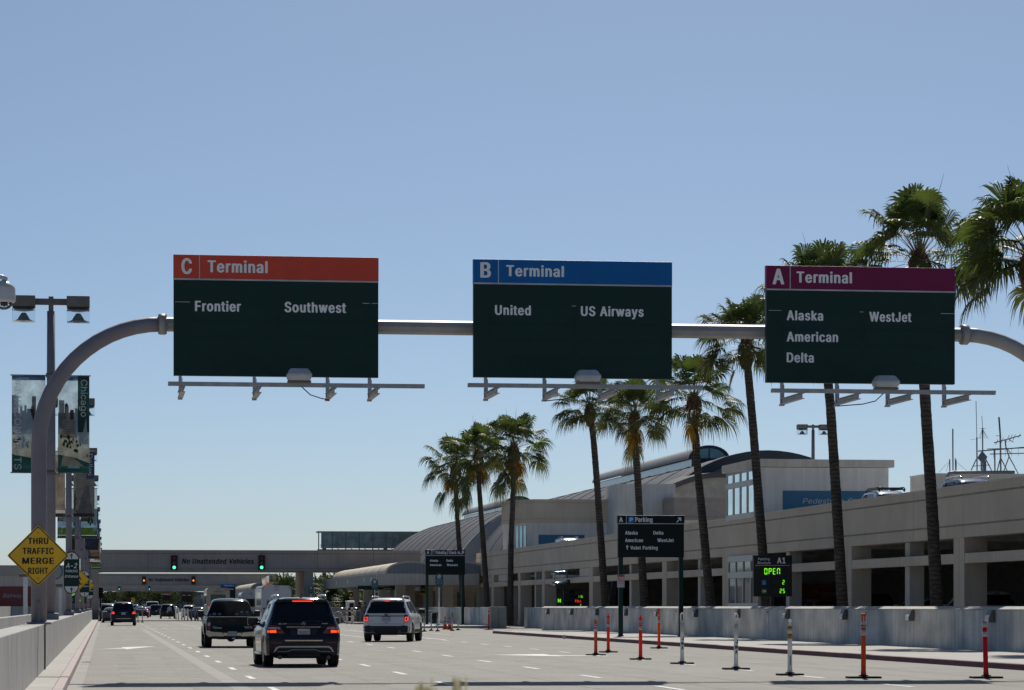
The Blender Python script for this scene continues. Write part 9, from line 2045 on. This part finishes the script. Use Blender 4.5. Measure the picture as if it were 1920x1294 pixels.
# ---- people: one continuous skinned body each
SKIN = mat("skin", (.42, .25, .17), .6, var=.05); HAIR = mat("hair_dark", (.02, .014, .01), .6)
def person(label, px, D, shirt, trousers, rz, stride=.12):
    p = at(px, HZ, D); t = thing("person", label, "person", (p.x, p.y, .0 if px < 400 else .145), rz)
    J = {'pel': (0, 0, .94), 'ch': (0, .02, 1.28), 'nk': (0, .02, 1.46), 'hd': (0, 0, 1.60), 'tp': (0, 0, 1.70)}
    vs = [J['pel'], J['ch'], J['nk'], J['hd'], J['tp']]; rad = [(.145, .11), (.165, .11), (.055, .055), (.085, .10), (.06, .07)]; ed = [(0, 1), (1, 2), (2, 3), (3, 4)]
    for g in (-1, 1):
        b0 = len(vs); vs += [(g * .10, 0, .86), (g * .11, g * stride * .6 - .03, .50), (g * .11, g * stride + .03, .09), (g * .12, g * stride - .10, .045)]; rad += [(.09, .09), (.062, .062), (.045, .045), (.045, .035)]; ed += [(0, b0), (b0, b0 + 1), (b0 + 1, b0 + 2), (b0 + 2, b0 + 3)]
        b1 = len(vs); vs += [(g * .20, .02, 1.40), (g * .245, .04, 1.13), (g * .25, -.06 - .05 * g, .90), (g * .245, -.10 - .05 * g, .80)]; rad += [(.058, .058), (.045, .045), (.033, .033), (.04, .022)]; ed += [(1, b1), (b1, b1 + 1), (b1 + 1, b1 + 2), (b1 + 2, b1 + 3)]
        for f in range(5):
            fx = g * (.235 + .008 * (f - 2)); b2 = len(vs); vs.append((fx, -.125 - .05 * g + .012 * (f - 2), .725 if f else .76)); rad.append((.009, .009)); ed.append((b1 + 3, b2))
    me = bpy.data.meshes.new("body"); me.from_pydata(vs, ed, []); o = bpy.data.objects.new("body", me); col.objects.link(o)
    m = o.modifiers.new("skin", 'SKIN'); o.modifiers.new("sub", 'SUBSURF').levels = 1
    for i, r in enumerate(rad): me.skin_vertices[0].data[i].radius = r
    me.skin_vertices[0].data[0].use_root = True
    ev = bpy.data.meshes.new_from_object(o.evaluated_get(bpy.context.evaluated_depsgraph_get())); bpy.data.objects.remove(o)
    ev.materials.clear()
    for mm in (SKIN, shirt, trousers, BLACKM): ev.materials.append(mm)
    for f in ev.polygons:
        c = f.center; f.use_smooth = True
        f.material_index = 3 if c.z < .08 else (2 if c.z < .95 and abs(c.x) < .21 else (0 if c.z > 1.44 or (abs(c.x) > .2 and c.z < 1.1) else 1))
    o = bpy.data.objects.new("body", ev); col.objects.link(o); o.parent = t
    b = MB(); b.grid(lambda u, v: Vector((.105 * cos(2 * pi * u) * cos(v * 1.5), .012 + .118 * sin(2 * pi * u) * cos(v * 1.5), 1.62 + .13 * sin(v * 1.5))), 14, 6); b.build("hair", HAIR, t)
    b = MB()
    for g in (-1, 1): b.lathe([(.003, -.012), (.012, -.006), (.012, 0)], (g * .035, .105, 1.605), 'Y', 8)
    b.box(-.025, .025, .10, .112, 1.535, 1.545); b.build("face_features", HAIR, t)
    b = MB(); b.tube([(0, .10, 1.60), (0, .128, 1.57), (0, .10, 1.56)], .012, 6); b.build("nose", SKIN, t)
def cl(n, c): return mat("cloth_" + n, c, .85, var=.1)
person("person in a pale blue shirt and dark trousers walking between the parked cars", 318, 352, cl("pale_blue", (.38, .43, .52)), cl("black", (.02, .02, .025)), 0.3)
person("person in a dark red shirt standing under the canopy near the white machine", 673, 286, cl("dark_red", (.16, .02, .025)), cl("grey", (.06, .06, .07)), 2.0, .02)
person("person in a pale shirt under the canopy just left of the white car", 684.5, 262, cl("grey_blue", (.26, .30, .36)), cl("navy", (.02, .025, .05)), .8)

# ---- far boards, chevron, flag
def far_board(label, px0, px1, pyt, pyb, Y, hcol, words):
    x0, x1 = on_y(px0, Y).x, on_y(px1, Y).x; k = on_y(px0, Y).dot(AV) / F; Z = lambda py: CAMH + (HZ - py) * k
    t = thing("guide_sign", label, "road sign", ((x0 + x1) / 2, Y, 0))
    hd = (pyb - pyt) * .2
    b = MB(); b.box(x0, x1, Y, Y + .2, Z(pyb), Z(pyt + hd)); b.build("sign_panel", BLACK_S, t, True)
    b = MB(); b.box(x0 - .02, x1 + .02, Y - .02, Y + .22, Z(pyt + hd) + .002, Z(pyt)); b.build("header_band", hcol, t, True)
    for s, a, c, base, cap in words: lettering(t, WHITE_L, lambda b: text_px(b, s, a, c, base, cap, Y - .03, 0))
    for x in (x0 + .15, x1 - .15): b = MB(); b.box(x - .1, x + .1, Y + .03, Y + .2, 0, Z(pyb) - .002); b.build("leg", GREEN_S, t, True)
far_board("blue-headed guide sign above the tan shuttle bus", 413.5, 441.5, 1095.5, 1121, 372, HB, [("Ticketing / Check-In", 420, 438, 1099.2, 2.6), ("United", 427.5, 437.5, 1106, 2.8)])
far_board("far guide sign with red header left of the tan shuttle bus", 305, 320, 1113, 1126, 600, HC, [("Ticketing", 306.5, 318, 1115.2, 1.5)])
far_board("far tall guide sign with purple header next to the tan shuttle bus", 340.5, 360.5, 1109, 1128, 560, HDP, [("Alaska", 342, 348, 1117, 1.8), ("Delta", 352, 358, 1117, 1.8)])
Y = 610; k = on_y(249.5, Y).dot(AV) / F; p = on_y(249.5, Y, 1125)
t = thing("chevron_sign", "small yellow chevron sign far above the queued cars", "road sign", (p.x, Y, 0)); b = MB(); b.box(p.x - 2.9 * k, p.x + 2.9 * k, Y, Y + .05, p.z - 4 * k, p.z + 4 * k); b.build("sign_plate", YELLOW, t, True)
b = MB(); s = 2.2 * k; b.prism([(p.x - s, p.z), (p.x + s * .3, p.z + s * 1.5), (p.x + s, p.z + s * 1.5), (p.x - s * .2, p.z), (p.x + s, p.z - s * 1.5), (p.x + s * .3, p.z - s * 1.5)], Y - .02, Y - .002); b.build("chevron", INK, t, True)
b = MB(); b.box(p.x - .06, p.x + .06, Y + .06, Y + .15, 0, p.z); b.build("post", STEEL, t, True)
Yf = 338; p = on_y(505, Yf, 1078); k = p.dot(AV) / F
t = thing("flag", "small white and red flag flying left of the feather palm", "flag", (p.x, Yf, 0)); b = MB(); b.tube([(p.x, Yf, 0), (p.x, Yf, p.z + .2)], .05, 8); b.build("flagpole", STEEL, t, True)
b = MB(); b.m = 0
def fl(u, v): return Vector((p.x - .05 - .85 * u * (1 - .25 * v), Yf + .12 * sin(6 * u + 2 * v), p.z - .1 - 1.15 * v - .35 * u + .05 * sin(7 * u)))
N = 10
for i in range(N):
    for j in range(N):
        b.m = 1 if j > 6 else (2 if j == 6 or (j < 2 and i > 6) else 0); b.face([fl(i / N, j / N), fl((i + 1) / N, j / N), fl((i + 1) / N, (j + 1) / N), fl(i / N, (j + 1) / N)])
b.build("cloth", [mat("flag_white", (.62, .62, .62), .8, trans=.4), mat("flag_red", (.55, .12, .06), .8, trans=.4), mat("flag_gold", (.50, .36, .16), .8, trans=.4)], t, True, fix=False)

# ---- on the deck: parked cars, lamp, antennas
def deck_car(label, kind, px, X, colr, zt_py, ln=0.0):
    q = on_x(px, X, zt_py); Hh = {'suv': 1.75, 'sedan': 1.45, 'van': 1.78}[kind]
    z = 5.05
    t, c = simple_car(label, kind, (X, q.y, z), radians(180 if ln == 0 else 0), colr, group="cars parked on the open parking deck", plate=False)
    return t, c
t, c = deck_car("silver blue car on the parking deck below the blue tower band", 'suv', 1640, 35.2, ("silver_blue", (.30, .36, .44)), 925)
c.rails(t, BLACKM, .58, .6, 3.0, 1.72, .04)
b = MB()
for y in (1.0, 1.6, 2.2, 2.8): b.tube([(-.56, y, 1.84), (.56, y, 1.84)], .025, 6)
for x in (-.56, .56): b.tube([(x, .6, 1.76), (x, .8, 1.86), (x, 3.0, 1.86), (x, 3.2, 1.74)], .03, 6)
b.build("roof_rack", BLACKM, t)
t, c = deck_car("dark blue car with chrome roof rails on the deck near the antennas", 'suv', 1790, 35.2, ("deck_navy", (.012, .03, .10)), 905); c.rails(t, BADGE, .58, .6, 3.0, 1.72, .035)
t, c = deck_car("white car with roof rails on the deck by the brown rooftop building", 'van', 1058, 35.6, ("deck_white", (.34, .37, .42)), 1012); c.rails(t, BLACKM, .6, .6, 3.0, 1.75, .035)
D = 190; p = at(1524.5, HZ, D)
lp2 = dup(lp, (p.x, p.y, 5.05), "twin-lamp light pole rising behind the white stair tower", group="light poles on the parking deck")
for ch in list(lp2.children):
    if ch.name.startswith("banner_arm"): bpy.data.objects.remove(ch)
lp2.scale = (.93, .93, .88)
YP = 205.0; k = on_y(1830, YP).dot(AV) / F; Z = lambda py: CAMH + (HZ - py) * k
t = thing("antenna_house", "low beige rooftop plant house with a pipe along its edge, at the right edge", "building", tuple(on_y(1830, YP, 900)))
b = MB(); b.box(on_y(1742, YP).x, on_y(1990, YP).x, YP, YP + 5, 5.05, Z(891)); b.build("plant_wall", STUC_L, t, True)
b = MB(); b.box(on_y(1741, YP).x, on_y(1992, YP).x, YP - .15, YP + 5, Z(890.9), Z(888)); b.build("roof_edge", STUC_W, t, True)
b = MB(); q = on_y(1777, YP - .6, 905); b.tube([q, on_y(1777, YP - .6, 893), on_y(1779, YP - .6, 888), on_y(1786, YP - .6, 886), on_y(1902, YP - .6, 885.5)], .12, 10); b.build("duct_pipe", mat("pipe_grey", (.22, .24, .26), .5, .3), t, True)
ANT = mat("antenna_grey", (.16, .18, .19), .5, .5)
def A(px, py, dy=0): return on_y(px, YP + 1 + dy, py)
def antenna(label, segs, extra=None, name="antenna"):
    t = thing(name, label, "antenna", tuple(A(segs[0][0][0][0], 889)), group="antennas on the rooftop plant house")
    b = MB()
    for pts, r in segs: b.tube([A(*q) for q in pts], r, 6)
    b.build("mast", ANT, t, True)
    if extra:
        b = MB(); extra(b); b.build("elements", ANT, t, True)
antenna("single tall whip antenna left of the others", [([(1787, 899), (1786.6, 850), (1786.5, 804)], .05)])
antenna("very tall thin whip antenna left of the diamond panel", [([(1832, 888), (1831.5, 820)], .05), ([(1831.5, 820), (1830, 752)], .025)], lambda b: b.tube([A(1820, 825), A(1843, 820)], .012, 5))
antenna("thin mast with guy wires in an umbrella shape", [([(1842.5, 852), (1842.3, 802)], .05), ([(1842.3, 802), (1841, 780)], .02)], lambda b: [b.tube([A(1842.3, 804), A(x, y)], .012, 4) for x, y in ((1835, 822), (1838, 823), (1846, 822), (1853, 823), (1850, 822))] + [b.tube([A(1836, 803.5), A(1849, 803.5)], .012, 4)])
antenna("tripod antenna carrying a tilted grey diamond panel", [([(1820, 884), (1831, 860)], .04), ([(1860, 884), (1848, 860)], .04), ([(1840, 884), (1840, 850)], .06), ([(1825, 874), (1856, 872)], .03)], lambda b: (b.prism([(A(1839, 846).x, A(1839, 846).z), (A(1848.5, 857.5).x, A(1848.5, 857.5).z), (A(1840.5, 870).x, A(1840.5, 870).z), (A(1830.5, 859).x, A(1830.5, 859).z)], YP + .6, YP + .8), b.box(A(1844, 880).x, A(1848.5, 880).x, YP + .9, YP + 1.3, A(1844, 884).z, A(1844, 864).z)))
antenna("tall mast on a tripod in the middle of the antenna group", [([(1876.5, 884), (1875.5, 816), (1873, 782)], .065), ([(1869, 886), (1876, 858)], .04), ([(1889, 884), (1876, 858)], .04)], lambda b: b.tube([A(1868, 817), A(1877, 817)], .03, 5))
def yagi(b):
    b.tube([A(1864, 830.5), A(1914, 816.5)], .045, 6)
    for f, l in ((.1, 5), (.3, 6), (.5, 8), (.62, 7), (.75, 6), (.95, 4)):
        x, y = 1864 + 50 * f, 830.5 - 14 * f; b.tube([A(x - l * .45, y + l), A(x + l * .45, y - l)], .02, 4)
    b.tube([A(1890, 823), A(1900, 829)], .03, 5)
antenna("comb-like antenna boom tilted upwards on a leaning mast", [([(1892, 856), (1886, 838), (1884.5, 824)], .05), ([(1882, 884), (1892, 856)], .04), ([(1909, 888), (1892, 856)], .04), ([(1886, 838), (1896, 851)], .03)], yagi)
antenna("long horizontal comb antenna with hanging rods", [([(1865.5, 884), (1865, 843)], .055)], lambda b: [b.tube([A(1834, 846), A(1920, 839)], .05, 6), b.tube([A(1851, 842), A(1925, 840)], .035, 6)] + [b.tube([A(x, 843 - (x - 1860) * .06), A(x, 858 - (x % 3) * 2)], .012, 4) for x in (1863, 1885, 1897, 1909)])
antenna("white horizontal rod antenna at the far right", [([(1875, 852), (1875, 850)], .04)], lambda b: b.tube([A(1856, 851.5), A(1925, 850)], .04, 6))
antenna("short pair of masts with sagging guy wires", [([(1781, 886), (1780.6, 861)], .045), ([(1792, 890), (1791, 859)], .035), ([(1793, 889), (1793, 862)], .03)], lambda b: [b.tube([A(1780.6, 864), A(1760, 886)], .012, 4), b.tube([A(1780.6, 864), A(1774, 884)], .012, 4), b.tube([A(1793, 866), A(1813, 883)], .012, 4)])
# cars in the shade of the lower level
for lab, kind, px, X, c_, back in (("dark car parked in the shade left of the second garage column", 'suv', 1655, 37, ("garage_black", (.03, .032, .035)), 0), ("white car parked in the shade behind the nearest palm trunk", 'sedan', 1775, 38, ("garage_white", (.62, .63, .64)), 0), ("white car parked in the shade at the far right opening", 'suv', 1878, 37.5, ("garage_pearl", (.60, .60, .60)), 0), ("silver car parked in the shade beside the orange panel", 'sedan', 1568, 37, ("garage_silver", (.45, .47, .49)), 0), ("grey car deep in the shade right of the parking sign", 'sedan', 1292, 38, ("garage_grey", (.20, .21, .22)), 0)):
    q = on_x(px, X); simple_car(lab, kind, (X, q.y, .45), radians(12), c_, group="cars parked inside the parking structure", plate=False)

# ---- foreground weeds out of focus, and small litter
WEED = mat("weed_dry", (.50, .46, .28), .8, trans=.4, var=.4)
for i, (px, top, nm) in enumerate(((799, 1273, "blurred dry weed tuft at the bottom edge, left of the pair"), (858, 1268, "blurred dry weed tuft at the bottom edge, right of the pair"))):
    D = 2.6; p = at(px, top + 11, D); r = random.Random(90 + i)
    t = thing("weed", nm, "plant", (p.x, p.y, 0)); b = MB()
    for q in range(26):
        a = r.uniform(0, 6.28); e = Vector((cos(a) * r.uniform(.0, .010), sin(a) * .012, p.z * r.uniform(.985, 1.004))); s = Vector((r.uniform(-.03, .03), r.uniform(-.03, .03), 0)); m = s.lerp(e, .6) * 1.0; w_ = Vector((.0004, 0, 0))
        b.face([s - w_, s + w_, m + w_, m - w_]); b.face([m - w_, m + w_, e + w_ * 2.2, e - w_ * 2.2])
    b.build("stems", WEED, t, fix=False)
p = gnd(162, 1243); t = thing("litter", "scrap of dark rubber lying in the left gutter", "litter", (p.x, p.y, .006)); b = MB(); b.grid(lambda u, v: Vector((.26 * u - .13 + .03 * sin(7 * v), .25 * v, .008 + .015 * sin(3 * u) * v)), 5, 4); b.build("rubber_scrap", RUBBER, t)
p = gnd(1058, 1198); t = thing("litter", "white crumpled cup lying beside the red kerb", "litter", (p.x, p.y, 0)); b = MB(); b.lathe([(.05, 0), (.07, .1), (.075, .17), (.06, .19)], (0, 0, 0), 'Z', 12); b.build("cup", WHITE, t)
# ================================================================ end
for o in bpy.data.objects:
    if o.type == 'MESH' and not o.data.materials: o.data.materials.append(CONC)
